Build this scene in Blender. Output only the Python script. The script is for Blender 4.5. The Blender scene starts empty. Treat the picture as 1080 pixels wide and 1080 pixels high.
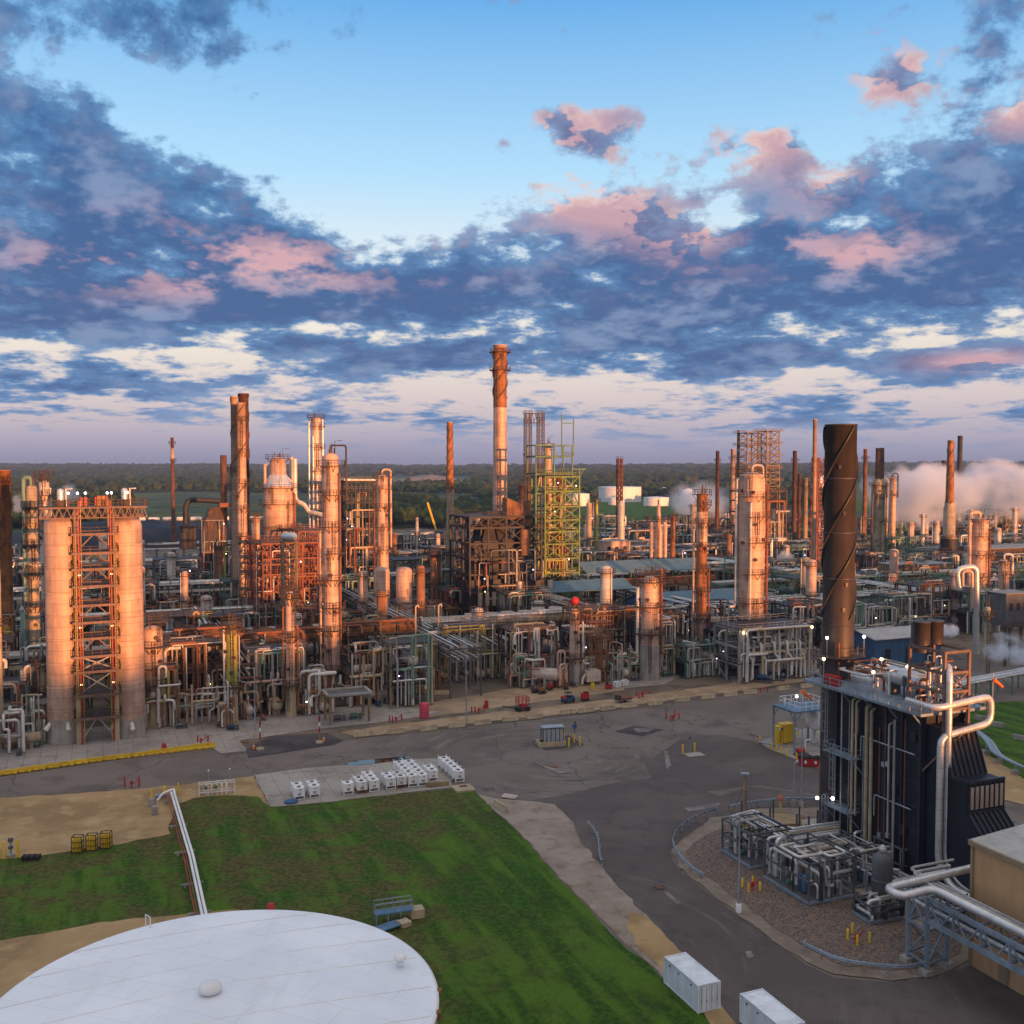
import bpy, math, random
import numpy as np
from mathutils import Vector, Matrix, noise
R = math.radians
rnd = random.Random(11)
SC = bpy.context.scene
C = SC.collection
# ------------------------------------------------------------------ camera model (photo is 1080 x 1080)
H, F = 50.0, 1080.0
P = math.atan(50/1080)
SP, CP = math.sin(P), math.cos(P)
def G(px, py, z=0.0):
    """point of the plane at height z that photo pixel px,py sees"""
    v = (py-540)/F; u = (px-540)/F
    t = (H-z)/(SP+v*CP)
    return Vector((u*t, t*(CP-v*SP), z))
def zat(py, Y):
    v = (py-540)/F
    return H - Y*(SP+v*CP)/(CP-v*SP)
def xat(px, Y, z=0.0):
    return (px-540)/F*(Y*CP+(H-z)*SP)
def proj(p):
    d = p[1]*CP+(H-p[2])*SP
    return 540+F*p[0]/d, 540+F*((H-p[2])*CP-p[1]*SP)/d
def mpp(Y): return (Y*CP+25*SP)/F          # metres per pixel at ground distance Y
TH = R(22)
EV = Vector((math.cos(TH), math.sin(TH), 0)); NV = Vector((-math.sin(TH), math.cos(TH), 0))
def AB(a, b, z=0): return EV*a+NV*b+Vector((0,0,z))
def toAB(p): return p[0]*EV.x+p[1]*EV.y, p[0]*NV.x+p[1]*NV.y
# ------------------------------------------------------------------ materials
MATS = {}
def nn(nt, t, **kw):
    n = nt.nodes.new(t)
    for k, v in kw.items():
        if k.startswith('i_'): n.inputs[int(k[2:])].default_value = v
        else: setattr(n, k, v)
    return n
def newmat(name):
    m = bpy.data.materials.new(name); m.use_nodes = True
    nt = m.node_tree; nt.nodes.clear()
    out = nn(nt, 'ShaderNodeOutputMaterial'); b = nn(nt, 'ShaderNodeBsdfPrincipled')
    nt.links.new(b.outputs[0], out.inputs[0]); MATS[name] = m
    return m, nt, b
def mixc(nt, fac, a, b, blend='MIX'):
    n = nt.nodes.new('ShaderNodeMix'); n.data_type = 'RGBA'; n.blend_type = blend
    for sock, v in ((n.inputs[0], fac), (n.inputs[6], a), (n.inputs[7], b)):
        if hasattr(v, 'links') or hasattr(v, 'is_linked'): nt.links.new(v, sock)
        else: sock.default_value = v if not isinstance(v, tuple) else (v+(1,))[:4]
    return n.outputs[2]
def mth(nt, op, a, b=None, c=None, clamp=False):
    n = nt.nodes.new('ShaderNodeMath'); n.operation = op; n.use_clamp = clamp
    for i, v in enumerate((a, b, c)):
        if v is None: continue
        if hasattr(v, 'is_linked'): nt.links.new(v, n.inputs[i])
        else: n.inputs[i].default_value = v
    return n.outputs[0]
def smooth(nt, x, lo, hi):
    n = nt.nodes.new('ShaderNodeMapRange'); n.interpolation_type = 'SMOOTHSTEP'
    nt.links.new(x, n.inputs[0]); n.inputs[1].default_value = lo; n.inputs[2].default_value = hi
    return n.outputs[0]
def coords(nt, scale=(1,1,1), offset=True):
    tc = nn(nt, 'ShaderNodeTexCoord'); v = tc.outputs['Object']
    if offset:
        oi = nn(nt, 'ShaderNodeObjectInfo')
        a = nn(nt, 'ShaderNodeVectorMath', operation='ADD')
        s = nn(nt, 'ShaderNodeMath', operation='MULTIPLY'); s.inputs[1].default_value = 137.0
        nt.links.new(oi.outputs['Random'], s.inputs[0])
        nt.links.new(v, a.inputs[0]); nt.links.new(s.outputs[0], a.inputs[1]); v0 = a.outputs[0]
    else: v0 = v
    def sc(k):
        m = nn(nt, 'ShaderNodeVectorMath', operation='MULTIPLY'); m.inputs[1].default_value = k
        nt.links.new(v0, m.inputs[0]); return m.outputs[0]
    return v, sc
def ntex(nt, vec, scale, detail=4, rough=.55):
    n = nn(nt, 'ShaderNodeTexNoise'); n.inputs['Scale'].default_value = scale
    n.inputs['Detail'].default_value = detail; n.inputs['Roughness'].default_value = rough
    nt.links.new(vec, n.inputs['Vector']); return n.outputs[0]
RUST = (.19,.065,.022)
def wm(name, col, rough=.6, metal=0.0, var=.35, rust=0.0, seam=0.0, ribs=0.0, scale=1.0, bump=.12, rustc=RUST, spec=.4):
    """weathered painted or jacketed surface: mottling, vertical streaks, rust, seams every `seam` metres, ribs every `ribs` metres"""
    m, nt, b = newmat(name); v, sc = coords(nt)
    n1 = ntex(nt, sc((.35*scale,)*3), 1, 5); n2 = ntex(nt, sc((1.3*scale, 1.3*scale, .16*scale)), 1, 5, .6); n3 = ntex(nt, sc((5*scale,)*3), 1, 3)
    f = mth(nt, 'ADD', mth(nt, 'MULTIPLY', n1, .5), mth(nt, 'MULTIPLY', n2, .5))
    f = smooth(nt, f, .36, .64)
    c = mixc(nt, f, tuple(x*(1-var) for x in col), tuple(min(1, x*(1+var*.35)) for x in col))
    c = mixc(nt, mth(nt, 'MULTIPLY', smooth(nt, n3, .55, .75), .35*var), c, tuple(x*.35 for x in col))
    if rust > 0:
        r = smooth(nt, mth(nt, 'ADD', mth(nt, 'MULTIPLY', n2, .65), mth(nt, 'MULTIPLY', n3, .35)), .68-rust*.3, .76-rust*.25)
        c = mixc(nt, mth(nt, 'MULTIPLY', r, .85), c, rustc)
    hgt = n3
    if seam > 0:
        sx = nn(nt, 'ShaderNodeSeparateXYZ'); nt.links.new(v, sx.inputs[0])
        fr = mth(nt, 'FRACT', mth(nt, 'DIVIDE', sx.outputs[2], seam))
        ln = mth(nt, 'LESS_THAN', fr, .06)
        cell = mth(nt, 'FLOOR', mth(nt, 'DIVIDE', sx.outputs[2], seam))
        wn = nn(nt, 'ShaderNodeTexWhiteNoise', noise_dimensions='1D'); nt.links.new(cell, wn.inputs['W'])
        c = mixc(nt, mth(nt, 'MULTIPLY', wn.outputs[0], .28), c, tuple(x*.5 for x in col))
        c = mixc(nt, mth(nt, 'MULTIPLY', ln, .45), c, tuple(x*.3 for x in col))
        hgt = mth(nt, 'SUBTRACT', hgt, mth(nt, 'MULTIPLY', ln, 1.5))
    if ribs > 0:
        sx = nn(nt, 'ShaderNodeSeparateXYZ'); nt.links.new(v, sx.inputs[0])
        w = mth(nt, 'SINE', mth(nt, 'MULTIPLY', mth(nt, 'ADD', sx.outputs[0], sx.outputs[1]), 6.283/ribs))
        hgt = mth(nt, 'ADD', hgt, mth(nt, 'MULTIPLY', smooth(nt, w, .2, .8), 3.0))
    nt.links.new(c, b.inputs['Base Color'])
    b.inputs['Metallic'].default_value = metal; b.inputs['Specular IOR Level'].default_value = spec
    rr = mth(nt, 'ADD', mth(nt, 'MULTIPLY', n1, .3), rough-.15, clamp=True)
    nt.links.new(rr, b.inputs['Roughness'])
    bp = nn(nt, 'ShaderNodeBump'); bp.inputs['Strength'].default_value = min(1, bump*3); bp.inputs['Distance'].default_value = .03
    nt.links.new(hgt, bp.inputs['Height']); nt.links.new(bp.outputs[0], b.inputs['Normal'])
    return m
wm('jacket', (.55,.48,.42), .5, .1, .34, .2, seam=1.6)
wm('jacket_pale', (.64,.51,.43), .45, .12, .26, .12, seam=1.9)
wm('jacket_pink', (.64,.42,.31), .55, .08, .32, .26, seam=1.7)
wm('jacket_tan', (.42,.33,.22), .6, 0, .4, .3, seam=1.4)
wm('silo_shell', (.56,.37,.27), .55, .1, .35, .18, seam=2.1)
wm('rust_shell', (.32,.15,.07), .75, 0, .55, .5, rustc=(.12,.045,.02), seam=2.6)
wm('rust_dark', (.13,.062,.038), .8, 0, .5, .5)
wm('rust_orange', (.36,.15,.055), .75, 0, .6, .45, seam=3.1, rustc=(.10,.04,.02))
wm('dark_stack', (.060,.048,.046), .5, .1, .25, .12)
wm('steel_grey', (.12,.122,.126), .6, .2, .3, .25)
wm('steel_pale', (.36,.35,.33), .55, .2, .3, .2)
wm('steel_dark', (.028,.028,.032), .6, .1, .35, .3)
wm('steel_brown', (.09,.058,.04), .75, 0, .4, .45)
wm('steel_rose', (.20,.12,.095), .65, 0, .35, .25)
wm('steel_tan', (.26,.19,.11), .7, 0, .35, .3)
wm('steel_green', (.09,.21,.13), .6, 0, .35, .2)
wm('steel_lime', (.15,.26,.065), .6, 0, .45, .3)
wm('steel_red', (.25,.075,.045), .65, 0, .35, .35)
wm('galv', (.36,.40,.44), .45, .35, .25, .08)
wm('galv_blue', (.25,.31,.37), .5, .2, .3, .06)
wm('pipe_silver', (.74,.72,.70), .35, .5, .2, .05, seam=1.2)
wm('pipe_pale', (.70,.65,.58), .5, .1, .35, .2)
wm('pipe_grey', (.38,.37,.35), .55, .15, .35, .25)
wm('pipe_green', (.20,.31,.24), .55, 0, .3, .15)
wm('pipe_rust', (.28,.10,.045), .7, 0, .4, .5)
wm('pipe_tan', (.50,.39,.24), .6, 0, .35, .25)
wm('pipe_yellow', (.42,.38,.08), .6, 0, .35, .2)
wm('navy', (.016,.020,.031), .5, 0, .3, .04, bump=.05, spec=.3)
wm('navy_rib', (.022,.027,.040), .45, 0, .3, .04)
wm('concrete', (.34,.31,.27), .85, 0, .35, .1, rustc=(.16,.12,.08))
wm('concrete_tan', (.45,.36,.23), .85, 0, .3, .1, rustc=(.2,.15,.09))
wm('fireproof', (.44,.35,.22), .85, 0, .3, .15, rustc=(.2,.13,.07))
wm('white', (.80,.79,.77), .5, 0, .12, .04)
wm('white_worn', (.74,.72,.69), .55, 0, .2, .28, rustc=(.36,.17,.06))
wm('yellow', (.72,.46,.02), .5, 0, .25, .08)
wm('yellow_dirty', (.60,.38,.03), .6, 0, .4, .25)
wm('red', (.42,.02,.02), .5, 0, .3, .08)
wm('pinkred', (.60,.07,.10), .5, 0, .25, .05)
wm('orange', (.75,.15,.02), .5, 0, .2, 0)
wm('blue', (.03,.10,.25), .5, 0, .3, .05)
wm('blue_pump', (.01,.055,.12), .45, 0, .3, .05)
wm('blue_wall', (.035,.10,.20), .6, 0, .25, .08, ribs=.5)
wm('teal_roof', (.075,.15,.20), .5, 0, .3, .1, ribs=.9)
wm('slate_roof', (.10,.17,.20), .5, 0, .3, .15, ribs=.9)
wm('teal_wall', (.28,.42,.40), .6, 0, .2, .1, ribs=.6)
wm('rust_roof', (.14,.045,.03), .8, 0, .4, .5, ribs=.6)
wm('grey_roof', (.27,.26,.25), .7, 0, .25, .1, ribs=.8)
wm('tan_wall', (.40,.31,.19), .75, 0, .25, .15, ribs=.5)
wm('beige_clad', (.56,.33,.16), .6, 0, .12, .02, ribs=.45)
wm('beige_roof', (.42,.40,.37), .75, 0, .2, .06, ribs=.9)
wm('beige_trim', (.30,.22,.13), .6, 0, .15, 0)
wm('rubber', (.02,.02,.02), .8, 0, .3, 0)
wm('black', (.012,.012,.012), .6, 0, .3, 0)
wm('wood', (.36,.25,.13), .8, 0, .4, .1, rustc=(.12,.08,.04))
wm('blue_grate', (.10,.19,.30), .6, .1, .3, .1)
wm('coke', (.006,.009,.018), .8, 0, .5, 0, scale=.3)
wm('container_white', (.72,.76,.80), .5, 0, .2, .14, rustc=(.3,.15,.07))
wm('louvre_tan', (.42,.33,.27), .55, .2, .3, .1)
wm('forest_bark', (.07,.05,.035), .9, 0, .3, 0)
def roofmat():
    m, nt, b = newmat('tank_roof'); v, sc = coords(nt, offset=False)
    n1 = ntex(nt, sc((.12,)*3), 1, 5); n3 = ntex(nt, sc((2,)*3), 1, 4)
    sx = nn(nt, 'ShaderNodeSeparateXYZ'); nt.links.new(v, sx.inputs[0])
    # lap seams of the roof plates
    fx = mth(nt, 'FRACT', mth(nt, 'DIVIDE', mth(nt, 'ADD', mth(nt, 'MULTIPLY', sx.outputs[0], .36), mth(nt, 'MULTIPLY', sx.outputs[1], .93)), 2.4))
    ln = mth(nt, 'LESS_THAN', fx, .012)
    row = mth(nt, 'FLOOR', mth(nt, 'DIVIDE', mth(nt, 'ADD', mth(nt, 'MULTIPLY', sx.outputs[0], .36), mth(nt, 'MULTIPLY', sx.outputs[1], .93)), 2.4))
    fy = mth(nt, 'FRACT', mth(nt, 'ADD', mth(nt, 'DIVIDE', mth(nt, 'SUBTRACT', mth(nt, 'MULTIPLY', sx.outputs[0], .93), mth(nt, 'MULTIPLY', sx.outputs[1], .36)), 9.0), mth(nt, 'MULTIPLY', row, .37)))
    l2 = mth(nt, 'LESS_THAN', fy, .004)
    c = mixc(nt, smooth(nt, n1, .3, .7), (.74,.77,.80), (.87,.89,.91))
    c = mixc(nt, mth(nt, 'MULTIPLY', mth(nt, 'MAXIMUM', ln, l2), .6), c, (.42,.43,.45))
    stn = ntex(nt, sc((.5,.09,1)), 1, 5, .65)
    c = mixc(nt, mth(nt, 'MULTIPLY', smooth(nt, stn, .52, .72), .2), c, (.56,.56,.55))
    c = mixc(nt, mth(nt, 'MULTIPLY', smooth(nt, n3, .64, .78), .3), c, (.45,.44,.43))
    nt.links.new(c, b.inputs['Base Color']); b.inputs['Roughness'].default_value = .55
    bp = nn(nt, 'ShaderNodeBump'); bp.inputs['Strength'].default_value = .25; bp.inputs['Distance'].default_value = .05
    nt.links.new(mth(nt, 'ADD', n1, mth(nt, 'MULTIPLY', mth(nt, 'MAXIMUM', ln, l2), .5)), bp.inputs['Height']); nt.links.new(bp.outputs[0], b.inputs['Normal'])
roofmat()
def lampmat(name, col, s):
    m, nt, b = newmat(name); b.inputs['Base Color'].default_value = (.8,.8,.8,1)
    b.inputs['Emission Color'].default_value = col+(1,); b.inputs['Emission Strength'].default_value = s
    m.cycles.emission_sampling = 'NONE'
lampmat('lamp_white', (1,.88,.80), 6); lampmat('lamp_violet', (.80,.62,1), 4); lampmat('lamp_warm', (1,.72,.30), 5)
def glassmat():
    m, nt, b = newmat('glass'); b.inputs['Base Color'].default_value = (.45,.5,.55,1); b.inputs['Roughness'].default_value = .08
    b.inputs['Alpha'].default_value = .45
glassmat()
def watermat():
    m, nt, b = newmat('water'); b.inputs['Base Color'].default_value = (.012,.014,.016,1); b.inputs['Roughness'].default_value = .03
watermat()
# ------------------------------------------------------------------ mesh builder
class MB:
    def __init__(s): s.v = []; s.f = []; s.sm = []
    def add(s, vs, fs, smooth=False):
        o = len(s.v); s.v.extend(vs); s.f.extend([tuple(i+o for i in f) for f in fs]); s.sm.extend([smooth]*len(fs)); return s
    def box(s, c, d, rz=0.0):
        x, y, z = d[0]/2, d[1]/2, d[2]/2; ca, sa = math.cos(rz), math.sin(rz)
        vs = [(c[0]+ca*a-sa*b, c[1]+sa*a+ca*b, c[2]+e) for e in (-z, z) for a, b in ((-x,-y),(x,-y),(x,y),(-x,y))]
        return s.add(vs, [(3,2,1,0),(4,5,6,7),(0,1,5,4),(1,2,6,5),(2,3,7,6),(3,0,4,7)])
    def beam(s, p, q, w, h=None):
        h = h or w; p = Vector(p); q = Vector(q); d = (q-p)
        if d.length < 1e-6: return s
        d.normalize(); u = Vector((0,0,1)) if abs(d.z) < .95 else Vector((0,1,0))
        a = d.cross(u).normalized(); b = a.cross(d)
        vs = [tuple(e+a*x+b*y) for e in (p, q) for x, y in ((-w/2,-h/2),(w/2,-h/2),(w/2,h/2),(-w/2,h/2))]
        return s.add(vs, [(3,2,1,0),(4,5,6,7),(0,1,5,4),(1,2,6,5),(2,3,7,6),(3,0,4,7)])
    def tube(s, pts, r, n=8, fillet=0.0, cap=True):
        pts = [Vector(p) for p in pts]
        if fillet > 0 and len(pts) > 2:
            out = [pts[0]]
            for i in range(1, len(pts)-1):
                a, b, c = pts[i-1], pts[i], pts[i+1]
                f = min(fillet, (a-b).length*.45, (c-b).length*.45)
                p0 = b+(a-b).normalized()*f; p1 = b+(c-b).normalized()*f
                for t in (0, .33, .67, 1): out.append(p0*(1-t)**2+b*2*t*(1-t)+p1*t*t)
            out.append(pts[-1]); pts = out
        rs = r if isinstance(r, (list, tuple)) else [r]*len(pts)
        vs = []; prev = None
        for i, p in enumerate(pts):
            d = (pts[min(i+1, len(pts)-1)]-pts[max(i-1, 0)])
            d = d.normalized() if d.length > 1e-9 else Vector((0,0,1))
            if prev is None:
                u = Vector((0,0,1)) if abs(d.z) < .9 else Vector((1,0,0)); a = d.cross(u).normalized()
            else:
                a = (prev-d*prev.dot(d)); a = a.normalized() if a.length > 1e-6 else d.orthogonal().normalized()
            prev = a; b = d.cross(a)
            for k in range(n):
                t = 2*math.pi*k/n; vs.append(tuple(p+(a*math.cos(t)+b*math.sin(t))*rs[i]))
        fs = [(i*n+k, i*n+(k+1)%n, (i+1)*n+(k+1)%n, (i+1)*n+k) for i in range(len(pts)-1) for k in range(n)]
        s.add(vs, fs, True)
        if cap:
            s.add([vs[k] for k in range(n)], [tuple(range(n-1,-1,-1))]); s.add([vs[-n+k] for k in range(n)], [tuple(range(n))])
        return s
    def cyl(s, p, q, r0, r1=None, n=16): return s.tube([p, q], [r0, r0 if r1 is None else r1], n)
    def lathe(s, prof, c=(0,0,0), n=20, cap=True):
        """prof: (radius, z) from bottom to top"""
        vs = [(c[0]+r*math.cos(2*math.pi*k/n), c[1]+r*math.sin(2*math.pi*k/n), c[2]+z) for r, z in prof for k in range(n)]
        fs = [(i*n+k, i*n+(k+1)%n, (i+1)*n+(k+1)%n, (i+1)*n+k) for i in range(len(prof)-1) for k in range(n)]
        s.add(vs, fs, True)
        if cap:
            s.add(vs[:n], [tuple(range(n-1,-1,-1))]); s.add(vs[-n:], [tuple(range(n))])
        return s
    def hdrum(s, c, d, L, r, n=14):
        """horizontal vessel with domed ends along direction d"""
        d = Vector(d).normalized(); c = Vector(c); pts = []; rs = []
        for t, k in ((-.5*L-r*.5, .05), (-.5*L-r*.42, .45), (-.5*L-r*.25, .8), (-.5*L, 1), (.5*L, 1), (.5*L+r*.25, .8), (.5*L+r*.42, .45), (.5*L+r*.5, .05)):
            pts.append(c+d*t); rs.append(r*k)
        return s.tube(pts, rs, n)
    def prism(s, poly, z0, z1):
        n = len(poly); vs = [(p[0], p[1], z0) for p in poly]+[(p[0], p[1], z1) for p in poly]
        return s.add(vs, [tuple(range(n-1,-1,-1)), tuple(range(n, 2*n))]+[(i, (i+1)%n, n+(i+1)%n, n+i) for i in range(n)])
    def sphere(s, c, r, n=8, zs=1.0):
        pr = [(max(.02, math.cos(t))*r, math.sin(t)*r*zs) for t in [math.pi*(-.5+i/(n//2+1)) for i in range(n//2+2)]]
        return s.lathe(pr, c, n)
    def rail(s, pts, h=1.1, w=.06, step=2.2, mid=True):
        """handrail along a polyline: top rail, mid rail, posts"""
        for p, q in zip(pts[:-1], pts[1:]):
            p = Vector(p); q = Vector(q); L = (q-p).length
            if L < .01: continue
            s.beam(p+Vector((0,0,h)), q+Vector((0,0,h)), w)
            if mid: s.beam(p+Vector((0,0,h*.5)), q+Vector((0,0,h*.5)), w*.8)
            k = max(1, round(L/step))
            for i in range(k+1):
                a = p.lerp(q, i/k); s.beam(a, a+Vector((0,0,h)), w)
        return s
    def ladder(s, p, z0, z1, out, w=.5, cage=True, t=.05):
        """vertical ladder at p facing direction out"""
        o = Vector(out).normalized(); a = Vector((-o.y, o.x, 0)); p = Vector(p)
        for k in (-1, 1):
            b = p+a*(w/2*k); s.beam((b.x, b.y, z0), (b.x, b.y, z1), t)
        n = int((z1-z0)/.6)
        for i in range(n):
            z = z0+.3+i*.6; s.beam(p-a*(w/2)+Vector((0,0,z-p.z)), p+a*(w/2)+Vector((0,0,z-p.z)), t*.7)
        if cage and z1-z0 > 4:
            for i in range(int((z1-z0-2.2)/1.3)+1):
                z = z0+2.2+i*1.3; q = [p+a*(.38*math.cos(x))+o*(.75*math.sin(x)) for x in (0, .8, 1.57, 2.34, 3.14)]
                for u, v2 in zip(q[:-1], q[1:]): s.beam((u.x,u.y,z), (v2.x,v2.y,z), t*.7)
            for x in (.5, 1.57, 2.6):
                q = p+a*(.38*math.cos(x))+o*(.75*math.sin(x)); s.beam((q.x,q.y,z0+2.2), (q.x,q.y,z1), t*.6)
        return s
    def ringdeck(s, r0, r1, z, a0=0.0, a1=2*math.pi, th=.14, n=18, c=(0,0)):
        k = max(3, int(n*(a1-a0)/(2*math.pi))); vs = []; fs = []
        for i in range(k+1):
            t = a0+(a1-a0)*i/k
            for r, zz in ((r0, z), (r1, z), (r1, z+th), (r0, z+th)): vs.append((c[0]+r*math.cos(t), c[1]+r*math.sin(t), zz))
        for i in range(k):
            for j in range(4): fs.append((i*4+j, (i+1)*4+j, (i+1)*4+(j+1)%4, i*4+(j+1)%4))
        return s.add(vs, fs)
    def ringrail(s, r, z, a0=0.0, a1=2*math.pi, n=14, h=1.1, w=.06, c=(0,0)):
        k = max(3, int(n*(a1-a0)/(2*math.pi)))
        return s.rail([(c[0]+r*math.cos(a0+(a1-a0)*i/k), c[1]+r*math.sin(a0+(a1-a0)*i/k), z) for i in range(k+1)], h, w, 99)
    def obj(s, name, mat, parent=None, label=None):
        me = bpy.data.meshes.new(name); me.from_pydata(s.v, [], s.f)
        me.polygons.foreach_set('use_smooth', s.sm)
        me.materials.append(MATS[mat]); me.update()
        o = bpy.data.objects.new(name, me); C.objects.link(o)
        if parent is not None: o.parent = parent
        if label: o['label'] = label
        return o
THINGS = []
def thing(name, label, cat, loc=(0,0,0), rz=0.0, group=None):
    o = bpy.data.objects.new(name, None); C.objects.link(o); o.empty_display_size = .1
    o.location = loc; o.rotation_euler = (0,0,rz); tag(o, label, cat, group); return o
def tag(o, label, cat, group=None, where=True):
    o['label'] = label; o['category'] = cat
    if group: o['group'] = group
    THINGS.append((o, label, where)); return o
def setting(o, kind='structure', label=None):
    o['kind'] = kind
    if label: o['label'] = label
    return o
def dup(root, loc=None, rz=None, label=None, where=True):
    r = root.copy(); C.objects.link(r)
    if loc is not None: r.location = loc
    if rz is not None: r.rotation_euler = (0,0,rz)
    for ch in list(root.children):
        c = ch.copy(); C.objects.link(c); c.parent = r
        for g in ch.children:
            d = g.copy(); C.objects.link(d); d.parent = c
    THINGS.append((r, label or root['label'], where)); r['label'] = label or root['label']
    return r
LAND = []          # landmarks for labels: (phrase, photo x, photo y of its middle)
def poly_sheet(name, pts, z, mat, kind='structure', label=None):
    """flat sheet from an outline of ground points"""
    from mathutils.geometry import tessellate_polygon
    if mat in ('sand','dirt','gritty','gravel','turf','verge'):       # natural edges are ragged
        out = []
        for i in range(len(pts)):
            p, q = Vector(pts[i][:2]), Vector(pts[(i+1)%len(pts)][:2]); k = max(1, min(60, int((q-p).length/1.2)))
            for j in range(k):
                w = p.lerp(q, j/k); n = noise.noise_vector(Vector((w.x*.35, w.y*.35, 1)))*.55+noise.noise_vector(Vector((w.x*1.3, w.y*1.3, 4)))*.25
                out.append((w.x+n.x, w.y+n.y))
        pts = out
    vs = [(p[0], p[1], z) for p in pts]
    tr = tessellate_polygon([[Vector((p[0], p[1], 0)) for p in pts]])
    fs = []
    for t in tr:
        a, b, c = (Vector(vs[i]) for i in t)
        fs.append(t if (b-a).cross(c-a).z > 0 else t[::-1])
    o = MB().add(vs, fs).obj(name, mat); return setting(o, kind, label)
# ------------------------------------------------------------------ camera, sun, sky, air
cam = bpy.data.cameras.new('camera'); co = bpy.data.objects.new('camera', cam); C.objects.link(co)
co.location = (0,0,H); co.rotation_euler = (math.pi/2-P, 0, 0)
cam.sensor_width = 36; cam.lens = 36; cam.clip_start = .5; cam.clip_end = 40000
SC.camera = co
SUN_AZ, SUN_EL = R(38), R(2.4)      # behind the camera, to its right, almost set
sd = Vector((math.sin(SUN_AZ)*math.cos(SUN_EL), -math.cos(SUN_AZ)*math.cos(SUN_EL), math.sin(SUN_EL)))
sl = bpy.data.lights.new('sun', 'SUN'); sl.energy = 5.0; sl.angle = R(.6); sl.color = (1.0, .385, .135)
so = bpy.data.objects.new('sun', sl); C.objects.link(so); so.rotation_euler = (-sd).to_track_quat('-Z', 'Y').to_euler()
SC.view_settings.view_transform = 'Standard'; SC.view_settings.look = 'None'; SC.view_settings.exposure = .80; SC.view_settings.gamma = 1
def pxdir(px, py):
    """azimuth and elevation a pixel of the photo looks along"""
    d = G(px, py) if False else Vector(((px-540)/F, CP-(py-540)/F*SP, -SP-(py-540)/F*CP)).normalized()
    return math.atan2(d.x, d.y), math.asin(d.z)
def cloud_group(det):
    g = bpy.data.node_groups.new('cloud_cover', 'ShaderNodeTree')
    g.interface.new_socket('azel', in_out='INPUT', socket_type='NodeSocketVector')
    g.interface.new_socket('cover', in_out='OUTPUT', socket_type='NodeSocketFloat'); fine = det
    nt = g; gi = nn(nt, 'NodeGroupInput'); go = nn(nt, 'NodeGroupOutput')
    s = nn(nt, 'ShaderNodeSeparateXYZ'); nt.links.new(gi.outputs[0], s.inputs[0])
    az, el = s.outputs[0], s.outputs[1]
    lg = mth(nt, 'LOGARITHM', mth(nt, 'ADD', mth(nt, 'MAXIMUM', el, -.02), .055), math.e)
    cv = nn(nt, 'ShaderNodeCombineXYZ'); nt.links.new(mth(nt, 'MULTIPLY', az, 7.0), cv.inputs[0]); nt.links.new(mth(nt, 'MULTIPLY', lg, 3.6), cv.inputs[1])
    n1 = ntex(nt, cv.outputs[0], 1.25, fine, .60); n2 = ntex(nt, cv.outputs[0], 4.2, max(2, fine-3), .62)
    d = mth(nt, 'ADD', mth(nt, 'MULTIPLY', n1, 1.25), mth(nt, 'MULTIPLY', n2, .62))
    d = mth(nt, 'SUBTRACT', d, .435)
    nt.links.new(d, go.inputs[0]); return g
CLOUDS = [(40,15,200,50,.13),(230,15,180,45,.12),(10,100,60,80,.10),(100,120,60,40,.12),(120,185,150,50,.18),(60,290,260,70,.22),(290,290,170,60,.24),(200,330,300,28,.13),
          (440,320,90,40,.12),(620,225,70,34,.26),(640,300,170,62,.26),(720,265,75,36,.22),(790,340,160,42,.18),(760,375,320,18,.10),(610,150,46,26,.27),(585,125,30,16,.2),(530,155,16,10,.2),(660,125,20,12,.18),
          (785,152,40,20,.27),(838,158,30,26,.26),(940,82,46,24,.30),(880,205,60,22,.22),(820,250,28,18,.2),(940,290,130,45,.24),(1040,230,110,80,.28),(1060,110,60,44,.20),(1000,385,120,18,.14),(850,420,300,20,.11),
          (140,405,240,18,.15),(420,380,220,16,.12),(330,440,300,8,.05),(820,455,300,12,.07),(300,240,50,18,.16),
          (430,120,120,100,-.26),(700,60,180,45,-.22),(450,225,60,40,-.16),(340,225,50,20,-.06),(880,110,24,40,-.14),(960,362,110,12,-.14),(90,70,90,22,-.16),(230,130,60,50,-.14),(700,180,26,30,-.12),(350,347,120,9,-.08),(200,372,300,8,-.09),(560,412,300,9,-.09),(760,225,30,16,-.1)]
PUFF = [(605,142,70,44),(800,150,64,34),(940,78,60,36),(600,205,40,30),(660,222,50,26),(725,248,44,20),(880,192,26,14),(1075,118,24,22),(1030,380,50,9)]
ROSE = [(290,270,150,36),(150,285,110,22),(620,205,75,36),(720,255,75,30),(600,140,70,40),(800,150,60,30),(940,80,60,34),(905,265,60,28),(1070,120,40,22),(1030,382,50,9),(880,190,40,18),(820,245,30,14)]
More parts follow.
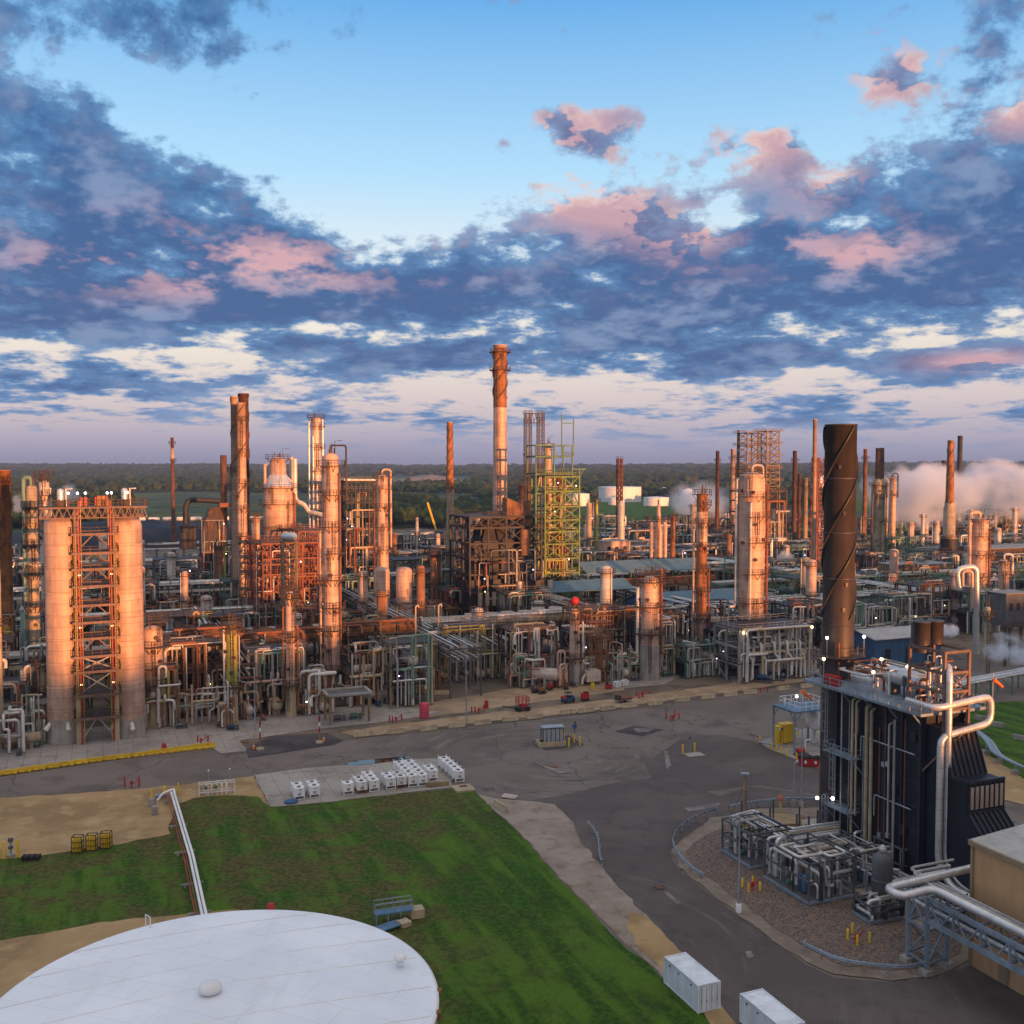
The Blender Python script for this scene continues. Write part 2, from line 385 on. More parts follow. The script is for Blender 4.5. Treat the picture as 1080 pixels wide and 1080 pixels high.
def build_world():
    w = bpy.data.worlds.new('World'); SC.world = w; w.use_nodes = True; nt = w.node_tree; nt.nodes.clear()
    out = nn(nt, 'ShaderNodeOutputWorld'); bg = nn(nt, 'ShaderNodeBackground'); nt.links.new(bg.outputs[0], out.inputs[0])
    tc = nn(nt, 'ShaderNodeTexCoord'); dirv = tc.outputs['Generated']
    sky = nn(nt, 'ShaderNodeTexSky'); sky.sky_type = 'NISHITA'; sky.sun_disc = False; sky.sun_elevation = SUN_EL; sky.sun_rotation = math.pi-SUN_AZ
    sky.air_density = 1.0; sky.dust_density = 1.0; sky.ozone_density = 1.6
    s = nn(nt, 'ShaderNodeSeparateXYZ'); nt.links.new(dirv, s.inputs[0])
    az = mth(nt, 'ARCTAN2', s.outputs[0], s.outputs[1]); el = mth(nt, 'ARCSINE', s.outputs[2])
    ae = nn(nt, 'ShaderNodeCombineXYZ'); nt.links.new(az, ae.inputs[0]); nt.links.new(el, ae.inputs[1])
    grps = [cloud_group(10), cloud_group(5)]
    def bump(blobs, gain):
        acc = None
        for px, py, wx, wy, k in blobs:
            a, e = pxdir(px, py)
            q = nn(nt, 'ShaderNodeVectorMath', operation='MULTIPLY_ADD'); nt.links.new(ae.outputs[0], q.inputs[0])
            q.inputs[1].default_value = (F/wx, F/wy, 0); q.inputs[2].default_value = (-a*F/wx, -e*F/wy, 0)
            l = nn(nt, 'ShaderNodeVectorMath', operation='DOT_PRODUCT'); nt.links.new(q.outputs[0], l.inputs[0]); nt.links.new(q.outputs[0], l.inputs[1])
            w = mth(nt, 'MULTIPLY', mth(nt, 'POWER', .36788, l.outputs['Value']), gain(k))
            acc = w if acc is None else mth(nt, 'ADD', acc, w)
        return acc
    outside = smooth(nt, mth(nt, 'ABSOLUTE', az), .62, .9)
    cov = mth(nt, 'ADD', bump(CLOUDS, lambda k: k*(1.15 if k > 0 else 1.3)), mth(nt, 'MULTIPLY', outside, .10))
    def cover(off, grp):
        a = nn(nt, 'ShaderNodeVectorMath', operation='ADD'); a.inputs[1].default_value = off; nt.links.new(ae.outputs[0], a.inputs[0])
        g = nn(nt, 'ShaderNodeGroup'); g.node_tree = grp; nt.links.new(a.outputs[0], g.inputs[0]); return mth(nt, 'ADD', g.outputs[0], cov)
    d0 = cover((0,0,0), grps[0]); d1 = cover((.007,.020,0), grps[1]); d2 = cover((.016,.055,0), grps[1])
    # clear sky: gradient by elevation over the Nishita dome
    cr = nn(nt, 'ShaderNodeValToRGB'); nt.links.new(mth(nt, 'DIVIDE', el, 1.6), cr.inputs[0])
    E = cr.color_ramp.elements
    stops = [(0.0,(.22,.27,.42)),(.015,(.36,.36,.50)),(.04,(.62,.52,.56)),(.075,(.80,.70,.62)),(.115,(.74,.78,.80)),(.17,(.40,.66,.88)),(.265,(.10,.36,.74)),(.40,(.22,.42,.70)),(1.0,(.40,.50,.66))]
    E[0].position, E[0].color = stops[0][0], stops[0][1]+(1,); E[1].position, E[1].color = stops[-1][0], stops[-1][1]+(1,)
    for p, c in stops[1:-1]: e = E.new(p); e.color = c+(1,)
    # evening glow on the sun's side of the sky
    gl = nn(nt, 'ShaderNodeVectorMath', operation='DOT_PRODUCT'); nt.links.new(dirv, gl.inputs[0]); gl.inputs[1].default_value = sd
    glow = mth(nt, 'POWER', mth(nt, 'MAXIMUM', gl.outputs[1], 0.0), 2.0)
    clear = mixc(nt, 1.0, cr.outputs[0], mixc(nt, 1.0, sky.outputs[0], (.06,.06,.06), 'MULTIPLY'), 'ADD')
    clear = mixc(nt, mth(nt, 'MULTIPLY', glow, .75), clear, (1.25,.80,.48))
    # clouds: grey blue body, rose where the low sun reaches their upper right flanks
    alpha = smooth(nt, d0, .52, .69); thick = smooth(nt, d0, .58, .86)
    edge = mth(nt, 'SUBTRACT', d0, d1); edge2 = mth(nt, 'SUBTRACT', d0, d2)
    lit = mth(nt, 'ADD', mth(nt, 'MULTIPLY', smooth(nt, edge, -.03, .20), .8), smooth(nt, edge2, .0, .40))
    up = smooth(nt, el, .06, .17)
    lit = mth(nt, 'MULTIPLY', mth(nt, 'MULTIPLY', lit, .62), mth(nt, 'ADD', mth(nt, 'MULTIPLY', up, .85), .15), clamp=True)
    pk = bump([r+(1,) for r in ROSE], lambda k: k)     # clouds high enough to still stand in the sun
    out = outside
    pk = mth(nt, 'ADD', mth(nt, 'MULTIPLY', mth(nt, 'ADD', pk, mth(nt, 'MULTIPLY', out, .5)), .95), .04, clamp=True)
    lit = mth(nt, 'MULTIPLY', mth(nt, 'MULTIPLY', lit, 1.35, clamp=True), pk)
    pf = bump([r+(1,) for r in PUFF], lambda k: k)
    pf = mth(nt, 'MULTIPLY', pf, mth(nt, 'SUBTRACT', 1.1, mth(nt, 'MULTIPLY', smooth(nt, edge, .0, -.10), .9)), clamp=True)
    lit = mth(nt, 'MAXIMUM', lit, mth(nt, 'MULTIPLY', pf, .85))
    body = mixc(nt, thick, (.11,.27,.52), (.030,.105,.29))
    body = mixc(nt, mth(nt, 'MULTIPLY', smooth(nt, edge2, -.02, .36), .62), body, (.25,.37,.58))
    rose = mixc(nt, thick, (.97,.63,.52), (.66,.38,.42))
    ccol = mixc(nt, lit, body, rose)
    fade = mth(nt, 'MULTIPLY', alpha, smooth(nt, el, .002, .05))
    col = mixc(nt, mth(nt, 'MULTIPLY', fade, .95), clear, ccol)
    # overhead, out of view: sky made brighter as added fill light
    hi = smooth(nt, el, .5, .9)
    col = mixc(nt, mth(nt, 'MULTIPLY', hi, .75), col, (.93,.84,.78))
    nt.links.new(col, bg.inputs[0]); bg.inputs[1].default_value = .59
    w.cycles.sampling_method = 'MANUAL'; w.cycles.sample_map_resolution = 512
build_world()
# ------------------------------------------------------------------ ground, roads, grass
def gmat(name, cols, scales, rough=.9, bump=.3, bdist=.05, extra=None):
    """ground material: cols mixed by noises at the given scales (cycles per metre)"""
    m, nt, b = newmat(name); tc = nn(nt, 'ShaderNodeTexCoord'); v = tc.outputs['Object']
    c = cols[0]; hs = None
    for i, (col, s, lo, hi, k) in enumerate(zip(cols[1:], scales, *extra)):
        n = ntex(nt, v, s, 6, .6); f = smooth(nt, n, lo, hi)
        c = mixc(nt, mth(nt, 'MULTIPLY', f, k), c, col); hs = n if hs is None else mth(nt, 'ADD', hs, n)
    nt.links.new(c, b.inputs['Base Color']); b.inputs['Roughness'].default_value = rough; b.inputs['Specular IOR Level'].default_value = .25
    bp = nn(nt, 'ShaderNodeBump'); bp.inputs['Strength'].default_value = bump; bp.inputs['Distance'].default_value = bdist
    nt.links.new(hs, bp.inputs['Height']); nt.links.new(bp.outputs[0], b.inputs['Normal']); return m, nt, b, c, v
# far land: fields, woods floor
gmat('land', [(.045,.065,.022),(.17,.14,.06),(.03,.045,.018),(.09,.12,.03)], (.004,.02,.0022), extra=((.58,.45,.5),(.62,.6,.56),(.9,.6,.7)))
m, nt, b, c, v = gmat('asphalt', [(.148,.122,.100),(.200,.163,.141),(.086,.072,.066),(.240,.200,.165),(.064,.054,.048)], (.045,.12,.5,1.6), extra=((.42,.5,.60,.55),(.6,.66,.75,.8),(.8,.6,.35,.4)), bump=.25)
# tyre wear sweeping along the road and cracks
vo = nn(nt, 'ShaderNodeTexVoronoi', feature='DISTANCE_TO_EDGE'); vo.inputs['Scale'].default_value = .055
wn = nn(nt, 'ShaderNodeTexNoise'); wn.inputs['Scale'].default_value = .3; nt.links.new(v, wn.inputs['Vector'])
va = nn(nt, 'ShaderNodeVectorMath', operation='ADD'); vm = nn(nt, 'ShaderNodeVectorMath', operation='SCALE'); vm.inputs['Scale'].default_value = 5
nt.links.new(wn.outputs['Color'], vm.inputs[0]); nt.links.new(v, va.inputs[0]); nt.links.new(vm.outputs[0], va.inputs[1]); nt.links.new(va.outputs[0], vo.inputs['Vector'])
crk = mth(nt, 'LESS_THAN', vo.outputs['Distance'], .0055)
# turning traffic: arcs of tyre wear round the shelter, streaks along the drive
def tyre(nt, v, c, cx, cy, dark, light):
    s = nn(nt, 'ShaderNodeSeparateXYZ'); nt.links.new(v, s.inputs[0])
    x = mth(nt, 'SUBTRACT', s.outputs[0], cx); y = mth(nt, 'SUBTRACT', s.outputs[1], cy)
    r = mth(nt, 'SQRT', mth(nt, 'ADD', mth(nt, 'MULTIPLY', x, x), mth(nt, 'MULTIPLY', y, y)))
    cv = nn(nt, 'ShaderNodeCombineXYZ'); nt.links.new(mth(nt, 'MULTIPLY', r, .9), cv.inputs[0]); nt.links.new(mth(nt, 'MULTIPLY', mth(nt, 'ARCTAN2', y, x), 1.6), cv.inputs[1])
    n = ntex(nt, cv.outputs[0], 1, 4, .6); w = ntex(nt, v, .05, 3)
    m = mth(nt, 'MULTIPLY', smooth(nt, w, .38, .62), smooth(nt, r, 70, 12))
    c = mixc(nt, mth(nt, 'MULTIPLY', smooth(nt, n, .54, .70), mth(nt, 'MULTIPLY', m, .75)), c, dark)
    return mixc(nt, mth(nt, 'MULTIPLY', smooth(nt, n, .45, .32), mth(nt, 'MULTIPLY', m, .6)), c, light)
q_ = G(600, 800)
c = tyre(nt, v, c, q_.x, q_.y, (.075,.066,.062), (.27,.235,.21))
nt.links.new(mixc(nt, mth(nt, 'MULTIPLY', crk, .6), c, (.035,.032,.032)), b.inputs['Base Color'])
m, nt, b, c, v = gmat('asphalt_new', [(.098,.081,.073),(.134,.110,.097),(.062,.052,.048),(.178,.147,.124)], (.06,.25,.9), extra=((.42,.5,.66),(.62,.68,.8),(.8,.5,.4)), bump=.2)
q_ = G(560, 1010)
nt.links.new(tyre(nt, v, c, q_.x, q_.y, (.07,.062,.06), (.17,.15,.138)), b.inputs['Base Color'])
gmat('asphalt_dark', [(.055,.049,.049),(.100,.087,.083),(.033,.030,.031)], (.12,.6), extra=((.42,.5),(.6,.68),(.8,.5)), bump=.2)
gmat('asphalt_light', [(.242,.209,.187),(.143,.127,.121),(.308,.275,.242)], (.3,.9), extra=((.42,.5),(.58,.68),(.9,.6)), bump=.2)
m, nt, b, c, v = gmat('yard', [(.120,.095,.075),(.200,.155,.110),(.060,.045,.038),(.150,.130,.115)], (.06,.16,.5), extra=((.40,.5,.52),(.6,.66,.7),(.9,.75,.6)), bump=.3)
m, nt, b, c, v = gmat('slab', [(.375,.338,.294),(.275,.244,.213),(.188,.163,.138),(.450,.400,.338)], (.1,.35,1.2), extra=((.42,.52,.55),(.6,.68,.75),(.8,.6,.4)), bump=.15)
br = nn(nt, 'ShaderNodeTexBrick'); br.inputs['Scale'].default_value = .2; br.inputs['Mortar Size'].default_value = .012; br.offset = 0
br.inputs['Color1'].default_value = br.inputs['Color2'].default_value = (1,1,1,1); br.inputs['Mortar'].default_value = (.66,.63,.6,1)
rot = nn(nt, 'ShaderNodeVectorRotate', rotation_type='Z_AXIS'); rot.inputs['Angle'].default_value = -TH
nt.links.new(v, rot.inputs[0]); nt.links.new(rot.outputs[0], br.inputs['Vector'])
nt.links.new(mixc(nt, 1.0, c, br.outputs['Color'], 'MULTIPLY'), b.inputs['Base Color'])
gmat('dirt', [(.377,.267,.163),(.260,.176,.104),(.468,.345,.215),(.143,.098,.058)], (.12,.35,.8), extra=((.42,.5,.6),(.6,.7,.76),(.8,.7,.5)), bump=.5, bdist=.15)
gmat('sand', [(.388,.256,.119),(.250,.163,.075),(.475,.338,.175),(.175,.112,.056)], (.1,.3,.9), extra=((.42,.48,.6),(.6,.7,.76),(.8,.7,.5)), bump=.6, bdist=.15)
gmat('gritty', [(.26,.205,.16),(.34,.28,.225),(.17,.12,.08),(.42,.36,.30)], (.15,.4,1.8), extra=((.42,.5,.58),(.6,.68,.74),(.8,.8,.6)), bump=.5, bdist=.12)
m, nt, b, c, v = gmat('gravel', [(.141,.114,.097),(.184,.154,.125),(.097,.080,.068)], (.2,.6), extra=((.42,.5),(.6,.68),(.8,.6)), bump=.3)
vo = nn(nt, 'ShaderNodeTexVoronoi'); vo.inputs['Scale'].default_value = 6.5; nt.links.new(v, vo.inputs['Vector'])
sc_ = nn(nt, 'ShaderNodeSeparateColor'); nt.links.new(vo.outputs['Color'], sc_.inputs[0])
st = mixc(nt, sc_.outputs[0], (.04,.034,.03), (.27,.215,.18)); st = mixc(nt, mth(nt, 'GREATER_THAN', sc_.outputs[1], .86), st, (.36,.17,.085))
nt.links.new(mixc(nt, .78, c, st), b.inputs['Base Color'])
bp = nn(nt, 'ShaderNodeBump'); bp.inputs['Strength'].default_value = .9; bp.inputs['Distance'].default_value = .12
nt.links.new(mth(nt, 'SUBTRACT', 1.0, vo.outputs['Distance']), bp.inputs['Height']); nt.links.new(bp.outputs[0], b.inputs['Normal'])
gmat('verge', [(.25,.20,.155),(.18,.14,.105),(.32,.26,.20),(.12,.09,.07)], (.15,.4,1.2), extra=((.42,.5,.6),(.6,.68,.76),(.8,.7,.5)), bump=.5, bdist=.12)
def grassmat():
    m, nt, b = newmat('turf'); tc = nn(nt, 'ShaderNodeTexCoord'); v = tc.outputs['Object']
    rot = nn(nt, 'ShaderNodeVectorRotate', rotation_type='Z_AXIS'); rot.inputs['Angle'].default_value = -TH; nt.links.new(v, rot.inputs[0])
    sc = nn(nt, 'ShaderNodeVectorMath', operation='MULTIPLY'); sc.inputs[1].default_value = (.42,.05,1); nt.links.new(rot.outputs[0], sc.inputs[0])
    mow = ntex(nt, sc.outputs[0], 1, 3, .5)
    n1 = ntex(nt, v, .045, 5, .6); n2 = ntex(nt, v, .22, 6, .65); n3 = ntex(nt, v, 1.6, 5, .7); n4 = ntex(nt, v, 6, 3, .7)
    c = mixc(nt, smooth(nt, n3, .36, .66), (.022,.066,.005), (.054,.138,.009))
    c = mixc(nt, mth(nt, 'MULTIPLY', smooth(nt, mow, .44, .60), .75), c, (.098,.190,.014))
    c = mixc(nt, mth(nt, 'MULTIPLY', smooth(nt, n2, .50, .66), .5), c, (.013,.036,.006))
    sx = nn(nt, 'ShaderNodeSeparateXYZ'); nt.links.new(v, sx.inputs[0])
    # worn, yellowed turf towards the tank and its pipes
    w = smooth(nt, sx.outputs[0], 2, -14)
    dry = mth(nt, 'MULTIPLY', smooth(nt, mth(nt, 'ADD', mth(nt, 'MULTIPLY', n1, .45), mth(nt, 'MULTIPLY', n2, .55)), .42, .57), mth(nt, 'ADD', mth(nt, 'MULTIPLY', w, .80), .16))
    c = mixc(nt, dry, c, mixc(nt, smooth(nt, n3, .4, .62), (.060,.068,.015), (.155,.115,.040)))
    c = mixc(nt, mth(nt, 'MULTIPLY', smooth(nt, n3, .68, .74), mth(nt, 'MULTIPLY', smooth(nt, n2, .5, .6), .8)), c, (.17,.105,.05))
    c = mixc(nt, mth(nt, 'MULTIPLY', smooth(nt, n4, .48, .66), .55), c, (.012,.030,.004))
    c = mixc(nt, mth(nt, 'MULTIPLY', smooth(nt, n4, .45, .30), .35), c, (.10,.17,.03))
    nt.links.new(c, b.inputs['Base Color']); b.inputs['Roughness'].default_value = .9; b.inputs['Specular IOR Level'].default_value = .15
    bp = nn(nt, 'ShaderNodeBump'); bp.inputs['Strength'].default_value = .9; bp.inputs['Distance'].default_value = .25
    nt.links.new(mth(nt, 'ADD', n3, mth(nt, 'MULTIPLY', n4, .6)), bp.inputs['Height']); nt.links.new(bp.outputs[0], b.inputs['Normal'])
grassmat()
def leafmat(name, c0, c1):
    m, nt, b = newmat(name); v, sc = coords(nt, offset=False)
    n = ntex(nt, sc((.03,)*3), 1, 3); n2 = ntex(nt, sc((.35,)*3), 1, 4)
    c = mixc(nt, smooth(nt, n, .4, .6), c0, c1); c = mixc(nt, mth(nt, 'MULTIPLY', smooth(nt, n2, .42, .62), .6), c, tuple(x*.4 for x in c0))
    nt.links.new(c, b.inputs['Base Color']); b.inputs['Roughness'].default_value = .9; b.inputs['Specular IOR Level'].default_value = .1
leafmat('leaf_dark', (.021,.044,.018), (.034,.054,.019)); leafmat('leaf_blade', (.035,.11,.008), (.07,.17,.014))
leafmat('leaf_field', (.05,.09,.02), (.16,.14,.05))
# ---- the land itself, one sheet to the horizon, with low bluffs far off and the bluff behind the camera that keeps the low sun off the yard
def land():
    xs = np.concatenate([-np.geomspace(14000, 420, 34), np.linspace(-400, 600, 26), np.geomspace(640, 14000, 34)])
    ys = np.concatenate([-np.geomspace(9000, 700, 14), np.linspace(-690, -150, 28), np.linspace(-120, 900, 18), np.geomspace(960, 16000, 44)])
    nx, ny = len(xs), len(ys); vs = []
    for y in ys:
        for x in xs:
            d = (x*math.sin(SUN_AZ)-y*math.cos(SUN_AZ)); z = 0.0
            t = (d-330)/110                                   # bluff: rises 330..440 m towards the sun
            if t > 0:
                t = min(1, t); z = BLUFF*(t*t*(3-2*t))+3.0*noise.noise(Vector((x*.012, y*.012, 0)))*t
            r = math.hypot(x, y)
            if y > 900:
                k = min(1, (r-1500)/3000) if r > 1500 else 0
                z += k*(16+26*noise.noise(Vector((x*.0004, y*.0004, 3)))+9*noise.noise(Vector((x*.0015, y*.0015, 8))))
                k2 = max(0, min(1, (r-4600)/3000)); z += k2*(26+24*noise.noise(Vector((x*.0003, 5, 3))))
            vs.append((float(x), float(y), max(0, z)-.05))
    fs = [(j*nx+i, j*nx+i+1, (j+1)*nx+i+1, (j+1)*nx+i) for j in range(ny-1) for i in range(nx-1)]
    o = MB().add(vs, fs, True).obj('terrain', 'land'); setting(o)
    return o
BLUFF = 40.0
TERRAIN = land()
def PX(l, z=0): return [G(x, y) for x, y in l]
# layers, each a few centimetres above the one below
FE = [(-60,830),(0,819),(110,803),(222,788),(233,796),(262,793),(258,789),(283,777),(345,773),(362,781),(375,779),(500,765),(600,755),(700,742),(800,728),(870,716),(960,703),(1130,690)]
RAGGED = {'sand','dirt','gritty','gravel','turf'}
yard = [p for p in PX(FE)]+[AB(470,250),AB(470,640),AB(330,780),AB(-150,780),AB(-120,200)]
poly_sheet('refinery_yard', yard, .02, 'yard')
FE2 = [(-60,826),(0,815),(110,800),(222,786)]
poly_sheet('concrete_apron', PX([(-60,828),(0,817),(110,801),(220,786.5),(233,795),(262,792),(258,788),(240,768),(228,755),(150,760),(48,775),(-60,790)]), .06, 'slab')
poly_sheet('concrete_apron', PX([(236,784),(330,770),(420,760),(470,752),(400,742),(300,752),(240,762)]), .085, 'slab')
poly_sheet('concrete_apron', PX([(775,722),(870,710),(870,700),(840,704),(768,714)]), .06, 'slab')
poly_sheet('concrete_apron', PX([(640,728),(700,722),(720,712),(690,706),(640,712)]), .06, 'slab')
asph = PX([(-90,836),(0,819.5),(110,803.5),(222,788.5),(233,796.5),(262,793.5),(258,789.5),(283,777.5),(345,773.5),(362,781.5),(375,779.5),(500,765.5),(600,755.5),(700,742.5),(800,728.5),(870,716.5),(960,703.5),(1140,680)])+[G(1160,760), G(1150,1100), G(1200,1300), G(700,1300), G(640,1060), G(500,870), G(440,860), G(180,870), G(-90,880)]
poly_sheet('asphalt_road', asph, .05, 'asphalt')
poly_sheet('asphalt_road', PX([(283,778.2),(345,774.2),(362,782),(352,786),(262,800),(259,791)]), .09, 'asphalt_dark')
# resurfaced drive curving down to the lower right
poly_sheet('resurfaced_drive', PX([(556,845),(600,838),(640,828),(690,820),(760,840),(790,830),(830,835),(870,842),(868,852),(800,852),(748,864),(720,884),(706,898),(713,916),(760,953),(850,1018),(880,1032),(940,1037),(990,1032),(1030,1015),(1090,1050),(1090,1120),(800,1120),(712,1000),(640,920),(614,890),(606,868),(585,848)]), .09, 'asphalt_new')
poly_sheet('resurfaced_patch', PX([(680,806),(718,780),(760,775),(830,790),(868,800),(868,838),(800,828),(720,838),(690,826)]), .08, 'asphalt_new')
for pts in ([(648,772),(668,766),(700,770),(678,777)],[(560,782),(600,776),(616,786),(575,792)]): poly_sheet('dark_patch', PX(pts), .10, 'asphalt_dark')
poly_sheet('pale_patch', PX([(668,769),(690,769),(684,773),(672,773)]), .14, 'asphalt_light')
for pts in ([(700,942),(704,941),(718,953),(714,955)],[(722,853),(760,847),(757,852),(726,857)],[(700,793),(704,793),(708,808),(703,812)],[(560,804),(600,815),(590,817)],[(786,1005),(792,1004),(795,1010),(789,1012)]): poly_sheet('pale_patch', PX(pts), .13, 'asphalt_light')
poly_sheet('dirt_verge', PX([(360,772),(420,764),(520,752),(620,741),(720,728),(800,717),(880,706),(880,714),(800,726),(700,740),(600,753),(500,763),(375,778)]), .10, 'dirt')
poly_sheet('dirt_yard', PX([(430,745),(520,730),(600,716),(640,714),(660,728),(560,742),(440,758)]), .055, 'dirt')
poly_sheet('concrete_pad', PX([(267,818),(320,811),(430,801),(475,800),(476,831),(380,842),(350,846),(285,852)]), .10, 'slab')
poly_sheet('puddle', PX([(362,806.5),(378,803),(400,801),(428,798.5),(436,799.5),(420,802.5),(396,806),(372,808)]), .13, 'water')
poly_sheet('sand', PX([(-90,850),(0,842),(60,839),(125,834),(150,832),(200,827),(268,819),(284,851),(272,850),(240,850),(200,850),(182,868),(182,886),(110,898),(60,906),(0,914),(-90,930)]), .10, 'sand')
poly_sheet('gravel_strip', PX([(500,836),(522,843),(560,846),(585,849),(604,868),(613,890),(640,922),(680,965),(716,1003),(732,1014),(720,1024),(740,1060),(770,1100),(680,1012),(640,976),(600,936),(560,892),(530,862)]), .11, 'gritty')
poly_sheet('sandy_verge', PX([(664,962),(684,970),(716,1003),(735,1016),(760,1060),(790,1100),(765,1100),(720,1048),(690,1016),(676,1000),(660,978)]), .14, 'sand')
# curbed gravel island
ISL = [(868,853),(800,853.5),(752,864),(724,884),(709,898),(716,915),(760,951),(800,981),(850,1016),(880,1029),(940,1035),(988,1030),(1022,1014),(1030,990),(1045,930),(1045,870),(1040,850),(960,845)]
poly_sheet('island_edge', PX(ISL), .14, 'verge')
ISL2 = [(868,862),(806,862),(764,871),(738,887),(722,899),(728,912),(768,943),(812,975),(862,1008),(890,1020),(940,1025),(984,1020),(1012,1006),(1020,985),(1035,930),(1035,870),(960,850)]
poly_sheet('gravel_island', PX(ISL2), .18, 'gravel')
poly_sheet('skid_slab', PX([(764,890),(800,882),(850,905),(930,960),(985,985),(1010,960),(980,900),(900,860),(830,868),(790,872)]), .21, 'slab')
poly_sheet('side_lawn', PX([(1000,748),(1040,742),(1120,738),(1120,850),(1080,822),(1040,795),(1012,772)]), .09, 'turf')
poly_sheet('side_bank', PX([(1000,772),(1012,772),(1040,795),(1080,822),(1120,850),(1120,875),(1080,850),(1040,840),(1000,815)]), .13, 'sand')
poly_sheet('skid_pad', PX([(800,783),(840,770),(876,766),(876,812),(866,812),(810,790)]), .13, 'slab')
# lawn round the tank: gently uneven sheet
GRASS = [(-160,935),(0,908),(60,901),(112,893),(178,881),(178,870),(186,851),(205,842),(240,839),(272,841),(285,852),(350,847),(400,841),(476,832),(492,834),(502,837),(530,863),(560,894),(600,939),(640,980),(676,1012),(704,1037),(740,1072),(790,1120),(560,1500),(-160,1500)]
def inside(p, poly):
    c = False; n = len(poly)
    for i in range(n):
        a, b = poly[i], poly[i-1]
        if (a[1] > p[1]) != (b[1] > p[1]) and p[0] < (b[0]-a[0])*(p[1]-a[1])/(b[1]-a[1])+a[0]: c = not c
    return c
GP = [(p.x, p.y) for p in PX(GRASS)]
BERM = [(p.x, p.y) for p in PX([(-160,1010),(0,994),(60,984),(104,975),(170,968),(250,960),(300,968),(200,1010),(100,1100),(-160,1300)])]
poly_sheet('lawn', GP, .15, 'turf')
poly_sheet('tank_berm', BERM, .20, 'sand')
def tufts():
    """clumps of short grass over the lawn, denser at its edges"""
    vs = []; fs = []; r = random.Random(5); n = 0
    x0, x1 = min(p[0] for p in GP), max(p[0] for p in GP)
    TK = (-22.2, 69.0)
    while n < 3500:
        x = r.uniform(max(x0,-70), x1); y = r.uniform(62, 158)
        if not inside((x,y), GP) or inside((x,y), BERM) or math.hypot(x-TK[0], y-TK[1]) < 18: continue
        if noise.noise(Vector((x*.18, y*.18, 0))) < r.uniform(-.55,.25): continue
        n += 1; k = len(vs); h = r.uniform(.05,.17); w = r.uniform(.08,.2)
        for j in range(3):
            a = r.uniform(0, 6.28); dx, dy = math.cos(a)*w, math.sin(a)*w; lx, ly = r.uniform(-.12,.12), r.uniform(-.12,.12)
            q = len(vs); vs += [(x-dx, y-dy, .15), (x+dx, y+dy, .15), (x+lx, y+ly, .15+h)]; fs.append((q, q+1, q+2))
    o = MB().add(vs, fs).obj('grass', 'leaf_blade'); setting(o, 'stuff')
# ------------------------------------------------------------------ foreground: tank, pipes, units, bollards, barriers
ORD = ['first','second','third','fourth','fifth','sixth','seventh','eighth','ninth','tenth','eleventh','twelfth','thirteenth','fourteenth','fifteenth','sixteenth','seventeenth','eighteenth','nineteenth','twentieth']
ORD += ['twenty '+x for x in ORD[:9]]+['thirtieth']+['thirty '+x for x in ORD[:9]]+['fortieth']+['forty '+x for x in ORD[:9]]
def rel(p, base): return Vector(p)-Vector(base)
def white_tank():
    cx, cy, r, z = -20.9, 70.3, 15.6, 12.0
    t = thing('storage_tank', 'large white flat roofed storage tank beside the lawn', 'tank', (cx,cy,0))
    MB().lathe([(r,0),(r,2.4),(r+.01,2.4),(r,4.8),(r,z-.35),(r+.14,z-.35),(r+.14,z-.1),(r-.05,z)], n=96, cap=False).obj('shell', 'white', t)
    MB().lathe([(r-.04,z),(r*.66,z+.32),(r*.33,z+.62),(.1,z+.9)], n=96, cap=False).obj('roof', 'tank_roof', t)
    v = thing('x', '', '') if False else None
    for px, py, s, lab in ((222,1051,1.0,'larger mushroom vent'),(422,1013,.62,'smaller vent near the rim')):
        g = G(px, py, 12.6); p = (g.x-cx, g.y-cy, 12.3)
        o = MB().lathe([(.42*s,0),(.42*s,.9*s),(.5*s,.9*s)], p, 20).obj('vent', 'white', t, lab)
        MB().lathe([(.72*s,.72*s),(.82*s,.86*s),(.78*s,1.08*s),(.55*s,1.28*s),(.05,1.38*s)], p, 24).obj('vent_cap', 'white', o)
    g = G(146,968,12); q = Vector((g.x-cx, g.y-cy, 12)); q = Vector((q.x, q.y, 0)).normalized()*(r-.1)+Vector((0,0,12))
    MB().tube([q, q+Vector((0,0,1.0)), q+Vector((.5,-.35,.9)), q+Vector((.5,-.35,-.3))], .05, 6).obj('handrail', 'white', t)
    for px, py in ((459,1043),(461.5,1066)):
        g = G(px, py, 12); q = Vector((g.x-cx, g.y-cy, 0)).normalized()*(r+.2)
        MB().box((q.x,q.y,11.7), (.3,.5,.5)).obj('bracket', 'rust_orange', t)
    g = G(286,957,12); q = Vector((g.x-cx, g.y-cy, 0)).normalized()*(r+.35)
    MB().lathe([(.3,11.6),(.3,12.35),(.1,12.4)], (q.x,q.y,0), 12).obj('foam_chamber', 'red', t)
    # plate seams that stand a little proud
    sdir = -NV
    for k in (-7,-3.2,1.4,5.2,9.1,12.2):
        c = EV*0; h = math.sqrt(r*r-k*k)-.4; pts = []
        for i in range(15):
            u = -h+2*h*i/14; p = NV*k+EV*u; rr = p.length; pts.append((p.x, p.y, z+.9*(1-rr/r)+.025))
        m = MB()
        for a, b in zip(pts[:-1], pts[1:]): m.beam(a, b, .12, .03)
        m.obj('roof_seam', 'white', t)
white_tank()
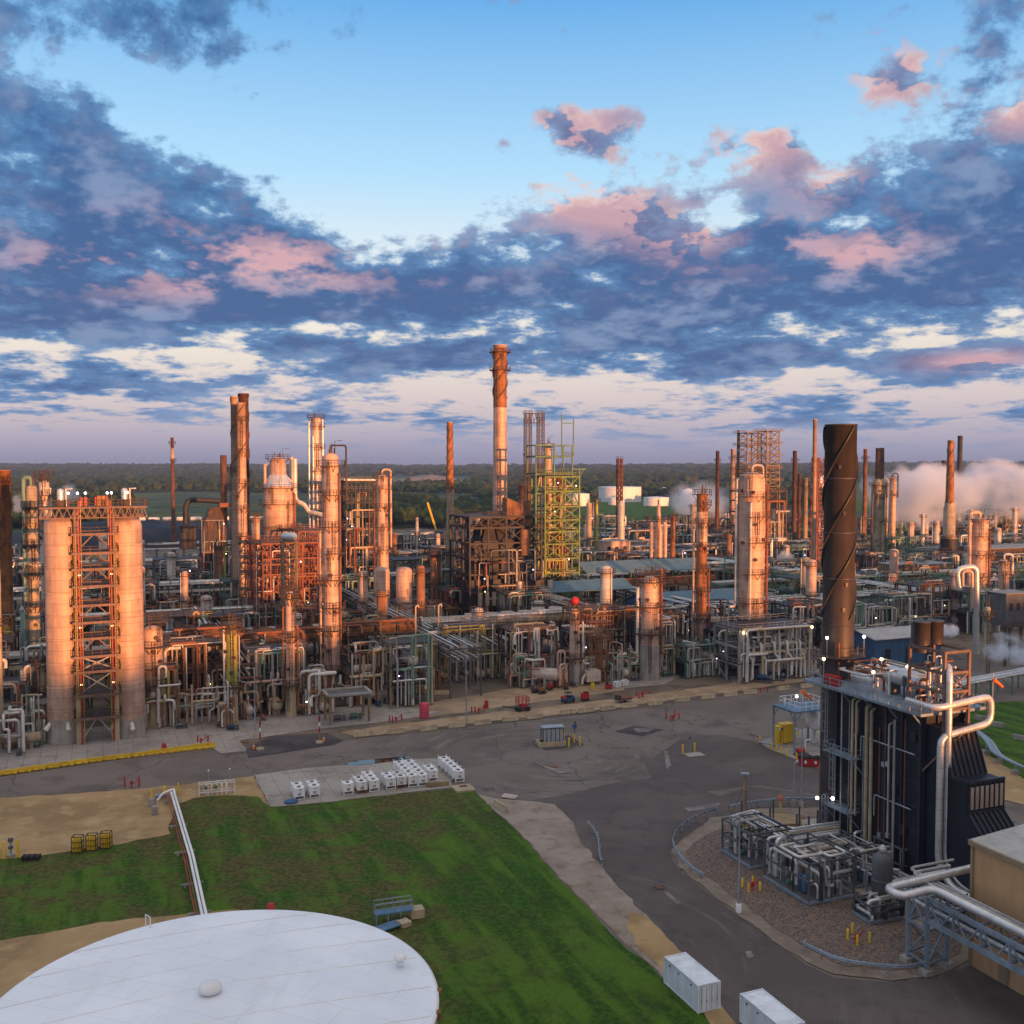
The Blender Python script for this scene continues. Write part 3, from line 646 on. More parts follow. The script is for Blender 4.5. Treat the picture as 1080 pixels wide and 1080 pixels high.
# transfer pipes from the roadside valve to the tank
def transfer_pipes():
    A = G(180,836,.9); B = G(196,905,.9); D = G(213.5,972,.9); base = A
    t = thing('transfer_line', 'white and red pipes crossing the grass to the white tank', 'pipeline', (A.x,A.y,0))
    side = Vector(((D-A).y, -(D-A).x, 0)).normalized()
    def line(off, mat, r, red=False, nm='pipe'):
        pts = [A+side*off, B+side*off+Vector((.4,0,.25)), D+side*off+Vector((0,0,.2))]
        MB().tube([rel(p, (A.x,A.y,0)) for p in pts], r, 10, .8).obj(nm, mat, t)
    line(-.5, 'white', .17); line(-.08, 'white', .16); line(.34, 'pipe_rust', .055); line(.62, 'red', .055)
    e = A+side*-.55; w = G(166,838,1.0)
    MB().tube([rel(p, (A.x,A.y,0)) for p in (e, e+Vector((-.5,1.2,.1)), Vector((w.x+.6,w.y+.6,1.0)), Vector((w.x,w.y,.1)))], .18, 10, .7).obj('elbow_pipe', 'white', t)
    MB().tube([rel(p, (A.x,A.y,0)) for p in (B+side*.62+Vector((.4,0,.27)), B+side*.62+Vector((.4,0,.25))+(D-B).normalized()*3.2)], .10, 10).obj('red_sleeve', 'red', t)
    for f in (.06, .3, .52, .75, .93):
        p = A.lerp(D, f); m = MB().box(rel((p.x,p.y,.55), (A.x,A.y,0)), (2.5,.22,.2), math.atan2(side.y, side.x))
        for k in (-.7,.8): q = p+side*k; m.box(rel((q.x,q.y,.3), (A.x,A.y,0)), (.25,.25,.5))
        m.obj('support', 'concrete', t)
    m = MB(); c = G(170,839.5,.3); m.box(rel((c.x,c.y,.25), (A.x,A.y,0)), (1.6,.9,.5), .3).obj('drip_tray', 'galv_blue', t)
transfer_pipes()
# posts ------------------------------------------------------------
def bollard(px, py, h, col, label, group, r=.13, cap=True):
    p = G(px, py); o = MB().lathe([(r,0),(r,h-.08),(r*.75,h-.02),(.02,h)], (0,0,0), 10).obj('bollard', col)
    o.location = (p.x,p.y,.12); tag(o, label, 'bollard', group); return o
def bset(pts, h, col, where, group, r=.13):
    pts = sorted(pts); n = len(pts)
    for i, (x, y) in enumerate(pts):
        c = {'yellow':'yellow','red':'red'}[col]
        lab = f'{c} bollard {where}' if n == 1 else f'{ORD[i]} from left of the {n} {c} bollards {where}'
        bollard(x, y, h, col, lab, group, r)
bset([(4,907),(19,905)], 2.3, 'yellow', 'guarding the roadside meter', 'yellow bollards', .16)
bset([(160,845),(173.5,841),(188,838)], 1.7, 'yellow', 'at the white pipe end', 'yellow bollards', .14)
bset([(594.5,783),(600,788.5),(605.5,784),(611.5,787)], 1.7, 'yellow', 'beside the shelter', 'yellow bollards', .15)
bset([(720,796),(732.5,794)], 1.7, 'yellow', 'by the sign post on the asphalt', 'yellow bollards', .15)
bset([(801.5,784),(814,791),(819,794),(824,796),(830,798.5),(840,803),(848,806),(865,814),(817.5,780.5),(842,776.5)], 1.3, 'yellow', 'round the loading skid', 'yellow bollards', .15)
bset([(783,937),(789.5,942.5),(794,935),(801.5,941)], 1.15, 'yellow', 'near the light pole', 'yellow bollards', .14)
bset([(894,992.5),(899,986),(904,999),(917,996)], 1.2, 'yellow', 'near the pipe bridge', 'yellow bollards', .14)
bset([(799.5,870),(844,873.5)], 1.2, 'yellow', 'beside the wooden crane mat', 'yellow bollards', .14)
def hydrant(px, py, posts, where, h=1.2, short=None):
    p = G(px, py); t = thing('fire_hydrant', f'red fire hydrant {where}', 'hydrant', (p.x,p.y,.12), .4)
    MB().lathe([(.22,0),(.22,.08),(.14,.1),(.14,.75),(.19,.8),(.19,.9),(.12,1.05),(.03,1.12)], n=10).obj('barrel', 'red', t)
    for s in (-1,1): MB().cyl((0,0,.6), (s*.34,0,.6), .09, n=8).obj('nozzle', 'red', t)
    MB().tube([(.1,0,.5),(.9,.1,1.0),(1.05,.1,1.25)], .08, 6).obj('monitor', 'red', t)
    if posts: bset(posts, h, 'red', f'at the hydrant {short or where}', 'red bollards')
hydrant(139,831, [(131.5,831),(146.8,830)], 'beside the road left of the white pipes', 1.6, 'left of white pipes')
hydrant(417.5,762, [(411,761),(414,762),(423.5,760)], 'near the pink tank')
hydrant(505,752.5, [(497.5,751.5),(501,752),(510.5,750)], 'under the row of parallel pipes', short='under parallel pipes')
hydrant(678,735, [(671.5,735),(674,737),(677,735.5),(684.8,732.5)], 'near the small skid trailer', short='near the trailer')
hydrant(710,760, [(702.5,758.5),(707.5,760.8),(711.5,755.5),(716.3,758.5)], 'alone on the asphalt')
hydrant(802.5,731, [(809.5,730)], 'behind the loading skid')
hydrant(793.5,940, [], 'between yellow bollards beside the light pole')
hydrant(903,996, [], 'between yellow bollards near the pipe bridge')
hydrant(212,785, [(208.5,783),(219.5,783)], 'at the end of the yellow barrier', short='by yellow barrier')
def extinguisher(px, py, lab):
    p = G(px, py); t = thing('extinguisher', lab, 'extinguisher', (p.x,p.y,.1))
    MB().lathe([(.42,0),(.42,1.3),(.3,1.55),(.1,1.65)], n=12).obj('cylinder', 'red', t); MB().box((0,.5,.4), (.7,.1,.8)).obj('cart', 'red', t)
extinguisher(173,794, 'red wheeled extinguisher at the foot of the silo tower'); extinguisher(513,747, 'red wheeled extinguisher beside the hydrant under parallel pipes')
# concrete barriers -----------------------------------------------------
def barrier_mesh(L=3.4, h=.95, w=.62):
    pr = [(-w/2,0),(w/2,0),(w/2,.12),(.2,.42),(.12,h),(-.12,h),(-.2,.42),(-w/2,.12)]
    vs = [(x, y, z) for x in (-L/2, L/2) for y, z in pr]; n = 8
    fs = [tuple(range(n-1,-1,-1)), tuple(range(n,2*n))]+[(i,(i+1)%n,n+(i+1)%n,n+i) for i in range(n)]
    return MB().add(vs, fs)
BAR = [(383,777),(418,774),(452,770.8),(481.5,767.5),(509,764.5),(538,761),(564,758.3),(599,753.3),(618,751.6),(641,749.4),(664,746.7),(691,744),(719.5,740.5),(747,737.3),(770.5,734.6),(791,732.4),(826,728.3),(851,725.6)]
src = None
for i, (x, y) in enumerate(BAR):
    p = G(x, y)
    if src is None: o = barrier_mesh().obj('concrete_barrier', 'concrete_tan'); src = o
    else: o = src.copy(); C.objects.link(o)
    o.location = (p.x, p.y, .1); o.rotation_euler = (0,0,TH+R(rnd.uniform(-3,4)))
    tag(o, f'tan concrete barrier along the road edge, {ORD[i]} of the row from the left', 'barrier', 'concrete barriers along the road')
for x, y, a, lab in ((528,854,-60,'short tan concrete barrier on the gravel at the lawn corner'),(486,717,0,'tan concrete barrier in front of the parallel pipes'),(466,733,3,'tan concrete block under the parallel pipe bank')):
    o = src.copy(); C.objects.link(o); p = G(x, y); o.location = (p.x,p.y,.12); o.rotation_euler = (0,0,R(a)); tag(o, lab, 'barrier')
Y0, Y1 = Vector((-4,818.8)), Vector((222,789.5)); src = None
for i in range(15):
    q = Y0.lerp(Y1, (i+.5)/15); s = 1 if i < 11 else 1.0+.12*(i-10)
    q.y += 4.5*math.sin(math.pi*(i+.5)/15)*-.35
    p = G(q.x, q.y)
    t = thing('traffic_barrier', f'yellow traffic barrier before the silos, {ORD[i]} of the chain from left', 'barrier', (p.x,p.y,.1), R(20+(4 if i > 11 else 0)), 'yellow traffic barriers')
    L = 4.0
    MB().add([(x, y, z) for x in (-L/2, L/2) for y, z in ((-.25,0),(.25,0),(.25,.18*s),(.12,.3*s),(.09,.66*s),(-.09,.66*s),(-.12,.3*s),(-.25,.18*s))],
             [tuple(range(7,-1,-1)), tuple(range(8,16))]+[(k,(k+1)%8,8+(k+1)%8,8+k) for k in range(8)]).obj('barrier_wall', 'yellow', t)
    m = MB()
    for k in range(3): m.box((-1.3+k*1.3,-.26,.2), (.6,.08,.2))
    m.obj('fork_slot', 'yellow_dirty', t)
def cone(px, py, lab):
    p = G(px, py); t = thing('traffic_cone', lab, 'cone', (p.x,p.y,.1))
    MB().box((0,0,.03), (.7,.7,.06)).obj('base', 'rubber', t); MB().lathe([(.26,.06),(.17,.6)], n=14).obj('lower_cone', 'orange', t)
    MB().lathe([(.17,.6),(.14,.8)], n=14).obj('band', 'white', t); MB().lathe([(.14,.8),(.06,1.3)], n=14).obj('upper_cone', 'orange', t)
cone(267.5,791,'orange traffic cone beside the concrete apron, left one'); cone(341.5,783,'orange traffic cone beside the banded pole')
cone(199.5,0+0,'x') if False else None
def banded(px, pyb, pyt, lab):
    p = G(px, pyb); h = zat(pyt, p.y); t = thing('marker_pole', lab, 'pole', (p.x,p.y,.1))
    MB().lathe([(.7,0),(.7,.3),(.2,.45)], n=12).obj('concrete_base', 'concrete_tan', t); MB().cyl((0,0,.4), (0,0,h), .12, n=10).obj('pole', 'steel_tan', t)
    for k in range(3): MB().cyl((0,0,h*(.35+.2*k)), (0,0,h*(.35+.2*k)+.7), .16, n=10).obj('band', ('red','white','red')[k], t)
banded(274.5,791,757,'red and white banded pole with concrete foot, left of two'); banded(337,784,752,'red and white banded pole by the dark asphalt bay')
def light_pole(px, pyb, pyt, lab, base='concrete', arm=1.3, r=.12, lit=False):
    p = G(px, pyb); h = zat(pyt, p.y); t = thing('light_pole', lab, 'light pole', (p.x,p.y,.1), rnd.uniform(0,6), 'light poles')
    MB().lathe([(.32,0),(.32,.9),(.28,.95)], n=12).obj('concrete_base', base, t)
    MB().tube([(0,0,.9),(0,0,h)], [r,r*.6], 10).obj('pole', 'galv', t)
    a = MB().beam((0,0,h-.1), (arm,0,h+.05), .07).obj('arm', 'galv', t)
    MB().box((arm*.9,0,h+.02), (.7,.35,.16)).obj('lamp_head', 'galv', t); MB().box((arm*.9,0,h-.075), (.5,.26,.03)).obj('lamp_glass', 'lamp_white' if lit else 'white', t)
light_pole(779,963,859,'tall grey light pole on a white concrete foot at the island edge','white')
light_pole(845,853,769,'slim grey light pole behind the guardrail near the boiler')
light_pole(837,851,806,'short thin grey light pole behind the guardrail')
light_pole(491.7,763,671,'tall tan light pole in front of the parallel pipes','concrete_tan')
light_pole(269,777,705,'tall tan light pole on the apron left of the banded poles','concrete_tan')
p = G(785,880); hh = zat(818, p.y)
t = thing('utility_mast', 'wooden mast with flat cap and guy wires beside the pipe skid', 'mast', (p.x,p.y,.15))
MB().tube([(0,0,0),(0,0,hh)], [.24,.2], 10).obj('pole', 'wood', t); MB().box((0,0,hh+.1), (1.1,.8,.2)).obj('cap', 'galv', t)
for dx, dy in ((-2.2,2.4),(2.4,2.2),(.4,-2.6)): MB().tube([(0,0,hh*.8),(dx,dy,0)], .025, 5).obj('guy_wire', 'steel_dark', t)
# ------------------------------------------------------------------ portable white units
def make_unit(rusty):
    t = bpy.data.objects.new('chiller_unit', None); C.objects.link(t)
    b = 'white_worn' if rusty else 'white'
    W, D, Hh = 1.55, 1.55, 1.75
    MB().box((0,0,.48+.62), (W,D,1.24)).obj('casing', b, t)
    m = MB()
    for sx in (-1,1):
        for sy in (-1,1): m.box((sx*(W/2-.07),sy*(D/2-.07),.25), (.14,.14,.5))
    m.box((0,D/2-.06,.08),(W,.1,.1)).box((0,-D/2+.06,.08),(W,.1,.1))
    m.obj('leg_frame', 'rust_orange' if rusty else b, t)
    MB().box((0,0,.36), (W*.8,D*.8,.22)).obj('sump', 'steel_brown' if rusty else 'steel_grey', t)
    m = MB()
    for sx in (-1,1):
        for sy in (-1,1): m.box((sx*(W/2-.07),sy*(D/2-.07),Hh+.13), (.1,.1,.32))
    m.obj('lifting_post', b, t)
    m = MB().lathe([(.3,0),(.3,.1),(.22,.1)], (0,0,1.725), 14); m.obj('fan_ring', 'steel_grey' if not rusty else 'steel_brown', t)
    MB().box((0,-D/2-.012,.85), (.5,.03,.4)).obj('hatch', 'galv', t)
    MB().box((.1,-D/2-.012,1.45), (.22,.03,.14)).obj('control_box', 'steel_grey', t)
    return t
UN, UR = make_unit(False), make_unit(True); used = set()
ROWS = [(316.2,844.6,2,0,'the pair beside the blue lid'),(332.4,842.6,2,0,'the second pair from the blue lid'),(367.8,839.3,1,0,None),(382.4,837.7,2,1,'the rusty pair'),(395,836,3,0,'the short row right of the rusty pair'),
        (412.5,833.5,2,0,'the pair with grey bases'),(423.8,832,2,1,'the stained pair beside the long rows'),(435.8,831,5,0,'the left long row'),(446.5,830,5,0,'the right long row'),(457.2,825,2,0,'the pair behind the plank'),(485,825.7,5,0,'the row beside the concrete hatch')]
for x, y, n, ru, desc in ROWS:
    p = G(x, y)+NV*.8
    for k in range(n):
        s = UR if ru else UN; q = p+NV*(1.82*k)
        lab = 'single white chiller unit standing alone between pair and rusty pair' if desc is None else f'{"rust stained" if ru else "white"} chiller unit, {ORD[k]} from the lawn in {desc}'
        if s in used: o = dup(s, label=lab)
        else: o = s; used.add(s); THINGS.append((o, lab, True))
        o.location = (q.x, q.y, .14); o.rotation_euler = (0,0,TH+R(rnd.uniform(-2,2))); o['label'] = lab; o['category'] = 'chiller unit'; o['group'] = 'white chiller units on the pad'
p = G(307,847); o = MB().lathe([(1.0,0),(1.0,.12),(.8,.2),(.1,.24)], n=20).obj('blue_cover', 'blue'); o.location = (p.x,p.y,.2); tag(o, 'round blue lid lying on the pad corner', 'lid')
p = G(461.5,830); o = MB().box((0,0,.3), (3.6,.35,.6)).obj('timber_beam', 'wood'); o.location = (p.x,p.y,.2); o.rotation_euler = (0,0,TH-.12); tag(o, 'thick wooden beam lying in front of the white units', 'beam')
p = G(488.5,833.5); t = thing('concrete_hatch', 'square tan concrete slab with a dark hatch at the lawn corner', 'hatch', (p.x,p.y,.16), TH)
MB().box((0,0,.15), (3.0,3.0,.3)).obj('slab', 'concrete_tan', t); MB().box((.2,.5,.33), (1.1,.8,.06)).obj('hatch_cover', 'rust_dark', t)
p = G(537.5,842.5); t = thing('panel_stack', 'stack of pale folded panels on the asphalt', 'panel stack', (p.x,p.y,.1), R(-25))
for k in range(3): MB().box((0,.25*k-.2,.2+.06*k), (2.3,.5,.2), ).obj('panel', 'jacket_pale', t)
# ------------------------------------------------------------------ shelter
p = G(582.5,786); t = thing('smoking_shelter', 'small glass shelter with dark frame on concrete base', 'shelter', (p.x,p.y,.1), TH-.15)
m = MB()
for sy in (-1.15,1.15): m.box((-.3,sy,.4), (4.9,.35,.8))
for sx in (-2.6,2.0): m.box((sx,0,.4), (.35,1.9,.8))
m.obj('concrete_base', 'concrete_tan', t)
m = MB()
for x in (-1.9,-1.25,-.45,.35,1.1,1.8):
    for y in (-.8,.8): m.box((x,y,1.9), (.1,.1,2.6))
for z in (.7,3.15): 
    for y in (-.8,.8): m.box((-.05,y,z), (3.8,.1,.12))
    for x in (-1.9,1.8): m.box((x,0,z), (.1,1.5,.12))
m.obj('frame', 'black', t); MB().box((-.05,0,3.3), (4.1,2.0,.12)).obj('roof', 'galv', t)
m = MB(); m.box((-.05,.8,1.9), (3.6,.02,2.3)).box((-.05,-.8,1.9), (3.6,.02,2.3)).obj('glass_panel', 'glass', t); MB().box((-.1,.45,1.15), (3,.4,.08)).obj('bench', 'wood', t)
MB().box((1.5,-.87,2.5), (.28,.03,.35)).obj('notice', 'yellow', t)
p = G(606,784); t = thing('sign_post', 'small blue sign on a thin post beside the shelter', 'sign', (p.x,p.y,.1))
MB().cyl((0,0,0), (0,0,3.6), .06, n=8).obj('post', 'steel_dark', t); MB().lathe([(.42,-.03),(.42,.03)], n=16).obj('sign_face', 'blue', t).location = (0,-.1,3.0)
t.children[-1].rotation_euler = (R(90),0,0); MB().box((.1,0,3.7), (.3,.08,.25)).obj('bracket', 'steel_dark', t)
p = G(727.5,795); t = thing('sign_post', 'thin grey sign post on a concrete plate between two yellow bollards', 'sign', (p.x,p.y,.1))
MB().box((.6,-1,.05), (3.2,2.2,.1), .3).obj('plate', 'concrete', t); MB().cyl((0,0,0), (0,0,2.6), .06, n=8).obj('post', 'galv', t); MB().box((0,0,2.7), (.12,.5,.4)).obj('sign_face', 'steel_dark', t)
for x, y, mt, lab in ((584,809,'rust_orange','rusty orange manhole cover on the asphalt'),(695.5,937,'rust_dark','dark round manhole cover on the curving drive'),(259,783,'rust_orange','rusty square cover on the apron edge')):
    p = G(x, y); o = MB().lathe([(.62,0),(.62,.05),(.5,.06)], n=20).obj('manhole_cover', mt); o.location = (p.x,p.y,.13); tag(o, lab, 'manhole cover')
# ------------------------------------------------------------------ containers
def container(px, py, lab):
    p = G(px, py); rz = math.atan2(EV.y, EV.x)
    t = thing('shipping_container', lab, 'container', (p.x,p.y,.15), rz)   # origin: near right bottom corner; local -x to the left, +y away
    L, W, h = 6.06, 2.44, 2.59
    def corr(n, length, depth):
        out = []
        for i in range(n):
            a = i/n*length; w = length/n
            out += [(a,0),(a+w*.35,0),(a+w*.5,-depth),(a+w*.85,-depth)]
        return out+[(length,0)]
    m = MB()
    for x0, sg in ((0,-1),(-W,1)):      # long sides
        pr = corr(20, L-.3, .05)
        vs = [(x0+sg*-d*1.0+sg*.06, .15+y, z) for y, d in pr for z in (.16, h-.1)]
        m.add(vs, [(2*i,2*i+2,2*i+3,2*i+1) if sg < 0 else (2*i+1,2*i+3,2*i+2,2*i) for i in range(len(pr)-1)])
    pr = corr(8, W-.3, .05); vs = [(-W+.15+x, L-.06-d, z) for x, d in pr for z in (.16, h-.1)]
    m.add(vs, [(2*i+1,2*i+3,2*i+2,2*i) for i in range(len(pr)-1)])
    m.obj('side_wall', 'container_white', t)
    m = MB(); pr = corr(22, L-.3, .03); vs = [(x, .15+y, h-.06+d) for y, d in pr for x in (-W+.08, -.08)]
    m.add(vs, [(2*i+1,2*i+3,2*i+2,2*i) for i in range(len(pr)-1)]).obj('roof', 'container_white', t)
    m = MB()
    for x in (-.07,-W+.07):
        for y in (.07,L-.07): m.box((x,y,h/2), (.14,.14,h))
        for z in (.08,h-.06): m.box((x,L/2,z), (.1,L-.28,.12))
    for y in (.07,L-.07):
        for z in (.08,h-.06): m.box((-W/2,y,z), (W-.28,.1,.12))
    m.obj('frame', 'container_white', t)
    for k in (0,1):
        x = -W/2+(k-.5)*1.1
        d = MB().box((x,.06,h/2), (1.06,.05,h-.3)).obj('door', 'container_white', t)
        m = MB()
        for q in (-.28,.28): m.cyl((x+q,.0,.2), (x+q,.0,h-.2), .022, n=6).box((x+q,.0,1.05), (.1,.06,.2))
        m.obj('locking_bar', 'galv', d)
    m = MB()
    for y in (1.2,3.4,5.0): m.box((-W-.0,y,h-.45), (.05,.16,.14))
    m.obj('vent', 'black', t)
container(760,1065.5,'white shipping container beside the road at the lawn edge')
container(849,1111,'white shipping container nearest the camera, cut by the frame')
# ------------------------------------------------------------------ guardrails
def guardrail(pts, lab, mat='galv_blue', h=.95):
    P0 = [G(x, y) for x, y in pts]
    out = []                                               # Catmull-Rom
    for i in range(len(P0)-1):
        a = P0[max(i-1,0)]; b = P0[i]; c = P0[i+1]; d = P0[min(i+2,len(P0)-1)]
        for k in range(8):
            t = k/8; out.append(.5*((2*b)+(c-a)*t+(2*a-5*b+4*c-d)*t*t+(3*b-3*c+d-a)*t*t*t))
    out.append(P0[-1]); base = out[0]
    t = thing('guardrail', lab, 'guardrail', (base.x,base.y,.15))
    m = MB(); pr = [(.0,.0),(.05,.08),(.0,.16),(.05,.24),(0,.32),(-.03,.32),(-.03,0)]; vs = []
    for i, p in enumerate(out):
        d = (out[min(i+1,len(out)-1)]-out[max(i-1,0)]).normalized(); nrm = Vector((d.y,-d.x,0))
        for u, z in pr: q = p+nrm*(u*1.5); vs.append((q.x-base.x, q.y-base.y, h-.36+z*1.15))
    n = len(pr); m.add(vs, [(i*n+k,(i+1)*n+k,(i+1)*n+(k+1)%n,i*n+(k+1)%n) for i in range(len(out)-1) for k in range(n)])
    m.obj('rail', mat, t)
    acc = 0; last = out[0]
    for i, p in enumerate(out):
        acc += (p-last).length; last = p
        if i == 0 or acc > 2.1:
            acc = 0; d = (out[min(i+1,len(out)-1)]-out[max(i-1,0)]).normalized(); nrm = Vector((d.y,-d.x,0)); q = p-nrm*.16-base
            MB().box((q.x,q.y,h*.5), (.16,.2,h)).obj('post', 'wood' if rnd.random() < .3 else 'galv', t)
guardrail([(755,860),(742,864),(728,871),(717,879),(711,887),(710,896),(715,907),(727,920),(743,931)], 'curved guardrail round the left end of the gravel island')
guardrail([(769,857),(790,853),(815,850),(842,848.5),(868,849)], 'guardrail along the far edge of the gravel island')
guardrail([(847,1004),(863,1012),(882,1020),(905,1025),(930,1028),(955,1029),(976,1025)], 'curved guardrail at the near edge of the gravel island')
guardrail([(620,874),(628,884),(631,893),(632,905),(634,916)], 'short guardrail beside the drive on the gravel strip')
# ------------------------------------------------------------------ roadside bits at left
def cylinder_rack(px, py, lab):
    p = G(px, py); t = thing('cylinder_rack', lab, 'cylinder rack', (p.x,p.y,.12), .1, 'gas cylinder racks on the sand')
    m = MB()
    for sx in (-.62,.62):
        for sy in (-.5,.5): m.box((sx,sy,1.05), (.08,.08,2.1))
    for z in (.08,.7,1.4,2.08): m.box((0,-.5,z),(1.3,.06,.07)).box((0,.5,z),(1.3,.06,.07)).box((-.62,0,z),(.06,1,.07)).box((.62,0,z),(.06,1,.07))
    m.box((0,0,.05), (1.3,1.06,.08)); m.obj('frame', 'black', t)
    for i in range(4):
        for j in range(2):
            MB().lathe([(.13,0),(.14,.05),(.14,1.5),(.1,1.68),(.04,1.74),(.04,1.9)], (-.45+.3*i,-.22+.44*j,.1), 8).obj('gas_cylinder', 'yellow', t)
cylinder_rack(82,899.5,'rack of yellow gas cylinders, leftmost of three on the sand'); cylinder_rack(97,897.5,'rack of yellow gas cylinders, middle of three on the sand'); cylinder_rack(112,895,'rack of yellow gas cylinders, rightmost of three on the sand')
p = G(33,908); t = thing('pallet_crate', 'dark open crate on the sand near the yellow posts', 'crate', (p.x,p.y,.15), .1)
m = MB()
for k in range(4): m.box((0,-.5+.33*k,.5), (2.2,.08,.08)).box((0,-.5+.33*k,.15), (2.2,.08,.08)).box((-1+.66*k,0,.3), (.08,1.1,.6))
m.obj('crate_frame', 'steel_dark', t)
p = G(11.5,904); t = thing('gas_meter', 'grey valve and meter between two yellow posts', 'meter', (p.x,p.y,.12))
MB().tube([(0,0,0),(0,0,2.0)], .14, 8).obj('riser_pipe', 'galv', t); MB().box((0,0,2.1), (.5,.4,.5)).obj('meter_box', 'steel_grey', t); MB().lathe([(.3,0),(.3,.3)], (0,0,1.0), 12).obj('valve', 'steel_grey', t); MB().lathe([(.5,0),(.5,.25)], (0,0,0), 12).obj('concrete_base', 'concrete', t)
p = G(229,838); t = thing('valve_manifold', 'white pipe manifold frame with valves beside the road', 'manifold', (p.x,p.y,.12), TH-.1)
m = MB()
for x in (-2.6,-1.3,0,1.3,2.6):
    for y in (-.5,.5): m.box((x,y,.95), (.12,.12,1.9))
for z in (.5,1.8):
    for y in (-.5,.5): m.box((0,y,z), (5.2,.1,.1))
m.obj('frame', 'white', t)
for k in range(7): MB().tube([(-2.3+.75*k,-.2,0),(-2.3+.75*k,-.2,1.4),(-2.3+.75*k,.6,1.4)], .09, 8, .3).obj('pipe', 'white' if k%3 else 'pipe_grey', t)
for x in (-1.6,-.2): MB().sphere((x,-.5,1.25), .3, 8).obj('valve', 'steel_green', t)
for x in (-1.2,1.9): MB().cyl((x,.5,1.8), (x,.5,3.4), .05, n=6).obj('gauge_post', 'galv', t); MB().sphere((x,.5,3.5), .16).obj('gauge', 'white', t)
for i, (x, y) in enumerate(((160.5,851),(163.5,859.5))):
    p = G(x, y); o = MB().box((0,0,.55), (.85,.8,1.1)).box((0,0,1.12),(.6,.55,.1)).obj('concrete_block', 'concrete'); o.location = (p.x,p.y,.12); o.rotation_euler = (0,0,.5*i); tag(o, f'pale concrete block beside the white pipes, {("farther","nearer")[i]} of two', 'concrete block')
# stile over the pipe trench beside the tank
p = G(415,972); t = thing('footbridge', 'blue grated footbridge with grey handrails beside the white tank', 'footbridge', (p.x,p.y,.2), TH-.05)
MB().box((0,0,1.0), (4.3,1.1,.12)).obj('deck', 'blue_grate', t)
MB().rail([(-2.1,-.55,1.05),(2.1,-.55,1.05)], 1.15, .07, 1.1).rail([(-2.1,.55,1.05),(2.1,.55,1.05)], 1.15, .07, 1.1).obj('handrail', 'galv', t)
MB().box((2.6,0,.5), (1.5,1.3,1.0)).obj('concrete_foot', 'concrete_tan', t)
MB().box((-1.2,-2.0,.3), (3.6,1.4,.12), .35).obj('lower_deck', 'blue_grate', t); MB().box((.8,-1.7,.25), (1.2,1.2,.5), .35).obj('concrete_foot', 'concrete_tan', t)
m = MB()
for x in (-2,-.7,.7,2): m.box((x,.5,.5), (.1,.1,1.0)).box((x,-.5,.5), (.1,.1,1.0))
m.obj('leg', 'galv', t)
p = G(823,858); t = thing('warning_lantern', 'orange lantern on a yellow post behind the pipe skid', 'lantern', (p.x,p.y,.15))
MB().cyl((0,0,0), (0,0,1.6), .12, n=8).obj('post', 'yellow', t); MB().lathe([(.22,0),(.27,.1),(.27,.6),(.2,.72)], (0,0,1.7), 10).obj('lamp_body', 'orange', t); MB().tube([(0,0,2.4),(.05,0,2.9)], .06, 6).obj('beacon', 'orange', t)
for i, (x, y, w, d) in enumerate(((822,867,5.6,4.0),(806,873.5,4.6,2.2))):
    p = G(x, y); t = thing('crane_mat', f'{("larger","smaller")[i]} timber crane mat lying on the gravel', 'timber mat', (p.x,p.y,.2), TH-.5)
    for k in range(6): MB().box((0,-d/2+(k+.5)*d/6,.15), (w,d/6-.05,.3)).obj('timber', 'wood', t)
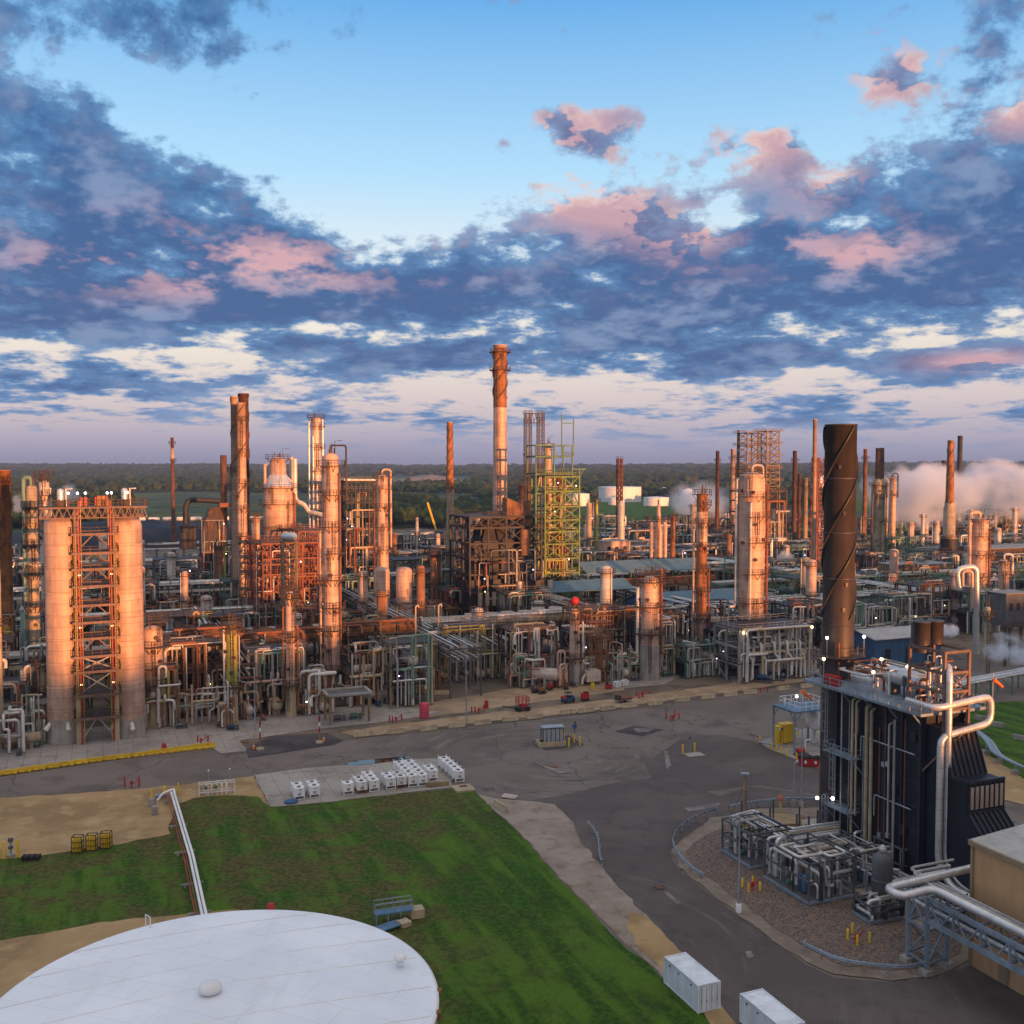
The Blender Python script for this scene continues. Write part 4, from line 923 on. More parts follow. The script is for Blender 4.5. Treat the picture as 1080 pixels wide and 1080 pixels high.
# ------------------------------------------------------------------ loading skid with white bulk tank
def loading_skid():
    A = G(857,790); t = thing('bulk_tank', 'white horizontal tank on legs under the loading canopy', 'tank', (A.x+1.5,A.y+2.5,.15), TH)
    MB().hdrum((3.0,0,4.4), (1,0,0), 8.0, 1.75, 22).obj('vessel', 'white_worn', t)
    for x in (.2,5.8):
        for y in (-1,1): MB().box((x,y,1.8), (.5,.5,3.6)).obj('leg', 'white_worn', t)
    m = MB()
    for k in (0,1): m.box((-1.72,-.3+.6*k-.3,4.5-.5*k), (.04,.8,.16))
    m.obj('nameplate', 'steel_dark', t)
    for k in range(4): MB().tube([(-.6+1.3*k,-1.9,.1),(-.6+1.3*k,-1.9,2.2+.3*k),(-.6+1.3*k,-.8,3.0)], .1, 8, .3).obj('drain_pipe', 'white', t)
    B = G(838,797); t = thing('loading_canopy', 'blue grey steel loading platform with roof deck and handrails', 'platform', (B.x,B.y,.15), TH)
    m = MB(); Wd, Dd, hz = 7.5, 6.0, 7.2
    for x in (0,Wd):
        for y in (0,Dd): m.box((x,y,hz/2), (.28,.28,hz))
    for y in (0,Dd): m.beam((0,y,hz), (Wd,y,hz), .2,.3).beam((0,y,hz-1.6), (1.4,y,hz-.1), .14)
    for x in (0,Wd): m.beam((x,0,hz), (x,Dd,hz), .2,.3).beam((x,0,hz-1.6), (x,1.4,hz-.1), .14)
    m.obj('steel_frame', 'galv_blue', t); MB().box((Wd/2,Dd/2,hz+.2), (Wd+.4,Dd+.4,.1)).obj('deck', 'blue_grate', t)
    MB().rail([(1.2,.2,hz+.2),(1.2,Dd,hz+.2),(Wd,Dd,hz+.2),(Wd,.2,hz+.2),(1.2,.2,hz+.2)], 1.4, .08, 1.4).obj('handrail', 'white', t)
    MB().tube([(3.5,3,hz+.3),(3.5,3,hz+3.2)], .06, 6).obj('mast', 'galv', t); MB().tube([(3.6,3,hz+3.0),(5.2,2.4,hz+1.6)], [.38,.22], 10).obj('windsock', 'orange', t)
    MB().sphere((2.6,3,hz+2.1), .25).obj('lamp', 'lamp_white', t)
    Cc = G(826,784.5); t = thing('dosing_cabinet', 'yellow dosing cabinet with dark doors under the canopy', 'cabinet', (Cc.x,Cc.y,.15), TH)
    MB().box((-1.05,0,1.6), (1.1,1.2,3.2)).obj('tall_cabinet', 'yellow', t); MB().box((.95,.5,1.75), (2.5,1.8,3.3)).obj('wide_cabinet', 'yellow', t)
    MB().box((-1.05,-.62,1.4), (.06,.05,2.2)).box((-.75,-.62,2.7),(.4,.04,.4)).obj('door_handle', 'black', t); MB().box((-1.2,-.63,2.75), (.45,.03,.4)).obj('warning_label', 'white', t)
    D = G(858,808); t = thing('waste_skip', 'red open waste bin filled with black bags beside the boiler', 'bin', (D.x,D.y,.15), TH-.55)
    MB().add([(-2.3,-.9,0),(2.3,-.9,0),(2.3,.9,0),(-2.3,.9,0),(-2.5,-1.1,1.3),(2.5,-1.1,1.3),(2.5,1.1,1.3),(-2.5,1.1,1.3)], [(3,2,1,0),(0,1,5,4),(1,2,6,5),(2,3,7,6),(3,0,4,7)]).obj('bin_body', 'red', t)
    m = MB()
    for k in range(7): m.sphere((-1.8+.6*k,.25*(-1)**k,1.2), .62, 8, .7)
    m.obj('black_bag', 'rubber', t); m = MB()
    for x in (-1.4,.2): m.box((x,-1.06,.75), (.35,.03,.5))
    m.obj('sticker', 'white', t)
    E_ = G(845,797); t = thing('pump_skid', 'small red and grey pump skid beneath the white bulk tank', 'pump', (E_.x,E_.y,.15), TH)
    MB().box((0,0,.15), (2.4,1.2,.3)).obj('base', 'steel_grey', t); MB().cyl((-.8,0,.8), (.6,0,.8), .4, n=12).obj('motor', 'red', t); MB().tube([(.8,0,.4),(.8,0,2.4),(2.2,.4,2.4)], .1, 8, .3).obj('discharge_pipe', 'white', t)
    g = G(810,788.5); t = thing('barrier_rail', 'low white and blue pipe rail at the loading pad edge', 'rail', (g.x,g.y,.2), TH-1.0)
    MB().tube([(-2.2,0,.5),(2.4,0,.5)], .14, 8).obj('rail', 'galv_blue', t); MB().box((-2,0,.25),(.2,.2,.5)).box((2.2,0,.25),(.2,.2,.5)).obj('post', 'yellow', t)
    g = G(798.8,784); t = thing('delineator', 'thin red and white delineator post at the loading pad corner', 'post', (g.x,g.y,.15)); MB().lathe([(.3,0),(.3,.1),(.1,.14),(.1,1.2)], n=10).obj('post', 'red', t); MB().cyl((0,0,.6),(0,0,.85),.12,n=10).obj('band','white',t)
loading_skid()
# ------------------------------------------------------------------ yard clutter along the verge
p = G(447.5,757); t = thing('chemical_tank', 'upright pinkish red drum tank standing on the apron', 'tank', (p.x,p.y,.1))
MB().lathe([(.95,0),(.95,2.7),(.9,2.85),(.3,3.0)], n=20).obj('shell', 'pinkred', t); MB().lathe([(1.0,1.3),(1.0,1.4)], n=20).obj('band', 'pinkred', t)
def buggy(px, py, mat, lab):
    p = G(px, py); t = thing('utility_vehicle', lab, 'vehicle', (p.x,p.y,.12), TH+.1)
    MB().box((0,0,.75), (2.7,1.3,.5)).box((.9,0,1.1),(.8,1.2,.4)).obj('body', mat, t); m = MB()
    for x in (-.5,.6):
        for y in (-.6,.6): m.box((x,y,1.5), (.07,.07,1.1))
    m.box((.05,0,2.05), (1.3,1.3,.08)).obj('roll_cage', 'black', t); MB().box((-.1,0,1.1), (.6,1.1,.5)).obj('seat', 'black', t); MB().box((-1,0,1.1), (.9,1.25,.3)).obj('cargo_bed', 'red', t)
    for x in (-.9,.9):
        for y in (-.7,.7):
            w = MB().cyl((x,y-.12,.4), (x,y+.12,.4), .4, n=12).obj('wheel', 'rubber', t)
    for y in (-.45,.45): MB().sphere((1.38,y,1.0), .12).obj('headlight', 'white', t)
buggy(599,741,'blue','dark blue utility vehicle parked on the dirt near the road')
p = G(617,739); t = thing('generator', 'small dark red generator box on the dirt', 'generator', (p.x,p.y,.12), TH)
MB().box((0,0,.9), (1.5,1.0,1.2)).obj('casing', 'red', t); MB().box((.2,0,1.6), (.9,.8,.3)).obj('hood', 'black', t); MB().box((0,0,.2), (1.7,1.1,.2)).obj('skid', 'black', t)
p = G(551,750); t = thing('boom_lift', 'red scissor platform lift with towing arm near the barriers', 'lift', (p.x,p.y,.12), TH)
MB().box((0,0,.6), (3.0,1.5,.35)).obj('chassis', 'steel_dark', t); MB().rail([(-1.2,-.7,1.2),(1.2,-.7,1.2),(1.2,.7,1.2),(-1.2,.7,1.2),(-1.2,-.7,1.2)], 1.6, .1, .8).obj('basket', 'red', t)
MB().beam((-1.3,0,.6), (-4.2,.5,1.1), .22).obj('drawbar', 'steel_dark', t); MB().box((.2,0,1.0), (1.4,1,.7)).obj('engine', 'red', t)
for x in (-1,1):
    for y in (-.8,.8): MB().cyl((x,y-.12,.4), (x,y+.12,.4), .4, n=12).obj('wheel', 'rubber', t)
p = G(657,741); t = thing('skid_trailer', 'small flat trailer carrying pipes beside the barriers', 'trailer', (p.x,p.y,.12), TH)
MB().box((0,0,.6), (3.6,1.6,.2)).obj('bed', 'steel_grey', t); MB().box((-1,0,1.1), (1.0,1.2,.8)).obj('toolbox', 'steel_dark', t); MB().rail([(-1.7,-.75,.7),(1.7,-.75,.7)], .9, .1, .8).rail([(-1.7,.75,.7),(1.7,.75,.7)], .9, .1, .8).obj('side_rail', 'steel_tan', t)
MB().tube([(-1,-.3,.8),(2.4,-.3,.8)], .12, 8).tube([(-1,.1,.8),(2.6,.1,.8)], .12, 8).obj('pipe', 'red', t)
for y in (-.85,.85): MB().cyl((0,y-.1,.35), (0,y+.1,.35), .35, n=12).obj('wheel', 'rubber', t)
for i, (x, y) in enumerate(((651,725.5),(658.5,724))):
    p = G(x, y); t = thing('bulk_tote', f'white liquid tote in a wire cage, {("left","right")[i]} of two by the scaffold column', 'tote', (p.x,p.y,.1), TH)
    MB().box((0,0,.7), (1.5,1.3,1.3)).obj('bottle', 'white', t); m = MB()
    for k in range(4): m.box((-.75+.5*k,-.67,.75), (.05,.04,1.4)); m.box((0,-.67,.2+.4*k), (1.55,.04,.05))
    m.obj('cage', 'galv', t); MB().box((0,0,.06), (1.5,1.3,.12)).obj('pallet', 'wood', t)
p = G(642,727); t = thing('vacuum_unit', 'compact red vacuum unit next to the white totes', 'machine', (p.x,p.y,.1)); MB().box((0,0,.6), (1.6,1.0,.9)).obj('casing', 'red', t); MB().cyl((-.4,-.3,1.05), (-.4,-.3,1.6), .25, n=10).obj('exhaust', 'black', t)
p = G(625,727); t = thing('yellow_drum', 'single yellow drum standing on the dirt beside the grey machine', 'drum', (p.x,p.y,.1)); MB().lathe([(.45,0),(.45,1.3),(.4,1.35)], n=14).obj('shell', 'yellow', t); MB().lathe([(.48,.6),(.48,.68)], n=14).obj('band', 'yellow_dirty', t)
p = G(624,722); t = thing('blast_machine', 'bulky pale grey machine housing near the scaffold column', 'machine', (p.x,p.y,.1), TH); MB().box((0,0,2.0), (3.4,2.4,2.4)).box((.3,0,3.3),(2.0,1.8,.4)).obj('housing', 'jacket_pale', t); m = MB()
for x in (-1.4,1.4):
    for y in (-1,1): m.box((x,y,.4), (.25,.25,.9))
m.obj('leg', 'steel_grey', t); MB().tube([(-1.7,-.3,2.4),(-2.6,-.6,1.6),(-2.8,-.8,.3)], .3, 8, .5).obj('chute', 'jacket_pale', t)
p = G(590,724.5); t = thing('tool_locker', 'rusty orange steel locker beside the horizontal drum', 'locker', (p.x,p.y,.1), TH); MB().box((0,0,1.5), (2.3,1.3,3.0)).obj('casing', 'rust_orange', t); MB().box((0,-.67,1.5), (.05,.04,2.7)).obj('door_gap', 'rust_dark', t)
for i, (x, y, mt) in enumerate(((565,731,'steel_brown'),(572,732,'rust_orange'),(580,728,'red'),(597,727,'rust_dark'))):
    p = G(x, y); t = thing('air_mover', f'{["dark brown","orange brown","dark red","rust brown"][i]} portable engine set on the dirt by the drum', 'engine', (p.x,p.y,.1), TH+.4*i)
    MB().box((0,0,.3), (1.9,1.0,.3)).obj('base', 'steel_dark', t); MB().cyl((-.5,0,.95), (.5,0,.95), .5, n=12).obj('engine_body', mt, t); MB().tube([(.3,.2,1.2),(.3,.2,2.0)], .1, 6).obj('exhaust', 'steel_dark', t)
# ------------------------------------------------------------------ boiler block with the dark stack, pipe skids, beige hall, pipe bridge
def route(box, r, rng=rnd, levels=None, legs=None):
    """one plausible orthogonal pipe inside a box"""
    x0,x1,y0,y1,z0,z1 = box; U = rng.uniform
    levels = levels or [z0+(z1-z0)*k for k in (.35,.5,.65,.8,.95)]
    x, y = U(x0,x1), U(y0,y1); zl = rng.choice(levels)+U(-.2,.2)
    pts = [(x,y,z0 if rng.random() < .65 else max(z0, zl-U(1,3)))]
    pts.append((x,y,zl)); ax = rng.random() < .55
    for k in range(rng.randint(1, 3) if legs is None else legs):
        if ax: x = U(x0,x1)
        else: y = U(y0,y1)
        pts.append((x,y,zl)); ax = not ax
        if rng.random() < .35:
            zl = rng.choice(levels)+U(-.2,.2); pts.append((x,y,zl))
    if rng.random() < .6: pts.append((x,y,max(z0, zl-U(1.5,5))))
    out = [pts[0]]
    for p in pts[1:]:
        if (Vector(p)-Vector(out[-1])).length > .5: out.append(p)
    if len(out) < 2: out.append((out[0][0], out[0][1], out[0][2]+1.5))
    return MB().tube(out, r, 7, r*2.6)
def pump(parent, x, y, mat='blue_pump', s=1.0, rz=0):
    g = MB().box((x,y,.2*s), (2.4*s,1.0*s,.3*s), rz); 
    o = g.obj('pump_base', 'steel_grey', parent)
    d = Vector((math.cos(rz), math.sin(rz), 0)); p = Vector((x,y,.85*s))
    MB().tube([p-d*1.1*s, p-d*.95*s, p+d*.2*s, p+d*.3*s], [.35*s,.45*s,.45*s,.3*s], 12).obj('motor', mat, o)
    MB().cyl(p+d*.3*s, p+d*1.1*s, .16*s, n=8).sphere(p+d*.9*s, .36*s, 8).obj('pump_casing', 'steel_grey', o)
OB = Vector((47.4,117,.2))
def boiler():
    t = thing('boiler_house', 'tall black heat recovery boiler with pipes, ladders and rooftop drum', 'boiler', OB, TH)
    W, L, Z = 6.4, 14.6, 21.3
    m = MB().box((W/2,L/2,Z/2), (W,L,Z)); m.obj('casing', 'navy', t); MB().box((3.4,L+1.2,8.5), (3.4,2.6,12)).obj('stack_breeching', 'navy', t)
    m = MB()
    for y in (0.05,3.0,5.9,8.8,11.7,L-.1): m.box((-.16,y,Z/2), (.3,.35,Z))
    for z in (1.2,4.1,7,9.9,12.8,15.7,18.6,20.8):
        m.box((-.07,L/2,z), (.13,L,.22))
        m.box((W/2,-.07,z), (W,.13,.22))
    for x in (.2,2.2,4.2,6.2): m.box((x,-.14,Z/2), (.3,.26,Z))
    m.obj('stiffener', 'navy_rib', t)
    # deck round the roof
    m = MB().box((W/2-.2,L/2+1.5,Z+.18), (W+3.4,L+6.4,.14)); dk = m.obj('roof_deck', 'galv_blue', t)
    m = MB(); x0,x1,y0,y1 = -1.8,W+1.4,-1.6,L+4.6
    m.rail([(x0,y0,Z+.25),(x0,y1,Z+.25),(x1,y1,Z+.25),(x1,y0,Z+.25),(x0,y0,Z+.25)], 1.15, .07, 1.7); m.obj('handrail', 'galv', dk)
    m = MB()
    for y in (0,4,8,12,16): m.beam((-1.7,y,Z+.05), (0,y,Z-1.7), .16).beam((-1.8,y,Z+.05), (W,y,Z+.05), .14,.2)
    m.beam((x0,y0,Z+.05), (x0,y1,Z+.05), .16,.26).beam((x0,y0,Z+.05), (x1,y0,Z+.05), .16,.26); m.obj('deck_bracket', 'galv_blue', t)
    # side platforms with ladders on the west face
    for z, y0, y1 in ((15.0,10.2,15.8),(13.2,9.6,15.0),(6.2,10.2,15.0)):
        if z == 15.0: continue
        d = MB().box((-1.0,(y0+y1)/2,z), (1.9,y1-y0,.12)).obj('side_platform', 'galv_blue', t)
        MB().rail([(-.1,y0,z),(-1.9,y0,z),(-1.9,y1,z),(-.1,y1,z)], 1.15, .06, 1.2).beam((-1.9,y0,z), (-.1,y0,z-2), .12).beam((-1.9,y1,z), (-.1,y1,z-2), .12).obj('handrail', 'galv', d)
    for z0, z1, y in ((13.3,Z+.3,15.2),(6.3,13.2,13.6),(.3,6.2,15.0)): MB().ladder((-1.3,y,0), z0, z1+1.0, (-1,0,0), t=.06).obj('ladder', 'galv', t)
    # pipes down the west face
    for y, r, mt, z0, z1 in ((10.9,.17,'pipe_tan',1,20.6),(10.2,.14,'pipe_tan',6,20.5),(8.3,.26,'jacket_tan',.6,20.3),(7.5,.22,'jacket_tan',.6,20.0),(4.5,.13,'pipe_grey',5.5,19),(3.6,.15,'pipe_grey',2.5,19.6),(12.9,.1,'pipe_grey',2,21)):
        MB().tube([(-.2,y,z1),(-.75,y,z1-.2),(-.75,y,z0+1.2),(-.75,y,z0)] if y != 3.6 else [(-.75,3.6,z1),(-.75,3.6,z0),(-.9,7.0,z0-.8),(-1.2,8,z0-.8)], r, 9, .5).obj('downpipe', mt, t)
    MB().tube([(-.5,10.3,19.5),(-.5,10.3,16.4),(-.5,11.2,15.4),(-.5,11.2,9)], .2, 8, .5).obj('downpipe', 'pipe_grey', t)
    for y, z in ((5.2,13.8),(5.8,13.6),(4.9,5.2),(6.3,4.8),(11.2,12.2),(9.2,3.4)): MB().box((-.35,y,z), (.3,.5,.6)).obj('junction_box', 'galv', t)
    for y, z0, z1 in ((2.2,2,20),(5.4,1,20.6),(6.4,3,18),(9.2,2,16),(11.8,1,20),(14.4,2,13)): MB().tube([(-.45,y,z1),(-.45,y,z0)], .07, 6).obj('conduit', rnd.choice(('pipe_grey','galv','pipe_rust')), t)
    for y0, y1, z in ((.5,9.5,16.2),(1,7,9.6),(4,13,3.2)): MB().tube([(-.6,y0,z),(-.6,y1,z),(-.6,y1,z-2.6)], .09, 6, .3).obj('conduit', 'galv', t)
    for y, z in ((1.2,18.2),(4.1,11),(7,16.8),(12.2,8.6),(2.4,6.6)): MB().box((-.22,y,z), (.2,.9,1.1)).obj('access_door', 'navy_rib', t)
    # rooftop vessel and gear
    MB().hdrum((2.7,5.2,Z+2.6), (0,1,0), 6.2, 1.05, 18).obj('steam_drum', 'pipe_silver', t)
    m = MB()
    for y in (3.2,7.4): m.box((2.7,y,Z+.95), (1.5,.4,1.4))
    m.obj('drum_saddle', 'steel_grey', t)
    MB().hdrum((1.2,11.4,Z+1.6), (0,1,0), 3.2, .6, 14).obj('flash_drum', 'pipe_silver', t)
    rg = random.Random(3)
    for k in range(16):
        route((-.9,W+.6,-.5,L+.5,Z+.3,Z+3.6), rg.choice((.09,.12,.16,.2)), rg).obj('roof_pipe', rg.choice(('pipe_silver','pipe_silver','pipe_pale','pipe_grey','pipe_rust')), t)
    for k in range(9):
        x, y = rg.uniform(-.8,W), rg.uniform(0,L); z = Z+.3
        MB().lathe([(.16,0),(.16,rg.uniform(1.2,2.4)),(.24,2.4),(.24,2.7),(.1,2.9)], (x,y,z), 10).obj('safety_valve', rg.choice(('pipe_silver','steel_red','blue_pump','steel_grey')), t)
    MB().box((-.9,14.6,Z+.9), (.9,2.4,1.2)).obj('valve_box', 'red', t)
    for x, y in ((-1.5,15.6),(5.2,12.6),(4.8,7.6),(-1.5,6.5)):
        MB().cyl((x,y,Z+.2), (x,y,Z+3.4), .06, n=6).obj('lamp_post', 'galv', t); MB().sphere((x,y,Z+3.5), .2).obj('lamp', 'lamp_warm', t)
    for x, y, z in ((-2.0,15.9,6.6),(-1.9,13.0,7.4)): MB().sphere((x,y,z), .22).obj('lamp', 'lamp_white', t)
    # open steel at the south east corner
    m = MB(); zz = Z+7.2
    FX = 4.4
    for x in (.8,FX):
        for y in (-2.4,3.0): m.box((x,y,(zz+Z)/2-4), (.3,.3,zz-Z+8))
    for z in (Z-4,Z-1.6,Z+.6,Z+2.6,Z+4.8,zz):
        for y in (-2.4,3.0): m.beam((.8,y,z), (FX,y,z), .2,.3)
        for x in (.8,FX): m.beam((x,-2.4,z), (x,3,z), .2,.3)
    for z in (Z-4,Z+.6,Z+2.6): m.beam((.8,-2.4,z), (FX,-2.4,z+2.1), .16).beam((FX,-2.4,z), (FX,3,z+2.1), .16)
    m.beam((.8,-2.4,Z-4), (0,0,Z-7), .2).beam((FX,-2.4,Z-4), (FX,0,Z-7), .2); m.obj('support_steel', 'steel_rose', t)
    m = MB()
    for x in (1.6,3.6):
        m = MB().lathe([(.95,0),(.95,2.6),(1.02,2.6),(1.02,2.75),(.9,2.75)], (x,2.0,zz+.2), 18); m.obj('vent_silencer', 'dark_stack', t)
    MB().lathe([(1.15,0),(1.15,3.4),(1.0,3.5)], (3.0,3.6,zz-1.0), 18).obj('vent_silencer', 'dark_stack', t)
    for k in range(7): route((1.0,4.4,-2.2,2.6,Z+.4,zz-1), rg.choice((.1,.14,.2)), rg).obj('roof_pipe', rg.choice(('pipe_rust','pipe_grey','pipe_silver')), t)
    MB().tube([(W+1.6,-2.5,Z+4.4),(W+1.6,-2.5,Z+1.2)], .05, 6).obj('mast', 'galv', t); MB().tube([(W+1.7,-2.5,Z+3.6),(W+2.7,-2.9,Z+2.7)], [.26,.15], 10).obj('windsock', 'orange', t)
    # the big silver loop
    MB().tube([(-1.2,1.2,Z+1.2),(-1.2,-3.2,Z+1.2),(W+.6,-3.2,Z+1.9),(W+.6,-3.2,Z-1.2),(-.2,-3.0,Z-2.2),(-.2,-3.0,4.6),(-.2,-5.0,2.6),(.2,-14,2.4)], .40, 12, 1.1).obj('main_steam_pipe', 'pipe_silver', t)
    MB().tube([(3.4,.4,Z+5.0),(1.4,-2.4,Z+5.6),(.75,-3.2,Z+4.6),(.75,-3.2,4.8),(.75,-5.2,2.9),(1.2,-14,2.6)], .36, 12, 1.1).obj('main_steam_pipe', 'pipe_silver', t)
    # stepped inlet duct towards the turbine hall
    prof = [(0,0),(0,19.8),(-1.9,19.8),(-3.9,14.6),(-6.3,14.6),(-6.3,11.2),(-8.8,8.6),(-8.8,0)]; x0, x1 = .5, 5.9
    vs = [(x, y, z) for x in (x0, x1) for y, z in prof]; n = len(prof)
    MB().add(vs, [tuple(range(n-1,-1,-1)), tuple(range(n,2*n))]+[(i,(i+1)%n,n+(i+1)%n,n+i) for i in range(n)]).obj('inlet_duct', 'navy', t)
    m = MB()
    for i in (2,4,5):
        a, b = prof[i], prof[i+1]
        for k in range(8):
            x = x0+.15+(x1-x0-.3)*k/7; m.beam((x,a[0],a[1]+.05), (x,b[0],b[1]+.05), .14,.34)
    m.obj('duct_rib', 'navy_rib', t)
    m = MB()
    for k in range(7): x = x0+.55+(x1-x0-1.1)*k/6; m.box((x,-6.42,12.95), (.42,.12,2.5))
    m.obj('duct_louvre', 'louvre_tan', t)
    m = MB().box((x0-.05,-5.1,14.75), (.3,2.5,.3)).box(((x0+x1)/2,-6.3,14.7), (x1-x0,.3,.3)).box(((x0+x1)/2,-6.35,11.35), (x1-x0,.3,.3)); m.obj('duct_frame', 'navy_rib', t)
    d = MB().box((W+1.2,-6.5,7.6), (3.2,3.4,.14)).obj('side_platform', 'galv_blue', t); MB().rail([(W-.3,-8.2,7.7),(W+2.8,-8.2,7.7),(W+2.8,-4.8,7.7)], 1.15, .07, 1.1).obj('handrail', 'galv', d)
    m = MB()
    for x in (W-.2,W+2.6): m.box((x,-8,3.8), (.22,.22,7.6))
    m.obj('platform_leg', 'galv_blue', t)
    return t
BOILER = boiler()
def dark_stack():
    c = OB+EV*3.2+NV*18.6; t = thing('stack', 'huge dark steel stack with spiral fins beside the black boiler', 'stack', (c.x,c.y,.2), TH)
    h = zat(450, c.y); r = 2.03; hb = h*.44
    MB().lathe([(r*1.03,0),(r*1.03,hb),(r,hb+.6),(r,h-.1),(r*1.04,h-.1),(r*1.04,h+.1),(r*.9,h+.1),(r*.9,h-2)], n=36, cap=False).obj('shell', 'dark_stack', t)
    m = MB()
    for k in range(3):                                # three helical strakes on the upper part
        N = 44; z0 = h*.535; pts = []
        for i in range(N+1):
            f = i/N; a = 2*math.pi*(k/3+f*1.02)+.5; z = z0+(h-z0-.2)*f
            for rr in (r-.02, r+.26): pts.append((rr*math.cos(a), rr*math.sin(a), z)); pts.append((rr*math.cos(a+.06), rr*math.sin(a+.06), z))
        m.add(pts, [(i*4+a, i*4+4+a, i*4+4+b, i*4+b) for i in range(N) for a, b in ((0,2),(2,3),(3,1),(1,0))])
    m.obj('spiral_strake', 'dark_stack', t)
    for z in (h*.16,h*.28,h*.40,h*.52,h*.63,h*.74,h*.87): MB().lathe([(r*1.035,z),(r*1.055,z+.05),(r*1.055,z+.2),(r*1.035,z+.25)], n=36, cap=False).obj('flange_ring', 'dark_stack', t)
    z = h*.445; d = MB().ringdeck(r, r+1.5, z).obj('platform', 'steel_brown', t); MB().ringrail(r+1.45, z+.1, h=1.2).obj('handrail', 'steel_brown', d)
    m = MB()
    for i in range(8): a = i*math.pi/4; m.beam(((r+1.4)*math.cos(a),(r+1.4)*math.sin(a),z), (r*math.cos(a),r*math.sin(a),z-1.6), .12)
    m.obj('platform_bracket', 'steel_brown', d)
    MB().ladder((1.9,-1.6,0), h*.40, z+1.2, (.7,-.7,0), t=.06).obj('ladder', 'steel_grey', t); MB().ladder((2.3,.9,0), 1, h*.41, (1,.2,0), t=.06).obj('ladder', 'steel_grey', t)
    for a, zz in ((4.0,h*.90),(4.3,h*.79),(4.5,h*.62),(4.35,h*.56),(5.2,h*.72),(4.2,h*.30)):
        MB().box((r*1.0*math.cos(a),r*1.0*math.sin(a),zz), (.35,.35,.5), a).obj('port', 'steel_tan' if zz < h*.65 else 'steel_brown', t)
    MB().tube([(-1.5,-2.0,1),(-1.5,-2.0,z+2)], .14, 8).obj('drain_pipe', 'pipe_rust', t)
    for a in (3.6,5.4): MB().cyl(((r+1.3)*math.cos(a),(r+1.3)*math.sin(a),z), ((r+1.3)*math.cos(a),(r+1.3)*math.sin(a),z+2.6), .05, n=6).obj('lamp_post', 'galv', d); MB().sphere(((r+1.3)*math.cos(a),(r+1.3)*math.sin(a),z+2.7), .2).obj('lamp', 'lamp_white', d)
    LAND.append(('the huge dark stack', 888, 650))
dark_stack()
# ---- beige turbine hall at the frame edge
def beige_hall():
    g = G(1024,1020); t = thing('turbine_hall', 'beige ribbed metal hall with pale flat roof at the right', 'building', (g.x,g.y,.15), TH)
    Wd, L, h = 17, 34, 12.6
    MB().box((Wd/2,-L/2,h/2), (Wd,L,h)).obj('wall', 'beige_clad', t)
    MB().add([(-.4,.4,h+.05),(Wd/2,.4,h+.75),(Wd+.4,.4,h+.05),(-.4,-L,h+.05),(Wd/2,-L,h+.75),(Wd+.4,-L,h+.05)], [(0,3,4,1),(1,4,5,2),(0,1,2)]).obj('roof', 'beige_roof', t)
    m = MB().box((-.22,-L/2,h-.15), (.35,L+.6,.45)).box((Wd/2,.22,h-.15), (Wd+.6,.35,.45)); m.obj('gutter', 'beige_trim', t)
    m = MB().box((-.05,.02,h/2), (.3,.3,h)); m.obj('corner_trim', 'beige_trim', t)
    MB().box((-.1,-4.0,1.3), (.14,1.1,2.3)).obj('door', 'beige_trim', t); MB().box((-.06,-12,5.6), (.2,3.2,1.4)).obj('wall_louvre', 'beige_trim', t)
    MB().tube([(-.4,-8.5,h-.4),(-.4,-8.5,.1)], .1, 6).obj('downspout', 'beige_trim', t)
    LAND.append(('the beige hall', 1050, 960))
beige_hall()
